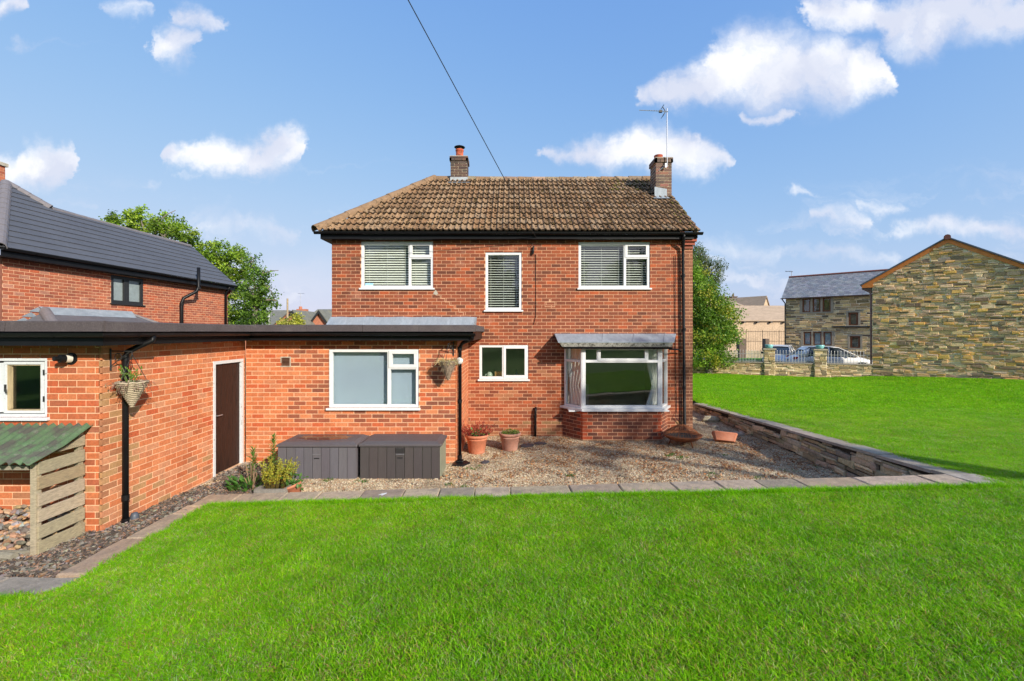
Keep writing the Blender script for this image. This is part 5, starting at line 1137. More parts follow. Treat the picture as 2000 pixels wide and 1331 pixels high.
storage_box(-2.645, -1.215, YB0+.01, YB1, .63, 'dark brown plastic storage box with greenish end panel, nearer the drainpipe', (.062, .052, .05), (.088, .076, .078), (.24, .25, .17), True, 2)
# ---- hanging baskets
def basket(cx, cy, ztop, r, h, label, mat, wall_pt, dry):
    o = thing('hanging_basket', label, 'hanging basket', (cx, cy, ztop-h), 'cone hanging baskets on the extension')
    b = MB(); n = 22; rings = 13
    for k in range(rings):
        f = k/(rings-1); rr = r*(1-.93*f); z = ztop-h*f
        b.tube([(cx+rr*math.cos(6.283*i/n), cy+rr*math.sin(6.283*i/n), z+.006*math.sin(i*2.4+k)) for i in range(n+1)], h/rings*.6, 6, cap=False)
    b.build('cone', MAT[mat], o, True)
    b = MB(); b.lathe([(0, -h*.18), (r*.75, -h*.12), (r*.93, -.01)], (cx, cy, ztop), 18, (.06, .045, .03)); b.build('compost', MAT['bark'], o)
    hook = Vector((cx, cy, ztop+.36 if not dry else ztop+.3))
    b = MB()
    for a in (.4, 2.5, 4.6): b.tube([(cx+r*math.cos(a), cy+r*math.sin(a), ztop), hook], .004, 5)
    b.build('chain', MAT['iron'], o)
    w = Vector(wall_pt); b = MB(); b.tube([(w.x, w.y, hook.z-.2), (w.x, w.y, hook.z+.08)], .011, 6); b.tube([(w.x, w.y, hook.z+.05), (hook.x, hook.y, hook.z+.04), hook], .008, 6)
    m = (w+hook)/2; b.tube([(w.x, w.y, hook.z-.15), (w.x*.6+hook.x*.4, w.y*.6+hook.y*.4, hook.z-.06), (w.x*.15+hook.x*.85, w.y*.15+hook.y*.85, hook.z+.03)], .006, 6)
    d_ = (hook-w); b.tube([Vector((w.x, w.y, hook.z-.02))+Vector((d_.x, d_.y, 0))*(.35+.16*math.cos(a))+Vector((0, 0, -.01+.05*math.sin(a))) for a in np.linspace(0, 6.28, 12)], .005, 5)
    b.build('bracket', MAT['iron'], o)
    b = MB(); cols = [(.26,.13,.09),(.30,.17,.14),(.20,.12,.07),(.33,.24,.15)] if not dry else [(.50,.46,.20),(.58,.50,.27),(.42,.37,.16),(.40,.25,.12),(.32,.22,.12)]
    for i in range(150 if not dry else 320):
        a = random.uniform(0, 6.28); rr = r*math.sqrt(random.random()); p = Vector((cx+rr*math.cos(a), cy+rr*math.sin(a), ztop-.01)); d = Vector((math.cos(a), math.sin(a), 0))*random.uniform(.1, 1)+Vector((0, 0, random.uniform(-.1, .9) if dry else random.uniform(-.5, .5)))
        l_ = random.uniform(.05, .15) if not dry else random.uniform(.06, .17); q = p+d*l_*.6; e = q+Vector((d.x, d.y, d.z-.9))*l_*(.35 if dry else .5)
        b.tube([p, q, e], .0022, 3, jit(random.choice(cols), .3), cap=False)
        if random.random() < .6: leaf(b, e, rv(), rv(), .03, .015, jit(random.choice(cols), .3))
    b.build('dry_plant', MAT['leafdry'], o)
    if not dry:
        b = MB()
        for i in range(16):
            a = random.uniform(0, 6.28); base = Vector((cx+.06*math.cos(a), cy+.05*math.sin(a), ztop)); d = Vector((math.cos(a)*.35, math.sin(a)*.35, 1)); q = base+d*random.uniform(.06, .2)
            b.tube([base, q], .003, 4, (.15, .22, .05)); leaf(b, q, (0, -1, .3), d+rv()*.6, .06, .028, jit((.16, .30, .05), .3)); leaf(b, base.lerp(q, .6), (0, -1, .3), rv(), .055, .025, jit((.14, .26, .04), .3))
        b.build('green_shoots', MAT['leaf'], o)
    else:
        b = MB()
        for i in range(90):
            f = random.uniform(.2, .95); a = random.uniform(0, 6.28); rr = r*(1-.9*f)+.01; p = Vector((cx+rr*math.cos(a), cy+rr*math.sin(a), ztop-h*f)); b.tube([p, p+Vector((math.cos(a)*.03, math.sin(a)*.03, -.03-.06*random.random()))], .002, 3, jit((.22, .15, .09), .3), cap=False)
        b.build('roots', MAT['leafdry'], o)
    return o
bd = 5.86; bx = (258-1000)*bd/F
basket(bx, bd, EYE-(747-HOR)*bd/F, .165, .31, 'pale wicker cone basket with shrivelled plants in front of the left downpipe', 'wicker', (XW+.012, 5.80, 0), False)
bd = 8.46; bx = (875-1000)*bd/F
basket(bx, bd, EYE-(707-HOR)*bd/F, .155, .33, 'dark straggly cone basket of dry grass right of the wide extension window', 'drywicker', ((886-1000)*KA, DA-.012, 0), True)
# ---- wood store
ws = thing('wood_store', 'weathered timber log store with green corrugated roof against the extension', 'log store', (-5.9, 5.3, 0))
wcols = [(.38,.31,.20),(.34,.28,.18),(.41,.34,.23),(.30,.25,.16),(.37,.29,.17)]
SX = -5.34; FD, BD = 5.06, 5.63
def rake(d): return 1.03+(d-FD)/(BD-FD)*.27
for x in (SX-.045, -7.55):
    b = MB(); b.box(x-.03, x+.03, FD, FD+.07, -.03, 1.06, wcols[2]); b.build('post', MAT['wood'], ws, bevel=.004)
    b = MB(); b.box(x-.03, x+.03, BD-.06, BD, -.03, 1.30, wcols[3]); b.build('post', MAT['wood'], ws, bevel=.004)
for k in range(6):
    z0, z1 = .03+k*.182, .03+k*.182+.142; dz = random.uniform(-.008, .008); b = MB(); zt0, zt1 = (z1, z1)
    b.prism([(SX-.015, FD+.02, z0+dz), (SX-.015, BD, z0), (SX-.015, BD, z1), (SX-.015, FD+.02, z1+dz)], (0, 0, 0), (.02, 0, 0), jit(random.choice(wcols), .12)); b.build('slat', MAT['wood'], ws, bevel=.003)
b = MB(); b.prism([(SX-.015, BD-.33, 1.135), (SX-.015, BD, 1.135), (SX-.015, BD, rake(BD)-.04), (SX-.015, BD-.33, 1.15)], (0, 0, 0), (.02, 0, 0), wcols[0]); b.build('slat', MAT['wood'], ws)
b = MB(); b.box(-7.5, SX-.1, FD+.02, FD+.06, -.01, .07, (.30, .27, .2)); b.box(-7.5, SX-.1, FD+.01, FD+.05, .99, 1.04, (.3, .27, .2)); b.build('rail', MAT['wood'], ws)
b = MB(); n = 120; x0, x1 = -7.75, SX+.075; vs = []
for d, z in ((FD-.13, 1.105), (FD+.25, 1.215), (BD+.03, 1.385)):
    for i in range(n+1):
        x = x0+(x1-x0)*i/n; vs.append((x, d+(.012*math.sin(i*.9) if d < FD else 0), z+.020*math.sin((x-x1)*2*math.pi/.105)))
m = n+1; top = [(r_*m+i, r_*m+i+1, (r_+1)*m+i+1, (r_+1)*m+i) for r_ in range(2) for i in range(n)]
vs += [(x, y, z-.005) for x, y, z in vs]; k = 3*m
b.add(vs, top+[tuple(k+q for q in reversed(f)) for f in top]+[(i, k+i, k+i+1, i+1) for i in range(n)]+[(n, k+n, k+m+n, m+n), (m+n, k+m+n, k+2*m+n, 2*m+n)])
b.build('corrugated_roof', MAT['greencor'], ws, True)
# split logs and rubble inside the store
lg = [(.36,.22,.12),(.30,.24,.18),(.22,.17,.13),(.42,.30,.18),(.18,.14,.11),(.30,.30,.30),(.46,.27,.15)]
def rock(c, r, col):
    b = MB(); k = 6; ph = random.uniform(0, 6); sx_, sy_ = random.uniform(.6, 1.5), random.uniform(.6, 1.2); vs = []
    for z, f in ((-.4, .7), (.1, 1), (.55, .6)):
        vs += [(r*sx_*f*math.cos(ph+6.283*j/k)*random.uniform(.75, 1.2), r*sy_*f*math.sin(ph+6.283*j/k)*random.uniform(.75, 1.2), r*z*random.uniform(.7, 1.2)) for j in range(k)]
    b.add(vs, [(q*k+j, q*k+(j+1) % k, (q+1)*k+(j+1) % k, (q+1)*k+j) for q in range(2) for j in range(k)]+[tuple(range(2*k, 3*k)), tuple(range(k-1, -1, -1))], col)
    R = Matrix.Rotation(random.uniform(-.6, .6), 3, 'X') @ Matrix.Rotation(random.uniform(-.6, .6), 3, 'Y'); b.v = [tuple(R @ Vector(v)+Vector(c)) for v in b.v]; return b
lb = MB()
for i in range(420):
    x, d = random.uniform(-6.5, SX-.08), random.uniform(FD-.05, BD-.03); q = rock((x, d, random.uniform(0, .03)+.42*max(0, (d-FD)/(BD-FD))**1.2*random.uniform(.75, 1)), random.uniform(.018, .05), jit(random.choice(lg), .3)); lb.add(q.v, q.f); lb.c[-len(q.v):] = q.c
tag(lb.build('wood_chip_heap', MAT['bark']), 'heap of broken wood and rubble inside the log store', None, kind='stuff')
b = MB(); b.tube([(-5.75, 4.99, .07), (-5.50, 4.98, .06)], .045, 8, (.3, .27, .2)); b.tube([(-5.46, 5.0, .05), (-5.38, 5.0, .05)], .0, 4)
tag(b.build('fallen_timber', MAT['wood']), 'short weathered timber lying on the ground in front of the wood heap', 'timber')
# pale splash mark on the brick behind
b = MB(TW_); b.prism([(WU(40), .0023, wz(900)), (WU(70), .0023, wz(985)), (WU(30), .0023, wz(950))], (0, 0, 0), (0, .0015, 0)); 
# ---- pots
def pot(cx, cy, r, h, mat, label, tilt=0):
    o = thing('flower_pot', label, 'flower pot', (cx, cy, 0), 'round pots against the house wall')
    b = MB(); k = r/.25
    b.lathe([(.0, .005), (.155*k, .0), (.165*k, .01), (.17*k, .03), (.215*k, h-.105), (.222*k, h-.10), (.222*k, h-.09), (.216*k, h-.085), (.219*k, h-.06), (.245*k, h-.055), (.252*k, h-.03), (.252*k, h-.005), (.24*k, h+.002), (.222*k, h-.004), (.215*k, h-.06), (.0, h-.06)], (cx, cy, 0), 36); b.build('body', MAT[mat], o, True)
    b = MB(); b.lathe([(.0, h-.035), (.214*k, h-.045)], (cx, cy, 0), 20, (.07, .05, .035)); b.build('compost', MAT['bark'], o); return o
p1 = P(931, 888, 9.4); o = pot(p1.x, 9.45, .245, .40, 'terracotta', 'orange terracotta pot full of red bedding plants, beside the drainpipe')
b = MB(); c = Vector((p1.x, 9.45, .37))
for i in range(150):
    a = random.uniform(0, 6.28); rr = .21*math.sqrt(random.random()); p = c+Vector((rr*math.cos(a), rr*math.sin(a), 0)); d = Vector((math.cos(a)*rr*1.6, math.sin(a)*rr*1.6, random.uniform(.1, .25)+.05)); e = p+d*random.uniform(.5, 1)
    b.tube([p, e], .002, 3, (.22, .05, .03), cap=False)
    for q in range(7): leaf(b, p.lerp(e, random.uniform(.4, 1)), rv()+Vector((0, -.5, .5)), rv()+Vector((0, 0, .4)), random.uniform(.018, .04), .016, jit(random.choice(((.40,.035,.03),(.50,.06,.04),(.30,.03,.025),(.52,.14,.07))), .25))
b.build('red_plant', MAT['leaf'], o)
b = MB()
for i in range(40): leaf(b, c+Vector((random.gauss(-.0, .08), random.gauss(-.08, .06), random.uniform(.0, .15))), (0, -1, .8), rv(), random.uniform(.05, .08), .045, jit((.12, .24, .06), .25))
b.build('green_leaves', MAT['leaf'], o)
p2 = P(996, 882, 9.6); o = pot(p2.x, 9.68, .235, .385, 'terracotta2', 'pale terracotta pot of low green sedum, nearer the bay window')
b = MB(); c = Vector((p2.x, 9.68, .35))
for i in range(420):
    a = random.uniform(0, 6.28); rr = .2*math.sqrt(random.random()); p = c+Vector((rr*math.cos(a), rr*math.sin(a), random.uniform(-.01, .09*(1-rr/.3)+.02))); leaf(b, p, rv()+Vector((0, -.4, .8)), rv()+Vector((0, 0, .9)), random.uniform(.02, .045), .016, jit(random.choice(((.22,.33,.05),(.17,.28,.04),(.28,.36,.07))), .2))
b.build('sedum', MAT['leaf'], o)
# ---- fire pit
fc = P(1333, 866, 10.05); fp = thing('fire_pit', 'rusty round fire pit with domed mesh lid beside the bay', 'fire pit', (fc.x, 10.05, 0))
b = MB(); cx, cy = fc.x, 10.05; b.lathe([(.0, .10), (.18, .115), (.32, .165), (.40, .225), (.415, .25), (.415, .265), (.40, .27), (.385, .25), (.30, .18), (.0, .125)], (cx, cy, 0), 40); b.build('bowl', MAT['rust'], fp, True)
for k in range(3):
    a = 2.2+k*2.094-3.35; b = MB(); b.tube([(cx+.25*math.cos(a), cy+.25*math.sin(a), .15), (cx+.31*math.cos(a), cy+.31*math.sin(a), -.01)], .014, 6); b.build('leg', MAT['rust'], fp)
for k in range(8):
    a = k*math.pi/8*2+.2; b = MB(); b.tube([(cx+.385*math.cos(a)*f, cy+.385*math.sin(a)*f, .27+.20*(1-f**1.7)) for f in (1, .8, .6, .4, .2, .04)], .0075, 5); b.build('lid_rib', MAT['rust'], fp)
b = MB(); n = 30
for f in (.97, .84, .72, .6, .48, .36, .24, .12): b.tube([(cx+.385*f*math.cos(6.283*i/n), cy+.385*f*math.sin(6.283*i/n), .268+.2*(1-f**1.7)) for i in range(n+1)], .0032, 4, cap=False)
for k in range(40):
    a = 6.283*k/40; b.tube([(cx+.385*f*math.cos(a), cy+.385*f*math.sin(a), .267+.2*(1-f**1.7)) for f in (1, .75, .5, .25)], .0028, 4, cap=False)
b.build('mesh_lid', MAT['rust'], fp)
b = MB(); b.lathe([(0, .17), (.2, .19), (.3, .21), (.34, .22)], (cx, cy, 0), 16, (.03, .026, .022)); b.build('ash', MAT['bark'], fp)
# ---- overturned clay trough
tr_ = P(1417, 864, 10.25); b = MB(); T = Matrix.Translation((tr_.x, 10.3, .14)) @ Matrix.Rotation(math.radians(-14), 4, 'Z') @ Matrix.Rotation(math.radians(-28), 4, 'X') @ Matrix.Rotation(math.radians(4), 4, 'Y'); b.T = T
L_, w_ = .26, .115
oct_ = lambda l, w, z: [(-l, -w*.45, z), (-l*.86, -w, z), (l*.86, -w, z), (l, -w*.45, z), (l, w*.45, z), (l*.86, w, z), (-l*.86, w, z), (-l, w*.45, z)]
vs = oct_(L_*.82, w_*.6, -.10)+oct_(L_*1.0, w_*.98, .05)+oct_(L_*1.03, w_*1.05, .06)+oct_(L_*1.03, w_*1.05, .09)+oct_(L_*.95, w_*.9, .09)+oct_(L_*.8, w_*.6, -.05)
b.add(vs, [(q*8+j, q*8+(j+1) % 8, q*8+8+(j+1) % 8, q*8+8+j) for q in range(5) for j in range(8)]+[tuple(range(7, -1, -1)), tuple(range(40, 48))]); tag(b.build('clay_trough', MAT['terracotta'], None, bevel=.006), 'long terracotta trough tipped over on the gravel by the retaining wall', 'planter')
# ---- broken slates
for px, py, s_, a, nm in ((1030, 873, .17, .3, 'larger broken slate lying on the gravel right of the pots'), (1056, 869, .14, -.2, 'smaller dark slate piece lying nearer the waste pipe'), (948, 906, .10, .8, 'small slate scrap on the gravel in front of the orange pot')):
    p = P(px, py, EYE*F/(py-HOR)); b = MB(); b.T = Matrix.Translation((p.x, p.y, .03)) @ Matrix.Rotation(a, 4, 'Z') @ Matrix.Rotation(.1, 4, 'X'); q = [(-1, -.4), (-.3, -.75), (.6, -.55), (1, .1), (.3, .6), (-.7, .45)]
    b.prism([(x*s_, y*s_, 0) for x, y in q], (0, 0, 0), (0, 0, .012), (.05, .055, .065)); tag(b.build('slate_piece', MAT['slate']), nm, 'slate', 'broken slates on the gravel')
# ---- planters by the door
tx, td = P(538, 955, 7.1).x, 7.08
o = thing('stone_trough', 'small square grey trough with yellow-green spurge by the path', 'planter', (tx, td, 0))
b = MB(); w = .24; zt = .125
for a0, a1, c0, c1 in ((-w, w, -.16, -.125), (-w, w, .125, .16), (-w, -w+.035, -.125, .125), (w-.035, w, -.125, .125)): b.box(tx+a0, tx+a1, td+c0, td+c1, -.01, zt, (.24, .22, .19))
b.box(tx-w+.035, tx+w-.035, td-.125, td+.125, 0, zt-.05, (.06, .045, .035)); b.build('body', MAT['flag'], o)
b = MB(); yc = [(0.528,0.504,0.055),(0.432,0.468,0.055),(0.624,0.552,0.066),(0.348,0.42,0.055),(0.624,0.432,0.055),(0.624,0.312,0.044)]
for i in range(95):
    a = random.uniform(0, 6.28); rr = .16*math.sqrt(random.random()); p = Vector((tx+.02+rr*math.cos(a), td+rr*.7*math.sin(a), zt-.06)); d = Vector((math.cos(a)*.35*rr/.16+.12, math.sin(a)*.35*rr/.16, 1)).normalized(); l_ = random.uniform(.25, .52); e = p+d*l_
    b.tube([p, e], .003, 3, (.26, .2, .06), cap=False)
    for q in range(26): f = random.uniform(.25, 1)**.7; leaf(b, p.lerp(e, f), rv()+Vector((0, -.4, .6)), d*.6+rv(), random.uniform(.02, .045), .014, jit(random.choice(yc[:4] if f > .55 else yc), .25))
b.build('spurge', MAT['leaf'], o)
def lily(x, y, h, n, label):
    o = thing('leafy_stem_plant', label, 'plant', (x, y, 0)); b = MB(); b.tube([(x, y, 0), (x+.02, y, h*.5), (x+.03, y-.01, h)], [.008, .007, .004], 6, (.16, .22, .05)); b.build('stem', MAT['leaf'], o)
    b = MB()
    for i in range(n):
        f = .3+.7*i/n; a = i*2.4; d = Vector((math.cos(a), math.sin(a), .55+.8*(f > .8))); leaf(b, (x+.03*f, y, h*f), (0, 0, 1), d, random.uniform(.09, .15)*(1.15-.4*f), .022, jit(random.choice(((.10,.24,.03),(.14,.30,.05),(.08,.19,.03))), .2))
    b.build('leaves', MAT['leaf'], o); return o
q = P(489, 960, 7.35); lily(q.x, 7.38, .62, 60, 'tall leafy lily stem left of the yellow-green spurge')
q = P(530, 960, 7.5); lily(q.x-.0, 7.52, .80, 75, 'taller leafy lily stem against the storage box, behind the spurge')
o = thing('foliage_clump', 'low clump of broad green leaves left of the stone trough', 'plant', (P(485, 955, 7.3).x, 7.2, 0)); b = MB(); c0 = P(487, 955, 7.25)
for i in range(150):
    a = random.uniform(0, 6.28); rr = .30*math.sqrt(random.random()); d = Vector((math.cos(a), math.sin(a)*.6, random.uniform(.3, 1.2))); leaf(b, (c0.x+rr*math.cos(a), 7.2+rr*.45*math.sin(a), random.uniform(.01, .16)), (0, -.3, 1), d, random.uniform(.07, .14), random.uniform(.03, .06), jit(random.choice(((.075,.19,.025),(.11,.26,.04),(.06,.15,.03))), .2))
b.build('leaves', MAT['leaf'], o)
b = MB()
for i in range(14): p = Vector((c0.x+random.uniform(-.05, .2), 7.25+random.uniform(-.1, .1), 0)); b.tube([p, p+Vector((random.uniform(-.12, .12), random.uniform(-.05, .05), random.uniform(.2, .5)))], .005, 5, jit((.34, .22, .13), .2))
b.build('dead_stems', MAT['leafdry'], o)
q = P(583, 962, 7.2); o = thing('clay_pot', 'tilted little clay pot with green leaves between trough and storage box', 'flower pot', (q.x, 7.3, 0))
b = MB(); b.T = Matrix.Translation((q.x, 7.12, -.04)) @ Matrix.Rotation(-.35, 4, 'Y'); b.lathe([(0, 0), (.08, 0), (.12, .15), (.135, .15), (.135, .185), (.118, .185), (.11, .12), (0, .11)], (0, 0, 0), 24); b.build('body', MAT['terracotta'], o, True)
b = MB()
for i in range(70): leaf(b, (q.x+random.gauss(-.03, .07), 7.12+random.gauss(0, .06), .13+random.uniform(-.05, .16)), (0, -.4, 1), rv()+Vector((0, 0, .5)), random.uniform(.06, .1), .045, jit(random.choice(((.10,.24,.04),(.16,.30,.07),(.07,.18,.03))), .2))
b.build('leaves', MAT['leaf'], o)
# bird splash on one slab: paint-like white mark
q = P(752, 973, 6.55); b = MB(); b.add([(q.x+dx, 6.44+dy, float(zp(q.x))+.0185) for dx, dy in ((-.06, -.05), (-.01, -.03), (.0, -.07), (.03, -.02), (.06, .04), (.08, .09), (.03, .05), (-.02, .02))], [(0,1,2,3,4,5,6,7)]); tag(b.build('white_splash', MAT['upvc'], path), 'white splash on one slab', None)
# ================================================================== stone house with the gable, far right
ux, uy = .715, -.699; GC = Vector((17.6, 22.0, .2)); gcol = [(0.821,0.52,0.224),(0.676,0.447,0.215),(0.941,0.613,0.28),(0.579,0.394,0.215),(0.773,0.54,0.318),(0.447,0.302,0.158),(0.87,0.489,0.131),(0.7,0.51,0.318),(1.04,0.718,0.364),(0.278,0.187,0.112),(0.725,0.447,0.168),(0.375,0.26,0.149)]
gh = thing('stone_gable_house', 'sandstone house with blank gable wall and orange bargeboards', 'house', GC)
TG = wallT(GC.x, GC.y, ux, uy, GC.z); gw, ge, ga = 5.26, 4.88, 6.50
def gline(u): return ge+(ga-ge)*(1-abs(u-gw/2)/(gw/2))
mo = poly_backing(gh, 'gable_wall', TG, [(0, 0), (gw, 0), (gw, ge), (gw/2, ga), (0, ge)], MAT['mortar2'])
stone_wall(gh, TG, gw, ga, [], gcol, 300, rows=(.08, .18), lens=(.12, .46), mort=mo, joint=.02, proud=(.004, .06), inside=lambda u, v: v < gline(u)-.02, skinny=.42, rag=.6)
b = MB(TG); b.box(0, gw, -5, -.26, 0, ge); b.build('wall', M('stone_rear', (.36, .31, .2), .9, (3, .3), (20, .3), (30, .5)), gh)
b = MB(TG)
for sgn in (0, 1):
    f = (lambda u: u) if sgn == 0 else (lambda u: gw-u)
    P0, P1 = (f(-.42), ge-.26), (f(gw/2), ga+.02)
    q = [(P0[0], P0[1]), (P1[0], P1[1]), (P1[0], P1[1]-.2), (f(.02), ge-.17), (f(.02), P0[1]-.12), (f(-.40), P0[1]-.12)]
    b2 = MB(TG); b2.prism([(u, .02, v) for u, v in q], (0, 0, 0), (0, .03, 0)); b2.build('bargeboard', MAT['orange'], gh)
    b2 = MB(TG); b2.prism([(f(-.46), .12, P0[1]-.02), (f(gw/2), .12, ga+.03), (f(gw/2), .12, ga+.09), (f(-.48), .12, P0[1]+.04)], (0, 0, 0), (0, -5, 0), (.10, .11, .13)); b2.build('roof', MAT['slate'], gh)
    b2 = MB(TG); b2.prism([(f(-.42), .02, P0[1]-.1), (f(.0), .02, P0[1]-.1), (f(.0), .02, P0[1]-.14), (f(-.42), .02, P0[1]-.14)], (0, 0, 0), (0, -4.9, 0)); b2.build('soffit', MAT['iron'], gh)
b2 = MB(TG); b2.tube([(gw/2, .16, ga+.06), (gw/2, -5, ga+.06)], .12, 12); b2.build('ridge_tile', M('ridge_red', (.20, .07, .05), .8, (10, .2), None, (60, .2)), gh)
b2 = MB(TG); b2.tube([(-.40, .0, ge-.42), (-.12, -.05, ge-.58), (-.06, -.06, ge-.7), (-.06, -.06, 0)], .04, 8); b2.build('downpipe', M('brown_pipe', (.20, .10, .09), .5, (10, .1), None, None), gh)
# ================================================================== second stone house
HC = Vector((22.72, 37.4, .1)); hw_ = 7.6; he = 5.28
sh_ = thing('stone_cottage', 'stone cottage with slate roof and brown windows behind the cars', 'house', HC)
TH = wallT(HC.x, HC.y, ux, uy, HC.z)
def hu(px):   # wall coordinate under a photo column
    k = (px-1000)/F; return (k*HC.y-HC.x)/(ux-k*uy)
def hz(px, py): u = hu(px); return EYE-(py-HOR)*(HC.y+uy*u)/F-HC.z
h1 = [(hu(1567), hu(1582.5), hz(1567, 610.5), hz(1567, 584)), (hu(1587), hu(1602.5), hz(1587, 610), hz(1587, 583)), (hu(1606.5), hu(1622.5), hz(1606, 609), hz(1606, 582))]
h2 = [(hu(1569), hu(1584.5), hz(1569, 674), hz(1569, 648.5)), (hu(1588), hu(1604.5), hz(1588, 674), hz(1588, 648.5)), (hu(1608), hu(1624.5), hz(1608, 675), hz(1608, 648.5))]
h3 = [(hu(1658), hu(1675), hz(1658, 636), hz(1658, 611)), (hu(1661), hu(1679), hz(1661, 680), hz(1661, 657))]
sur = []
for g in (h1, h2): sur.append((g[0][0]-.18, g[2][1]+.18, g[0][2]-.1, g[0][3]+.08))
for g in h3: sur.append((g[0]-.17, g[1]+.17, g[2]-.12, g[3]+.14))
hcol = [(0.641,0.437,0.189),(0.505,0.347,0.153),(0.764,0.526,0.233),(0.394,0.274,0.13),(0.271,0.19,0.0987),(0.838,0.594,0.278),(0.567,0.37,0.144),(0.172,0.123,0.0718)]
stone_wall(sh_, TH, hw_, he, sur, hcol, 300, rows=(.11, .22), lens=(.25, .8), skinny=.5, rag=.45, proud=(.0, .025), joint=.025)
b = MB(TH); b.box(0, hw_, -4.2, -.26, 0, he, (.4, .32, .2)); b.build('wall', MAT['stone'], sh_)
dress = M('dressed_stone', (.40, .33, .23), .9, (10, .15), None, (60, .3))
for gi_, g in enumerate((h1, h2)):
    b = MB(TH); a0, a1, b0, b1 = sur[gi_]
    xs_ = [a0]+[q for w in g for q in w[:2]]+[a1]
    for i in range(0, len(xs_), 2): b.box(xs_[i], xs_[i+1], -.2, .02, b0+.1, b1-.08)
    b.box(a0, a1, -.2, .05, b0, b0+.1); b.box(a0, a1, -.2, .021, b1-.08, b1); b.build('window_surround', dress, sh_)
    for w in g:
        fr = window(sh_, TH, w[0], w[1], w[2], w[3], [(w[0]+.07, w[1]-.07, w[2]+.07, w[3]-.07, 0)], mat='wincase', t=.085, d0=-.14, d1=-.07, bev=0)
        s = MB(TH); s.box(w[0]+.08, w[1]-.08, -.19, -.17, w[2]+.08, w[3]-.08); s.build('blind', M('tan_blind', (.22, .13, .07), .8, (40, .5), None, None) if gi_ == 0 else M('pale_blind', (.55, .58, .60), .8, (8, .1), None, None), fr)
for g, q in zip(h3, sur[2:]):
    b = MB(TH); bars(b, q[0], q[1], q[2], q[3], .13, -.2, .02); b.build('window_surround', dress, sh_)
    fr = window(sh_, TH, g[0], g[1], g[2], g[3], [(g[0]+.07, g[1]-.07, g[2]+.07, g[3]-.07, 0)], mat='wincase', t=.09, d0=-.14, d1=-.07, bev=0)
    s = MB(TH); s.box(g[0]-.1, g[1]+.1, -.5, -.48, g[2]-.1, g[3]+.1); s.build('room', MAT['dark'], fr)
b = MB(TH); b.box(hu(1625), hw_, .0, .16, hz(1650, 640), hz(1650, 637.5)); b.build('string_course', MAT['iron'], sh_)
# its slate roof
rw_, rise = 2.15, 1.95
Tr = TH @ Matrix(((1, 0, 0, 0), (0, 1, 0, 0), (0, 0, 1, 0), (0, 0, 0, 1)))
o0 = TH @ Vector((-.25, .28, he-.08)); sdn = (TH.to_3x3() @ Vector((0, -1, 0))); TSl = slopeT(o0, (ux, uy, 0), (sdn.x*(rw_+.28), sdn.y*(rw_+.28), rise))
sl_ = math.hypot(rw_+.28, rise); b = MB(TSl); b.box(0, hw_+.3, 0, sl_, -.06, -.01); hroof = b.build('roof', MAT['iron'], sh_)
b = MB(TH); b.add([(-.2, -2*rw_-.2, he), (hw_, -2*rw_-.2, he), (hw_, -rw_, he+rise-.12), (-.2, -rw_, he+rise-.12), (-.0, 0, he), (0, -2*rw_, he), (0, -rw_, he+rise-.1)], [(0,1,2,3), (4,5,6)]); b.build('roof_rear', MAT['slate'], sh_)
slc = [(.20,.215,.235),(.24,.25,.265),(.18,.19,.21),(.27,.275,.285),(.22,.22,.23)]; cnt = 0; sb = MB(TSl); r_ = 0; sg = .2
while r_*sg < sl_-.05:
    u = -.14*(r_ % 2)
    while u < hw_+.28:
        a, c = max(0, u)+.004, min(u+.28, hw_+.3)-.004; u += .28
        if c-a < .04: continue
        q = [(a, r_*sg, .016), (c, r_*sg, .016), (c, min(sl_, r_*sg+.3), .0), (a, min(sl_, r_*sg+.3), .0), (a, r_*sg, .004), (c, r_*sg, .004)]
        cnt += 1; bb = MB(TSl) if cnt <= 300 else sb
        bb.add(q, [(0,1,2,3), (4,5,1,0)], jit(random.choice(slc), .1))
        if cnt <= 300: bb.build('slate', MAT['slate'], hroof)
    r_ += 1
if sb.v: sb.build('slating', MAT['slate'], hroof, kind='stuff')
b = MB(TSl); b.tube([(0, sl_, .02), (hw_+.3, sl_, .02)], .085, 8); b.build('ridge_tile', bpy.data.materials['ridge_red'], hroof)
p0, p1 = TH @ Vector((-.3, .33, he-.08)), TH @ Vector((hw_, .33, he-.08)); MAT['pinkgut'] = M('pink_brown_pipe', (.25, .15, .14), .5, (10, .1), None, None)
gutter(sh_, [p0, p1], .07, mat='pinkgut')
pipe(sh_, [TH @ Vector((-.2, .3, he-.15)), TH @ Vector((-.02, .1, he-.5)), TH @ Vector((-.02, .1, 0))], .045, mat='iron')
ap = TH @ Vector((-.05, -rw_, he+rise)); ae2 = thing('roof_aerial', 'thin aerial on the left end of the slate cottage roof', 'aerial', ap); b = MB(); b.tube([ap-Vector((0, 0, .9)), ap+Vector((0, 0, .45))], .025, 5); b.build('mast', MAT['metal'], ae2)
b = MB(); b.tube([ap+Vector((-.55, 0, .42)), ap+Vector((.1, 0, .42))], .018, 5); [b.tube([ap+Vector((-.5+.13*k, -.1, .36)), ap+Vector((-.5+.13*k, .1, .48))], .012, 4) for k in range(5)]; b.build('array', MAT['iron'], ae2)
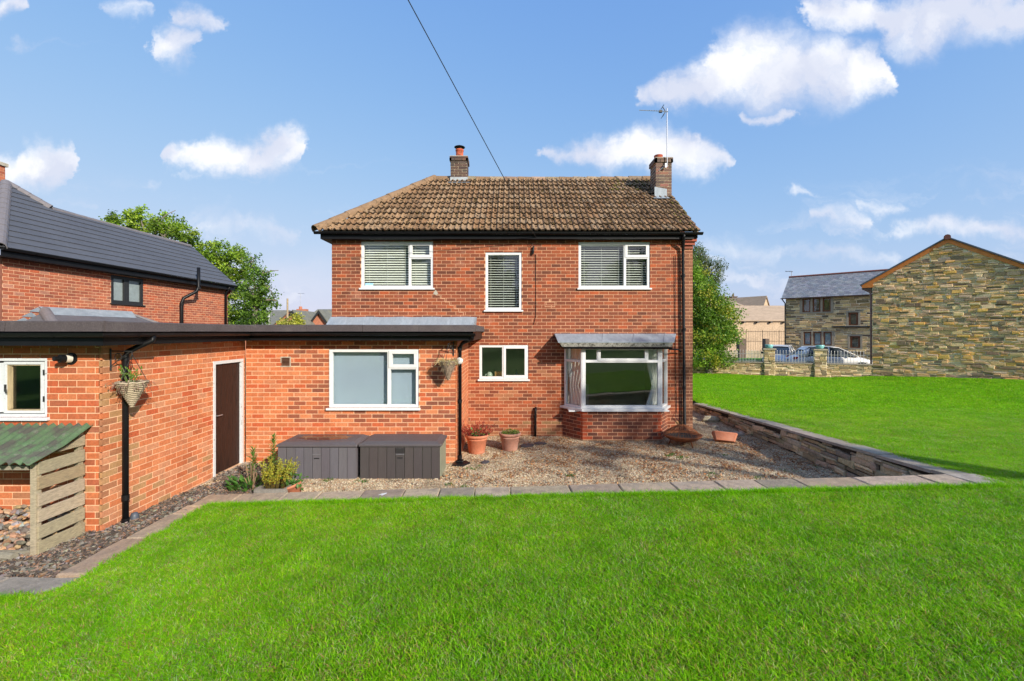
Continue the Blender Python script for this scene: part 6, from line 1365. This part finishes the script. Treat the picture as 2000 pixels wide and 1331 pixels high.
# ================================================================== boundary wall, railings
bw = thing('boundary_wall', 'low stone boundary wall with piers and iron railings in front of the cars', 'wall', (14, 23.4, .2))
def bline(px): k = (px-1000)/F; D = (22+17.6*.362)/(1+.362*k); return Vector((k*D, D, .22))
ud = Vector((1, -.362, 0)).normalized()
bcol_ = [(0.42,0.31,0.153),(0.347,0.26,0.132),(0.273,0.205,0.111),(0.483,0.37,0.196),(0.21,0.165,0.0935),(0.399,0.28,0.128)]
E0, E1 = bline(1330), bline(1704.5); TBW = wallT(E0.x, E0.y, ud.x, ud.y, .1); bl = (E1-E0).length
stone_wall(bw, TBW, bl, .80, [], bcol_, 300, rows=(.09, .16), lens=(.18, .5), proud=(.0, .035), rag=.6, best=lambda q: -q[0])
b = MB(TBW); b.box(0, bl-.03, -.30, .05, .80, .86); b.build('coping', M('dark_coping', (.26, .23, .18), .9, (10, .3), None, (60, .5)), bw)
for pc, w in ((1502.5, .5), (1602, .52)):
    u = (bline(pc)-E0).length; T = wallT(*(E0+ud*(u-w/2)).xy, ud.x, ud.y, .1); T = T @ Matrix.Translation((0, .09, 0))
    pr = stone_wall(bw, T, w, 1.5, [], bcol_, 40, rows=(.09, .17), lens=(.18, .4), proud=(.0, .03), rag=.5, name='pier')
    b = MB(T); b.box(-.05, w+.05, -.42, .06, 1.50, 1.57, (.36, .31, .22)); b.build('pier_cap', MAT['stone'], bw)
    q = T @ Vector((w/2, -.15, 1.57)); b = MB(); b.lathe([(0, 0), (.12, 0), (.17, .06), (.2, .19), (.19, .2), (.15, .1), (0, .08)], tuple(q), 18)
    tag(b.build('glazed_bowl', MAT['turquoise'], None, True), 'turquoise bowl on the '+('left' if pc < 1550 else 'middle')+' pier of the boundary wall', 'bowl', 'turquoise bowls on the wall piers')
for a, c in ((1395, 1493), (1513, 1591), (1613, 1702)):
    u0, u1 = (bline(a)-E0).length, (bline(c)-E0).length; n = int((u1-u0)/.135); b0, t0 = .86, 1.42
    rl_ = MB(TBW); rl_.box(u0, u1, -.14, -.11, t0-.16, t0-.14); rl_.box(u0, u1, -.14, -.11, b0+.05, b0+.07); rl = rl_.build('railing', MAT['metal'], bw); bm_ = None
    for k in range(n+1):
        b = MB(TBW); u = u0+(u1-u0)*k/n; b.tube([(u, -.125, b0), (u, -.125, t0+.02), (u, -.125, t0+.07)], [.011, .011, .003], 5); b.build('baluster', MAT['metal'], rl)
# ================================================================== cars
def car(label, x, y, z, rz, paint, dims, group):
    L_, W_, H_ = dims; o = thing('parked_car', label, 'car', (x, y, z), group); T = Matrix.Translation((x, y, z)) @ Matrix.Rotation(rz, 4, 'Z')
    # stations along the car: x, half width, sill, belt height, crown of bonnet
    st = [(-.50, .72, .42, .60, .70), (-.485, .86, .30, .78, .86), (-.44, .95, .22, .88, .95), (-.30, 1, .20, .93, .96), (-.05, 1, .19, .90, .92), (.16, 1, .19, .88, .93), (.30, .98, .20, .80, .90), (.42, .92, .22, .68, .78), (.48, .80, .28, .58, .64), (.5, .66, .36, .52, .56)]
    b = MB(T); vs = []; m = 9
    for fx_, hw, sl, be, cr in st:
        X = fx_*L_; w = W_/2*hw; k = H_/1.48
        for q, (yy, zz) in enumerate(((-.55, sl), (-.93, sl+.04), (-1, (sl+be)/2), (-.96, be-.03), (-.86, be+.02), (-.5, cr), (0, cr+.015))): vs.append((X, w*yy, zz*k))
        for yy, zz in ((.5, cr), (.86, be+.02), (.96, be-.03), (1, (sl+be)/2), (.93, sl+.04), (.55, sl)): vs.append((X, w*yy, zz*k))
    m = 13; n = len(st); fs = [(i*m+j, i*m+(j+1) % m, (i+1)*m+(j+1) % m, (i+1)*m+j) for i in range(n-1) for j in range(m)]
    b.add(vs, fs+[tuple(range(m-1, -1, -1)), tuple((n-1)*m+j for j in range(m))]); body = b.build('body', MAT[paint], o, True)
    mod = body.modifiers.new('sub', 'SUBSURF'); mod.levels = mod.render_levels = 1
    k = H_; gl = [(-.43, .92/1.48, .62), (-.30, .985, .60), (-.12, 1.0, .60), (.06, .975, .60), (.27, .90/1.48, .64)]
    lowy = W_*.46
    def cab(off, zoff, seg):  # cabin shell between stations
        v = []
        for fx_, zz, yy in gl: v += [(fx_*L_, -lowy*.985, .90/1.48*k-.02), (fx_*L_, -W_*yy/2-off, zz*k+zoff), (fx_*L_, W_*yy/2+off, zz*k+zoff), (fx_*L_, lowy*.985, .90/1.48*k-.02)]
        return v
    b = MB(T); v = cab(0, -.012, 0); fs = []
    for i in range(4): fs += [(i*4, (i+1)*4, (i+1)*4+1, i*4+1), (i*4+1, (i+1)*4+1, (i+1)*4+2, i*4+2), (i*4+2, (i+1)*4+2, (i+1)*4+3, i*4+3)]
    b.add(v, fs); b.build('glasshouse', M('car_window', (.03, .04, .045), .05, None, None, None, spec=.8) if 'car_window' not in bpy.data.materials else bpy.data.materials['car_window'], o)
    b = MB(T)   # roof skin and pillars
    y0 = W_*.30
    rp = [(-.36, .86), (-.30, .992), (-.12, 1.008), (.06, .984), (.09, .945)]
    b.add([(fx_*L_, s_*y0*1.0, zz*k) for fx_, zz in rp for s_ in (-1, 1)]+[(fx_*L_, 0, zz*k+.025) for fx_, zz in rp], [(i*2, i*2+2, 10+i+1, 10+i) for i in range(4)]+[(10+i, 10+i+1, i*2+3, i*2+1) for i in range(4)])
    for s_ in (-1, 1):
        b.tube([(.28*L_, s_*lowy*.97, .9/1.48*k), (.17*L_, s_*W_*.37, .80*k), (.06*L_, s_*W_*.305, .972*k), (-.12*L_, s_*W_*.30, .998*k), (-.30*L_, s_*W_*.30, .985*k), (-.44*L_, s_*W_*.40, .64*k)], .028, 6)
        b.tube([(-.05*L_, s_*lowy*.99, .9/1.48*k-.02), (-.06*L_, s_*W_*.305, .99*k)], .03, 6)
        b.prism([(-.33*L_, s_*lowy, .9/1.48*k-.03), (-.44*L_, s_*lowy*.97, .9/1.48*k-.03), (-.37*L_, s_*W_*.36, .82*k), (-.29*L_, s_*W_*.318, .95*k)], (0, 0, 0), (0, .02*s_, 0))
    b.build('roof', MAT[paint], o, True)
    for fx_ in (-.31, .31):
        for s_ in (-1, 1):
            b = MB(T); c = (fx_*L_, s_*W_*.44); b.tube([(c[0], c[1]-.1, .31), (c[0], c[1]+.1, .31)], .31, 20); wh = b.build('wheel', MAT['tyre'], o)
            b = MB(T); b.tube([(c[0], c[1]+s_*.095, .31), (c[0], c[1]+s_*.11, .31)], .2, 14); b.build('rim', MAT['metal'], wh)
    for s_ in (-1, 1):
        b = MB(T); b.lathe([(0, -.07), (.07, -.05), (.09, 0), (.07, .06), (0, .08)], (.17*L_, s_*(W_*.5+.06), .98/1.48*k), 10); b.build('mirror', MAT[paint] if s_ > 0 else MAT['iron'], o, True)
        b = MB(T); b.box(-.497*L_, -.44*L_, s_*W_*.40-.06, s_*W_*.40+.085, .70/1.48*k, .86/1.48*k); b.build('tail_light', MAT['redlens'], o, bevel=.03)
        b = MB(T); b.box(.43*L_, .475*L_, s_*W_*.36-.12, s_*W_*.36+.08, .60/1.48*k, .71/1.48*k); b.build('headlight', M('lamp_lens', (.5, .52, .54), .1, None, None, None), o, bevel=.03)
        b = MB(T)
        for fx_ in (-.02, -.2): b.box(fx_*L_-.09, fx_*L_+.09, s_*W_*.5-.012, s_*W_*.5+.012, .80/1.48*k, .825/1.48*k)
        b.build('door_handle', MAT[paint], o)
    b = MB(T); b.box(.47*L_, .503*L_, -.4, .4, .36, .50); b.build('grille', MAT['iron'], o)
    return o
car('white hatchback parked nose to the right behind the railings', 20.0, 28.4, .1, math.radians(-14), 'carwhite', (4.5, 1.8, 1.5), 'cars parked on the drive')
car('silver car parked behind the white hatchback, nose towards the wall', 18.55, 31.2, .1, math.radians(-128), 'carsilver', (4.3, 1.8, 1.5), 'cars parked on the drive')
# ================================================================== far cottages (right of centre)
peach = M('far_sandstone', (.52, .38, .25), .9, (1.5, .2), (6, .25), (10, .4), stain=[(3, .55, .75, (.38, .27, .17), .5)])
farroof = M('stone_slate', (.42, .31, .21), .9, (2, .15), (8, .2), (6, .4), stretch=(.3, .3, 3))
def gabled(name, label, x0, x1, y0, y1, ez, rz_, axis, wm, rm, g, z0=-.2, ov=.2):
    o = thing(name, label, 'house', ((x0+x1)/2, y0, z0), g); b = MB(); b.box(x0, x1, y0, y1, z0, ez)
    if axis == 'x': my = (y0+y1)/2; b.prism([(x0, y0, ez), (x0, y1, ez), (x0, my, rz_)], (x0, 0, 0), (x1, 0, 0)); sl = [[(x0-ov, y0-ov, ez-ov*(rz_-ez)/(my-y0)), (x1+ov, y0-ov, ez-ov*(rz_-ez)/(my-y0)), (x1+ov, my, rz_), (x0-ov, my, rz_)], [(x0-ov, my, rz_), (x1+ov, my, rz_), (x1+ov, y1+ov, ez), (x0-ov, y1+ov, ez)]]
    else: mx0 = (x0+x1)/2; b.prism([(x0, y0, ez), (mx0, y0, rz_), (x1, y0, ez)], (0, y0, 0), (0, y1, 0)); sl = [[(x0-ov, y0-ov, ez-ov*(rz_-ez)/(mx0-x0)), (mx0, y0-ov, rz_), (mx0, y1, rz_), (x0-ov, y1, ez-ov*.5)], [(mx0, y0-ov, rz_), (x1+ov, y0-ov, ez-ov*(rz_-ez)/(mx0-x0)), (x1+ov, y1, ez-ov*.5), (mx0, y1, rz_)]]
    b.build('wall', wm, o); 
    for q in sl: b = MB(); b.add([(a, c, e+.04) for a, c, e in q]+[(a, c, e+.16) for a, c, e in q], [(3,2,1,0), (4,5,6,7), (0,1,5,4), (1,2,6,5), (2,3,7,6), (3,0,4,7)]); b.build('roof', rm, o)
    return o
DF = 48.0; fxp = lambda px, D: (px-1000)*D/F; fzp = lambda py, D: EYE-(py-HOR)*D/F
o = gabled('stone_barn', 'long peach sandstone barn with stone slate roof beyond the drive', fxp(1415, DF), fxp(1600, DF), DF, DF+7, fzp(627, DF), fzp(600, DF+3.5), 'x', peach, farroof, 'far stone cottages')
for k in range(7): b = MB(); x = fxp(1426+k*26, DF); b.box(x-.1, x+.1, DF-.3, DF+.0, fzp(631, DF), fzp(628, DF)); b.build('rafter_end', MAT['iron'], o)
D_ = 75.0; o = gabled('far_cottage', 'far stone cottage with its gable end between chimneys and barn roof', fxp(1483, D_), fxp(1508, D_), D_, D_+16, fzp(600, D_), fzp(580, D_), 'y', peach, farroof, 'far stone cottages')
for k in range(3): b = MB(); x = fxp(1488+k*5.5, D_); b.box(x, x+.22, D_-.04, D_+.02, fzp(606.5, D_), fzp(603.5, D_)); b.build('window', MAT['iron'], o)
o.rotation_euler = (0, 0, math.radians(35))
D_ = 72.0; o = gabled('far_cottage', 'far stone cottage with two chimneys, roof sloping down to the right', fxp(1404, D_), fxp(1483, D_), D_+4, D_+14, fzp(600, D_), fzp(578, D_), 'x', peach, farroof, 'far stone cottages')
for px in (1426.5, 1446): b = MB(); x = fxp(px, D_+6); b.box(x-.45, x+.45, D_+8, D_+9, fzp(584, D_), fzp(573, D_)); b.box(x-.52, x+.52, D_+7.9, D_+9.1, fzp(573, D_), fzp(571.5, D_)); b.lathe([(.16, 0), (.14, .5), (0, .5)], (x, D_+8.5, fzp(571.5, D_)), 10); b.build('chimney', M('sooty_stone', (.14, .10, .075), .9, (6, .3), None, None), o)
D_ = 80.0; gabled('far_cottage', 'small far cottage gable just left of the slate-roofed cottage', fxp(1507, D_), fxp(1535, D_), D_+3, D_+15, fzp(604, D_), fzp(594, D_), 'x', peach, farroof, 'far stone cottages')
D_ = 60.0; gabled('far_cottage', 'far cottage half hidden behind the holly bush', fxp(1385, D_), fxp(1447, D_), D_, D_+8, fzp(598, D_), fzp(583, D_), 'x', peach, farroof, 'far stone cottages')
# garden wall and fence in front of the barn
gw_ = thing('garden_wall', 'dark low garden wall with stubby piers in front of the barn', 'wall', (fxp(1470, 36), 36, 0)); b = MB(); b.box(fxp(1400, 36), fxp(1530, 36), 36, 36.3, -.1, fzp(686, 36)); b.build('wall', bpy.data.materials['stone_rear'], gw_)
for a, c in ((1443, 1456), (1494, 1501)): b = MB(); b.box(fxp(a, 36), fxp(c, 36), 35.9, 36.4, -.1, fzp(662, 36)); b.build('pier', bpy.data.materials['sooty_stone'], gw_)
fe = thing('metal_fence', 'thin upright metal fence in front of the barn wall', 'fence', (fxp(1480, 40), 40, 0)); Df = 40.0
for k in range(26):
    x = fxp(1425+k*4.6, Df); b = MB(); t_ = .022 if k % 7 == 0 else .007; b.tube([(x, Df, 0), (x, Df, fzp(646 if k % 7 else 645, Df))], t_, 5); b.build('upright', MAT['iron'], fe)
for py in (648, 667): b = MB(); b.tube([(fxp(1424, Df), Df, fzp(py, Df)), (fxp(1538, Df), Df, fzp(py, Df))], .015, 4); b.build('rail', MAT['iron'], fe)
# strip of grass behind the railings
s = MB(); s.add([(fxp(1400, 25), 25, .13), (fxp(1497, 24.6), 24.6, .13), (fxp(1500, 35), 35, .5), (fxp(1400, 35), 35, .5)], [(0,1,2,3)]); tag(s.build('garden_grass', M('garden_turf', (.08, .20, .02), 1, (6, .3), (30, .3), (40, .8))), 'sloping grass behind the railings', None, kind='structure')
# ================================================================== bungalows beyond the flat roof (left of the house)
redwall = M('far_brick', (.42, .16, .09), .9, (3, .15), (12, .2), None); mossroof = M('mossy_slate', (.16, .16, .135), .9, (3, .25), (10, .3), (8, .3), stain=[(1.5, .5, .7, (.22, .19, .10), .6)])
D_ = 42.0
o = gabled('far_bungalow', 'far red brick bungalow gable with black bargeboards nearest the house corner', fxp(603, D_), fxp(646, D_), D_, D_+10, fzp(637, D_), fzp(609, D_), 'y', redwall, mossroof, 'far bungalows')
def barge(o, a, m, c, ze, zr, y):
    for q0, q1 in ((a, m), (c, m)): b = MB(); b.prism([(q0, y, ze), (q1, y, zr), (q1, y, zr-.3), (q0, y, ze-.3)], (0, 0, 0), (0, -.06, 0)); b.build('bargeboard', MAT['iron'], o)
barge(o, fxp(600, D_), fxp(624.5, D_), fxp(649, D_), fzp(640, D_), fzp(606.5, D_), D_-.25)
o2 = gabled('far_bungalow', 'far bungalow with mossy roof and black gable behind the yellow shrub', fxp(525, D_), fxp(625, D_), D_+6, D_+16, fzp(640, D_+6), fzp(607, D_+11), 'x', redwall, mossroof, 'far bungalows')
b = MB(); x = fxp(584, D_+10); b.box(x-.55, x+.55, D_+10.5, D_+11.2, fzp(608, D_+10), fzp(603.5, D_+10)); b.lathe([(.2, 0), (.18, .3), (0, .3)], (x-.2, D_+10.8, fzp(603.5, D_+10)), 8); b.build('chimney', redwall, o2)
b = MB(); b.tube([(x-.2, D_+10.8, fzp(604, D_+10)), (x-.2, D_+10.8, fzp(572, D_+10))], .02, 4); b.tube([(x-.5, D_+10.8, fzp(572.5, D_+10)), (x+.25, D_+10.8, fzp(572.5, D_+10))], .02, 4)
tag(b.build('roof_aerial', MAT['metal']), 'spindly aerial above the far bungalow roofs', 'aerial')
D_ = 40.0
o3 = gabled('far_bungalow', 'nearer far bungalow gable half hidden by the yellow shrub', fxp(548, D_), fxp(598, D_), D_, D_+9, fzp(640, D_), fzp(609, D_), 'y', redwall, mossroof, 'far bungalows')
barge(o3, fxp(545, D_), fxp(573, D_), fxp(601, D_), fzp(641, D_), fzp(607, D_), D_-.25)
o4 = gabled('far_bungalow', 'grey-roofed far bungalow behind the trees', fxp(470, 46), fxp(525, 46), 46, 54, fzp(640, 46), fzp(609, 50), 'x', redwall, mossroof, 'far bungalows')
b = MB(); b.tube([(fxp(561.5, 36), 36, -.2), (fxp(561.5, 36), 36, fzp(583.5, 36))], [.09, .07], 8); tag(b.build('wooden_pole', M('pole_wood', (.34, .26, .16), .9, (6, .3), None, None)), 'pale wooden pole standing in front of the far bungalows', 'pole')
b = MB(); b.tube([(fxp(523, 41), 41, 0), (fxp(525.5, 41), 41, fzp(609, 41))], .06, 6); tag(b.build('white_pole', MAT['upvc']), 'short white pole beside the far bungalow roofs', 'pole')
# ================================================================== trees
def crown(name, parent, blobs, n_cl, per, l_, w, cols, mat='leaf', cl_r=.45, drop=0, shell=.55):
    """leaves in clumps spread over the blobs' volume"""
    P_, Nn, Tt, Cc = [], [], [], []
    tot = sum(b[1][0]*b[1][1]*b[1][2] for b in blobs)
    for c, R in blobs:
        k = max(3, int(n_cl*R[0]*R[1]*R[2]/tot))
        d = rng.normal(size=(k, 3)); d /= np.linalg.norm(d, axis=1)[:, None]; rad = (shell+(1-shell)*rng.random(k))**.8*rng.uniform(.82, 1.12, k)
        cc = np.array(c)+d*np.array(R)*rad[:, None]
        tone = rng.uniform(.6, 1.25, k); ci = rng.integers(0, len(cols), k)
        m = rng.poisson(per, k)+4; idx = np.repeat(np.arange(k), m); cr = cl_r*rng.uniform(.6, 1.3, k)
        off = rng.normal(size=(len(idx), 3))*(cr[idx][:, None]*np.array([.6, .6, .42])); off[:, 2] -= drop*rng.random(len(idx))*cr[idx]
        P_.append(cc[idx]+off); base = np.array(cols)[ci][idx]*(tone[idx]*rng.uniform(.8, 1.2, len(idx)))[:, None]; Cc.append(base)
    p = np.concatenate(P_); col = np.concatenate(Cc); n = len(p)
    t = rng.normal(size=(n, 3)); t[:, 2] -= drop*1.5; t /= np.linalg.norm(t, axis=1)[:, None]; a = rng.normal(size=(n, 3))+np.array([0, 0, .8]); s_ = np.cross(t, a); s_ /= np.linalg.norm(s_, axis=1)[:, None]+1e-6; up = np.cross(s_, t)
    ll = (l_*rng.uniform(.6, 1.3, n))[:, None]; ww = (w*rng.uniform(.7, 1.2, n))[:, None]
    v = np.stack([p, p+t*ll*.45+s_*ww*.5+up*ll*.08, p+t*ll, p+t*ll*.45-s_*ww*.5+up*ll*.08], 1).reshape(-1, 3)
    me = bpy.data.meshes.new(name); me.vertices.add(4*n); me.vertices.foreach_set('co', v.astype('f').ravel()); me.loops.add(4*n); me.loops.foreach_set('vertex_index', np.arange(4*n, dtype='i')); me.polygons.add(n); me.polygons.foreach_set('loop_start', np.arange(0, 4*n, 4, dtype='i')); me.polygons.foreach_set('loop_total', np.full(n, 4, 'i'))
    ca = np.ones((4*n, 4), 'f'); ca[:, :3] = np.repeat(col, 4, 0); at = me.color_attributes.new('Col', 'FLOAT_COLOR', 'POINT'); at.data.foreach_set('color', ca.ravel()); me.materials.append(MAT[mat]); me.update(); me.validate()
    return link(name, me, parent)
def limbs(parent, base, fork, tips, r0, col='trunk', name='trunk', r1=.03):
    b = MB(); base, fork = Vector(base), Vector(fork); b.tube([base, base.lerp(fork, .5)+Vector((.06, .05, 0)), fork], [r0, r0*.85, r0*.7], 9)
    for t in tips:
        t = Vector(t); m1 = fork.lerp(t, .35)+Vector((random.uniform(-.2, .2), random.uniform(-.2, .2), .25)); m2 = fork.lerp(t, .7)+Vector((random.uniform(-.2, .2), random.uniform(-.2, .2), .15)); b.tube([fork-Vector((0, 0, .15)), m1, m2, t], [r0*.5, r0*.33, r0*.2, r1], 6)
        for k in range(3):
            q = m1.lerp(t, random.uniform(.2, .9)); e = q+Vector((random.uniform(-.8, .8), random.uniform(-.8, .8), random.uniform(.1, .8))); b.tube([q, q.lerp(e, .5)+Vector((0, 0, .1)), e], [r0*.16, r0*.1, r1*.6], 5)
    return b.build(name, MAT[col], parent, True)
G1 = [(0.237,0.384,0.0286),(0.3,0.456,0.0385),(0.188,0.312,0.0264),(0.362,0.504,0.0495),(0.138,0.24,0.022),(0.413,0.54,0.0605)]
DT = 26.0; tp_ = lambda px, py, D=DT: (fxp(px, D), D, fzp(py, D))
t = thing('sycamore_tree', 'spreading tree with flat-topped crown and pale limbs above the grey roof', 'tree', tp_(290, 640)); limbs(t, (fxp(300, DT), DT, -.2), tp_(298, 500), [tp_(240, 440), tp_(275, 430), tp_(310, 425), tp_(345, 445), tp_(370, 470), tp_(330, 480)], .3)
blb = [(tp_(x, y, DT+dy), (rx*DT/F, rx*DT/F*.9, ry*DT/F)) for x, y, rx, ry, dy in ((250, 432, 32, 14, 0), (290, 426, 38, 17, .6), (235, 440, 20, 10, -.5), (325, 440, 32, 16, 0), (300, 450, 40, 16, .8), (360, 458, 28, 13, -.4), (345, 470, 34, 15, .5), (382, 462, 10, 5, 0), (230, 452, 18, 9, .3))]
crown('crown', t, blb, 190, 30, .15, .10, G1, cl_r=.24, shell=.8)
t = thing('sycamore_tree', 'rounded bright green tree crowding the grey roof verge', 'tree', tp_(430, 640)); limbs(t, (fxp(440, DT), DT+1, -.2), tp_(435, 570, DT+1), [tp_(420, 490, DT+1), tp_(455, 500, DT+1), tp_(470, 530, DT+1), tp_(400, 500, DT+1), tp_(480, 590, DT+1)], .3)
blb = [(tp_(x, y, DT+1+dy), (rx*DT/F, rx*DT/F*.9, ry*DT/F)) for x, y, rx, ry, dy in ((430, 495, 42, 22, 0), (460, 520, 26, 30, -.4), (400, 490, 26, 16, .4), (445, 550, 42, 32, 0), (420, 520, 30, 24, -.5), (465, 590, 34, 36, 0), (450, 625, 34, 24, -.4), (480, 625, 26, 22, .4), (410, 560, 30, 30, .6))]
crown('crown', t, blb, 400, 30, .15, .10, G1, cl_r=.26, shell=.8)
t = thing('poplar_tree', 'looser darker green tree with ragged edge, nearest the brick house', 'tree', tp_(505, 640)); limbs(t, (fxp(500, DT), DT-1, -.2), tp_(500, 600, DT-1), [tp_(490, 500, DT-1), tp_(515, 530, DT-1), tp_(525, 570, DT-1), tp_(540, 588, DT-1), tp_(480, 560, DT-1)], .2)
blb = [(tp_(x, y, DT-1+dy), (rx*DT/F, rx*DT/F*.9, ry*DT/F)) for x, y, rx, ry, dy in ((492, 515, 16, 22, 0), (510, 540, 18, 24, .3), (498, 560, 24, 34, -.3), (515, 580, 20, 22, 0), (530, 592, 16, 10, .2), (500, 610, 26, 28, 0), (520, 610, 14, 10, .3), (488, 635, 22, 12, 0))]
crown('crown', t, blb, 200, 20, .14, .09, [(.13,.24,.028),(.17,.31,.036),(.09,.18,.024),(.22,.36,.045)], cl_r=.22, shell=.65)
t = thing('golden_shrub', 'bright yellow-leaved shrub in front of the far bungalows', 'shrub', tp_(572, 645, 34)); blb = [(tp_(x, y, 34), (rx*34/F, rx*34/F, ry*34/F)) for x, y, rx, ry in ((576, 626, 10, 12), (562, 634, 14, 8), (582, 634, 12, 8), (550, 636, 8, 5))]
crown('crown', t, blb, 60, 26, .16, .10, [(.50,.50,.06),(.58,.56,.12),(.42,.45,.05)], cl_r=.3); b = MB(); b.tube([tp_(572, 650, 34), tp_(574, 625, 34)], .05, 5); b.build('stem', MAT['trunk'], t)
# holly bush and birch beside the house
DBU = 24.5; t = thing('holly_bush', 'big glossy holly bush right of the house corner', 'bush', tp_(1390, 728, DBU))
blb = [(tp_(x, y, DBU+dy), (rx*DBU/F, rx*DBU/F, ry*DBU/F)) for x, y, rx, ry, dy in ((1375, 600, 45, 40, 0), (1400, 620, 38, 38, -.5), (1360, 560, 34, 40, .4), (1345, 530, 26, 34, .3), (1385, 660, 48, 34, -.3), (1405, 655, 32, 28, .4), (1370, 695, 44, 22, -.5), (1400, 700, 28, 14, -.6), (1420, 615, 20, 26, .2), (1340, 640, 40, 50, .5), (1380, 575, 26, 22, -.4), (1425, 708, 16, 10, -.5))]
crown('crown', t, blb, 760, 36, .12, .075, [(0.156,0.3,0.033),(0.216,0.396,0.0385),(0.12,0.228,0.0264),(0.324,0.48,0.0495),(0.48,0.48,0.055),(0.252,0.432,0.0385),(0.132,0.252,0.0286)], cl_r=.33, shell=.5)
b = MB(); b.tube([(fxp(1385, DBU), DBU, 0), (fxp(1380, DBU), DBU, 4)], [.2, .1], 8); b.build('trunk', MAT['trunk'], t)
DBI = 30.0; t = thing('birch_tree', 'feathery drooping birch rising behind the holly bush', 'tree', tp_(1365, 720, DBI)); limbs(t, (fxp(1350, DBI), DBI, 0), tp_(1355, 580, DBI), [tp_(1365, 480, DBI), tp_(1385, 500, DBI), tp_(1405, 512, DBI), tp_(1345, 470, DBI)], .18)
blb = [(tp_(x, y, DBI+dy), (rx*DBI/F, rx*DBI/F, ry*DBI/F)) for x, y, rx, ry, dy in ((1362, 490, 16, 26, 0), (1372, 520, 20, 26, .4), (1402, 512, 12, 14, 0), (1398, 538, 12, 22, .2), (1380, 545, 20, 22, 0), (1350, 520, 24, 40, -.3), (1412, 518, 5, 10, 0))]
crown('crown', t, blb, 300, 34, .13, .05, [(.11,.17,.045),(.14,.20,.055),(.09,.14,.04),(.17,.22,.07)], cl_r=.3, drop=1.2, shell=.35)
# trees standing behind the camera (they shade the right of the lawn and show in the window panes)
def backtree(x, y, h, r, label, n):
    t = thing('garden_tree', label, 'tree', (x, y, .3), 'trees behind the viewer'); limbs(t, (x, y, .2), (x, y, h*.4), [(x+r*.5*math.cos(a), y+r*.5*math.sin(a), h*.75) for a in (0, 1.3, 2.6, 3.9, 5.2)], .28)
    blb = [((x+r*.6*math.cos(a)*q, y+r*.6*math.sin(a)*q, h*zz), (r*.55, r*.55, h*.17)) for a, q, zz in ((0, 1, .55), (1.3, 1, .6), (2.6, 1, .52), (3.9, 1, .62), (5.2, 1, .56), (.6, .6, .8), (3.2, .6, .82), (0, 0, .92), (4.5, .7, .42), (2, .7, .44))]
    crown('crown', t, blb, n, 26, .26, .18, [(.06,.13,.02),(.08,.16,.022),(.05,.10,.018)], cl_r=.6); return t
# a tall tree whose high crown shades the foot of the bay
t = thing('garden_tree', 'very tall bare-stemmed tree right of the viewer, its high crown shading the bay', 'tree', (17.6, -6.8, .5), 'trees behind the viewer'); limbs(t, (17.6, -6.8, .3), (17.5, -6.8, 8.2), [(16.2, -8.0, 11), (18.8, -5.8, 11.2), (17.0, -5.6, 11.6), (18.6, -8.0, 10.9), (17.6, -6.8, 12)], .26)
crown('crown', t, [((16.2, -8.1, 10.9), (1.2, 1.2, .8)), ((18.9, -5.6, 11.2), (1.3, 1.3, .8)), ((17.0, -5.7, 11.5), (1.1, 1.1, .7)), ((18.6, -7.8, 11.0), (1.2, 1.2, .7)), ((17.5, -6.8, 12), (1.2, 1.2, .6))], 55, 24, .22, .15, [(.10,.2,.03),(.13,.25,.035)], cl_r=.45)
t0 = backtree(-3, -19, 9.5, 4.2, 'broad tree behind the viewer, seen only in the window panes', 420)
for k, (x, y, s_, rz, nm) in enumerate(((4.5, -20, .95, 1.1, 'second tree behind the viewer, right of the broad one'), (-11, -21, 1.05, 2.0, 'tree behind the viewer, left of the broad one'), (12, -22, 1.0, 3.2, 'third tree behind the viewer towards the right'), (-19, -18, .9, 4.0, 'leftmost tree behind the viewer'), (20, -25, 1.1, .5, 'fourth tree behind the viewer towards the right'), (30, -22, 1.15, 5.0, 'rightmost tree behind the viewer'))):
    c = copy_tree(t0); c.location = (x, y, .3); c.rotation_euler = (0, 0, rz); c.scale = (s_, s_, s_); c['label'] = nm
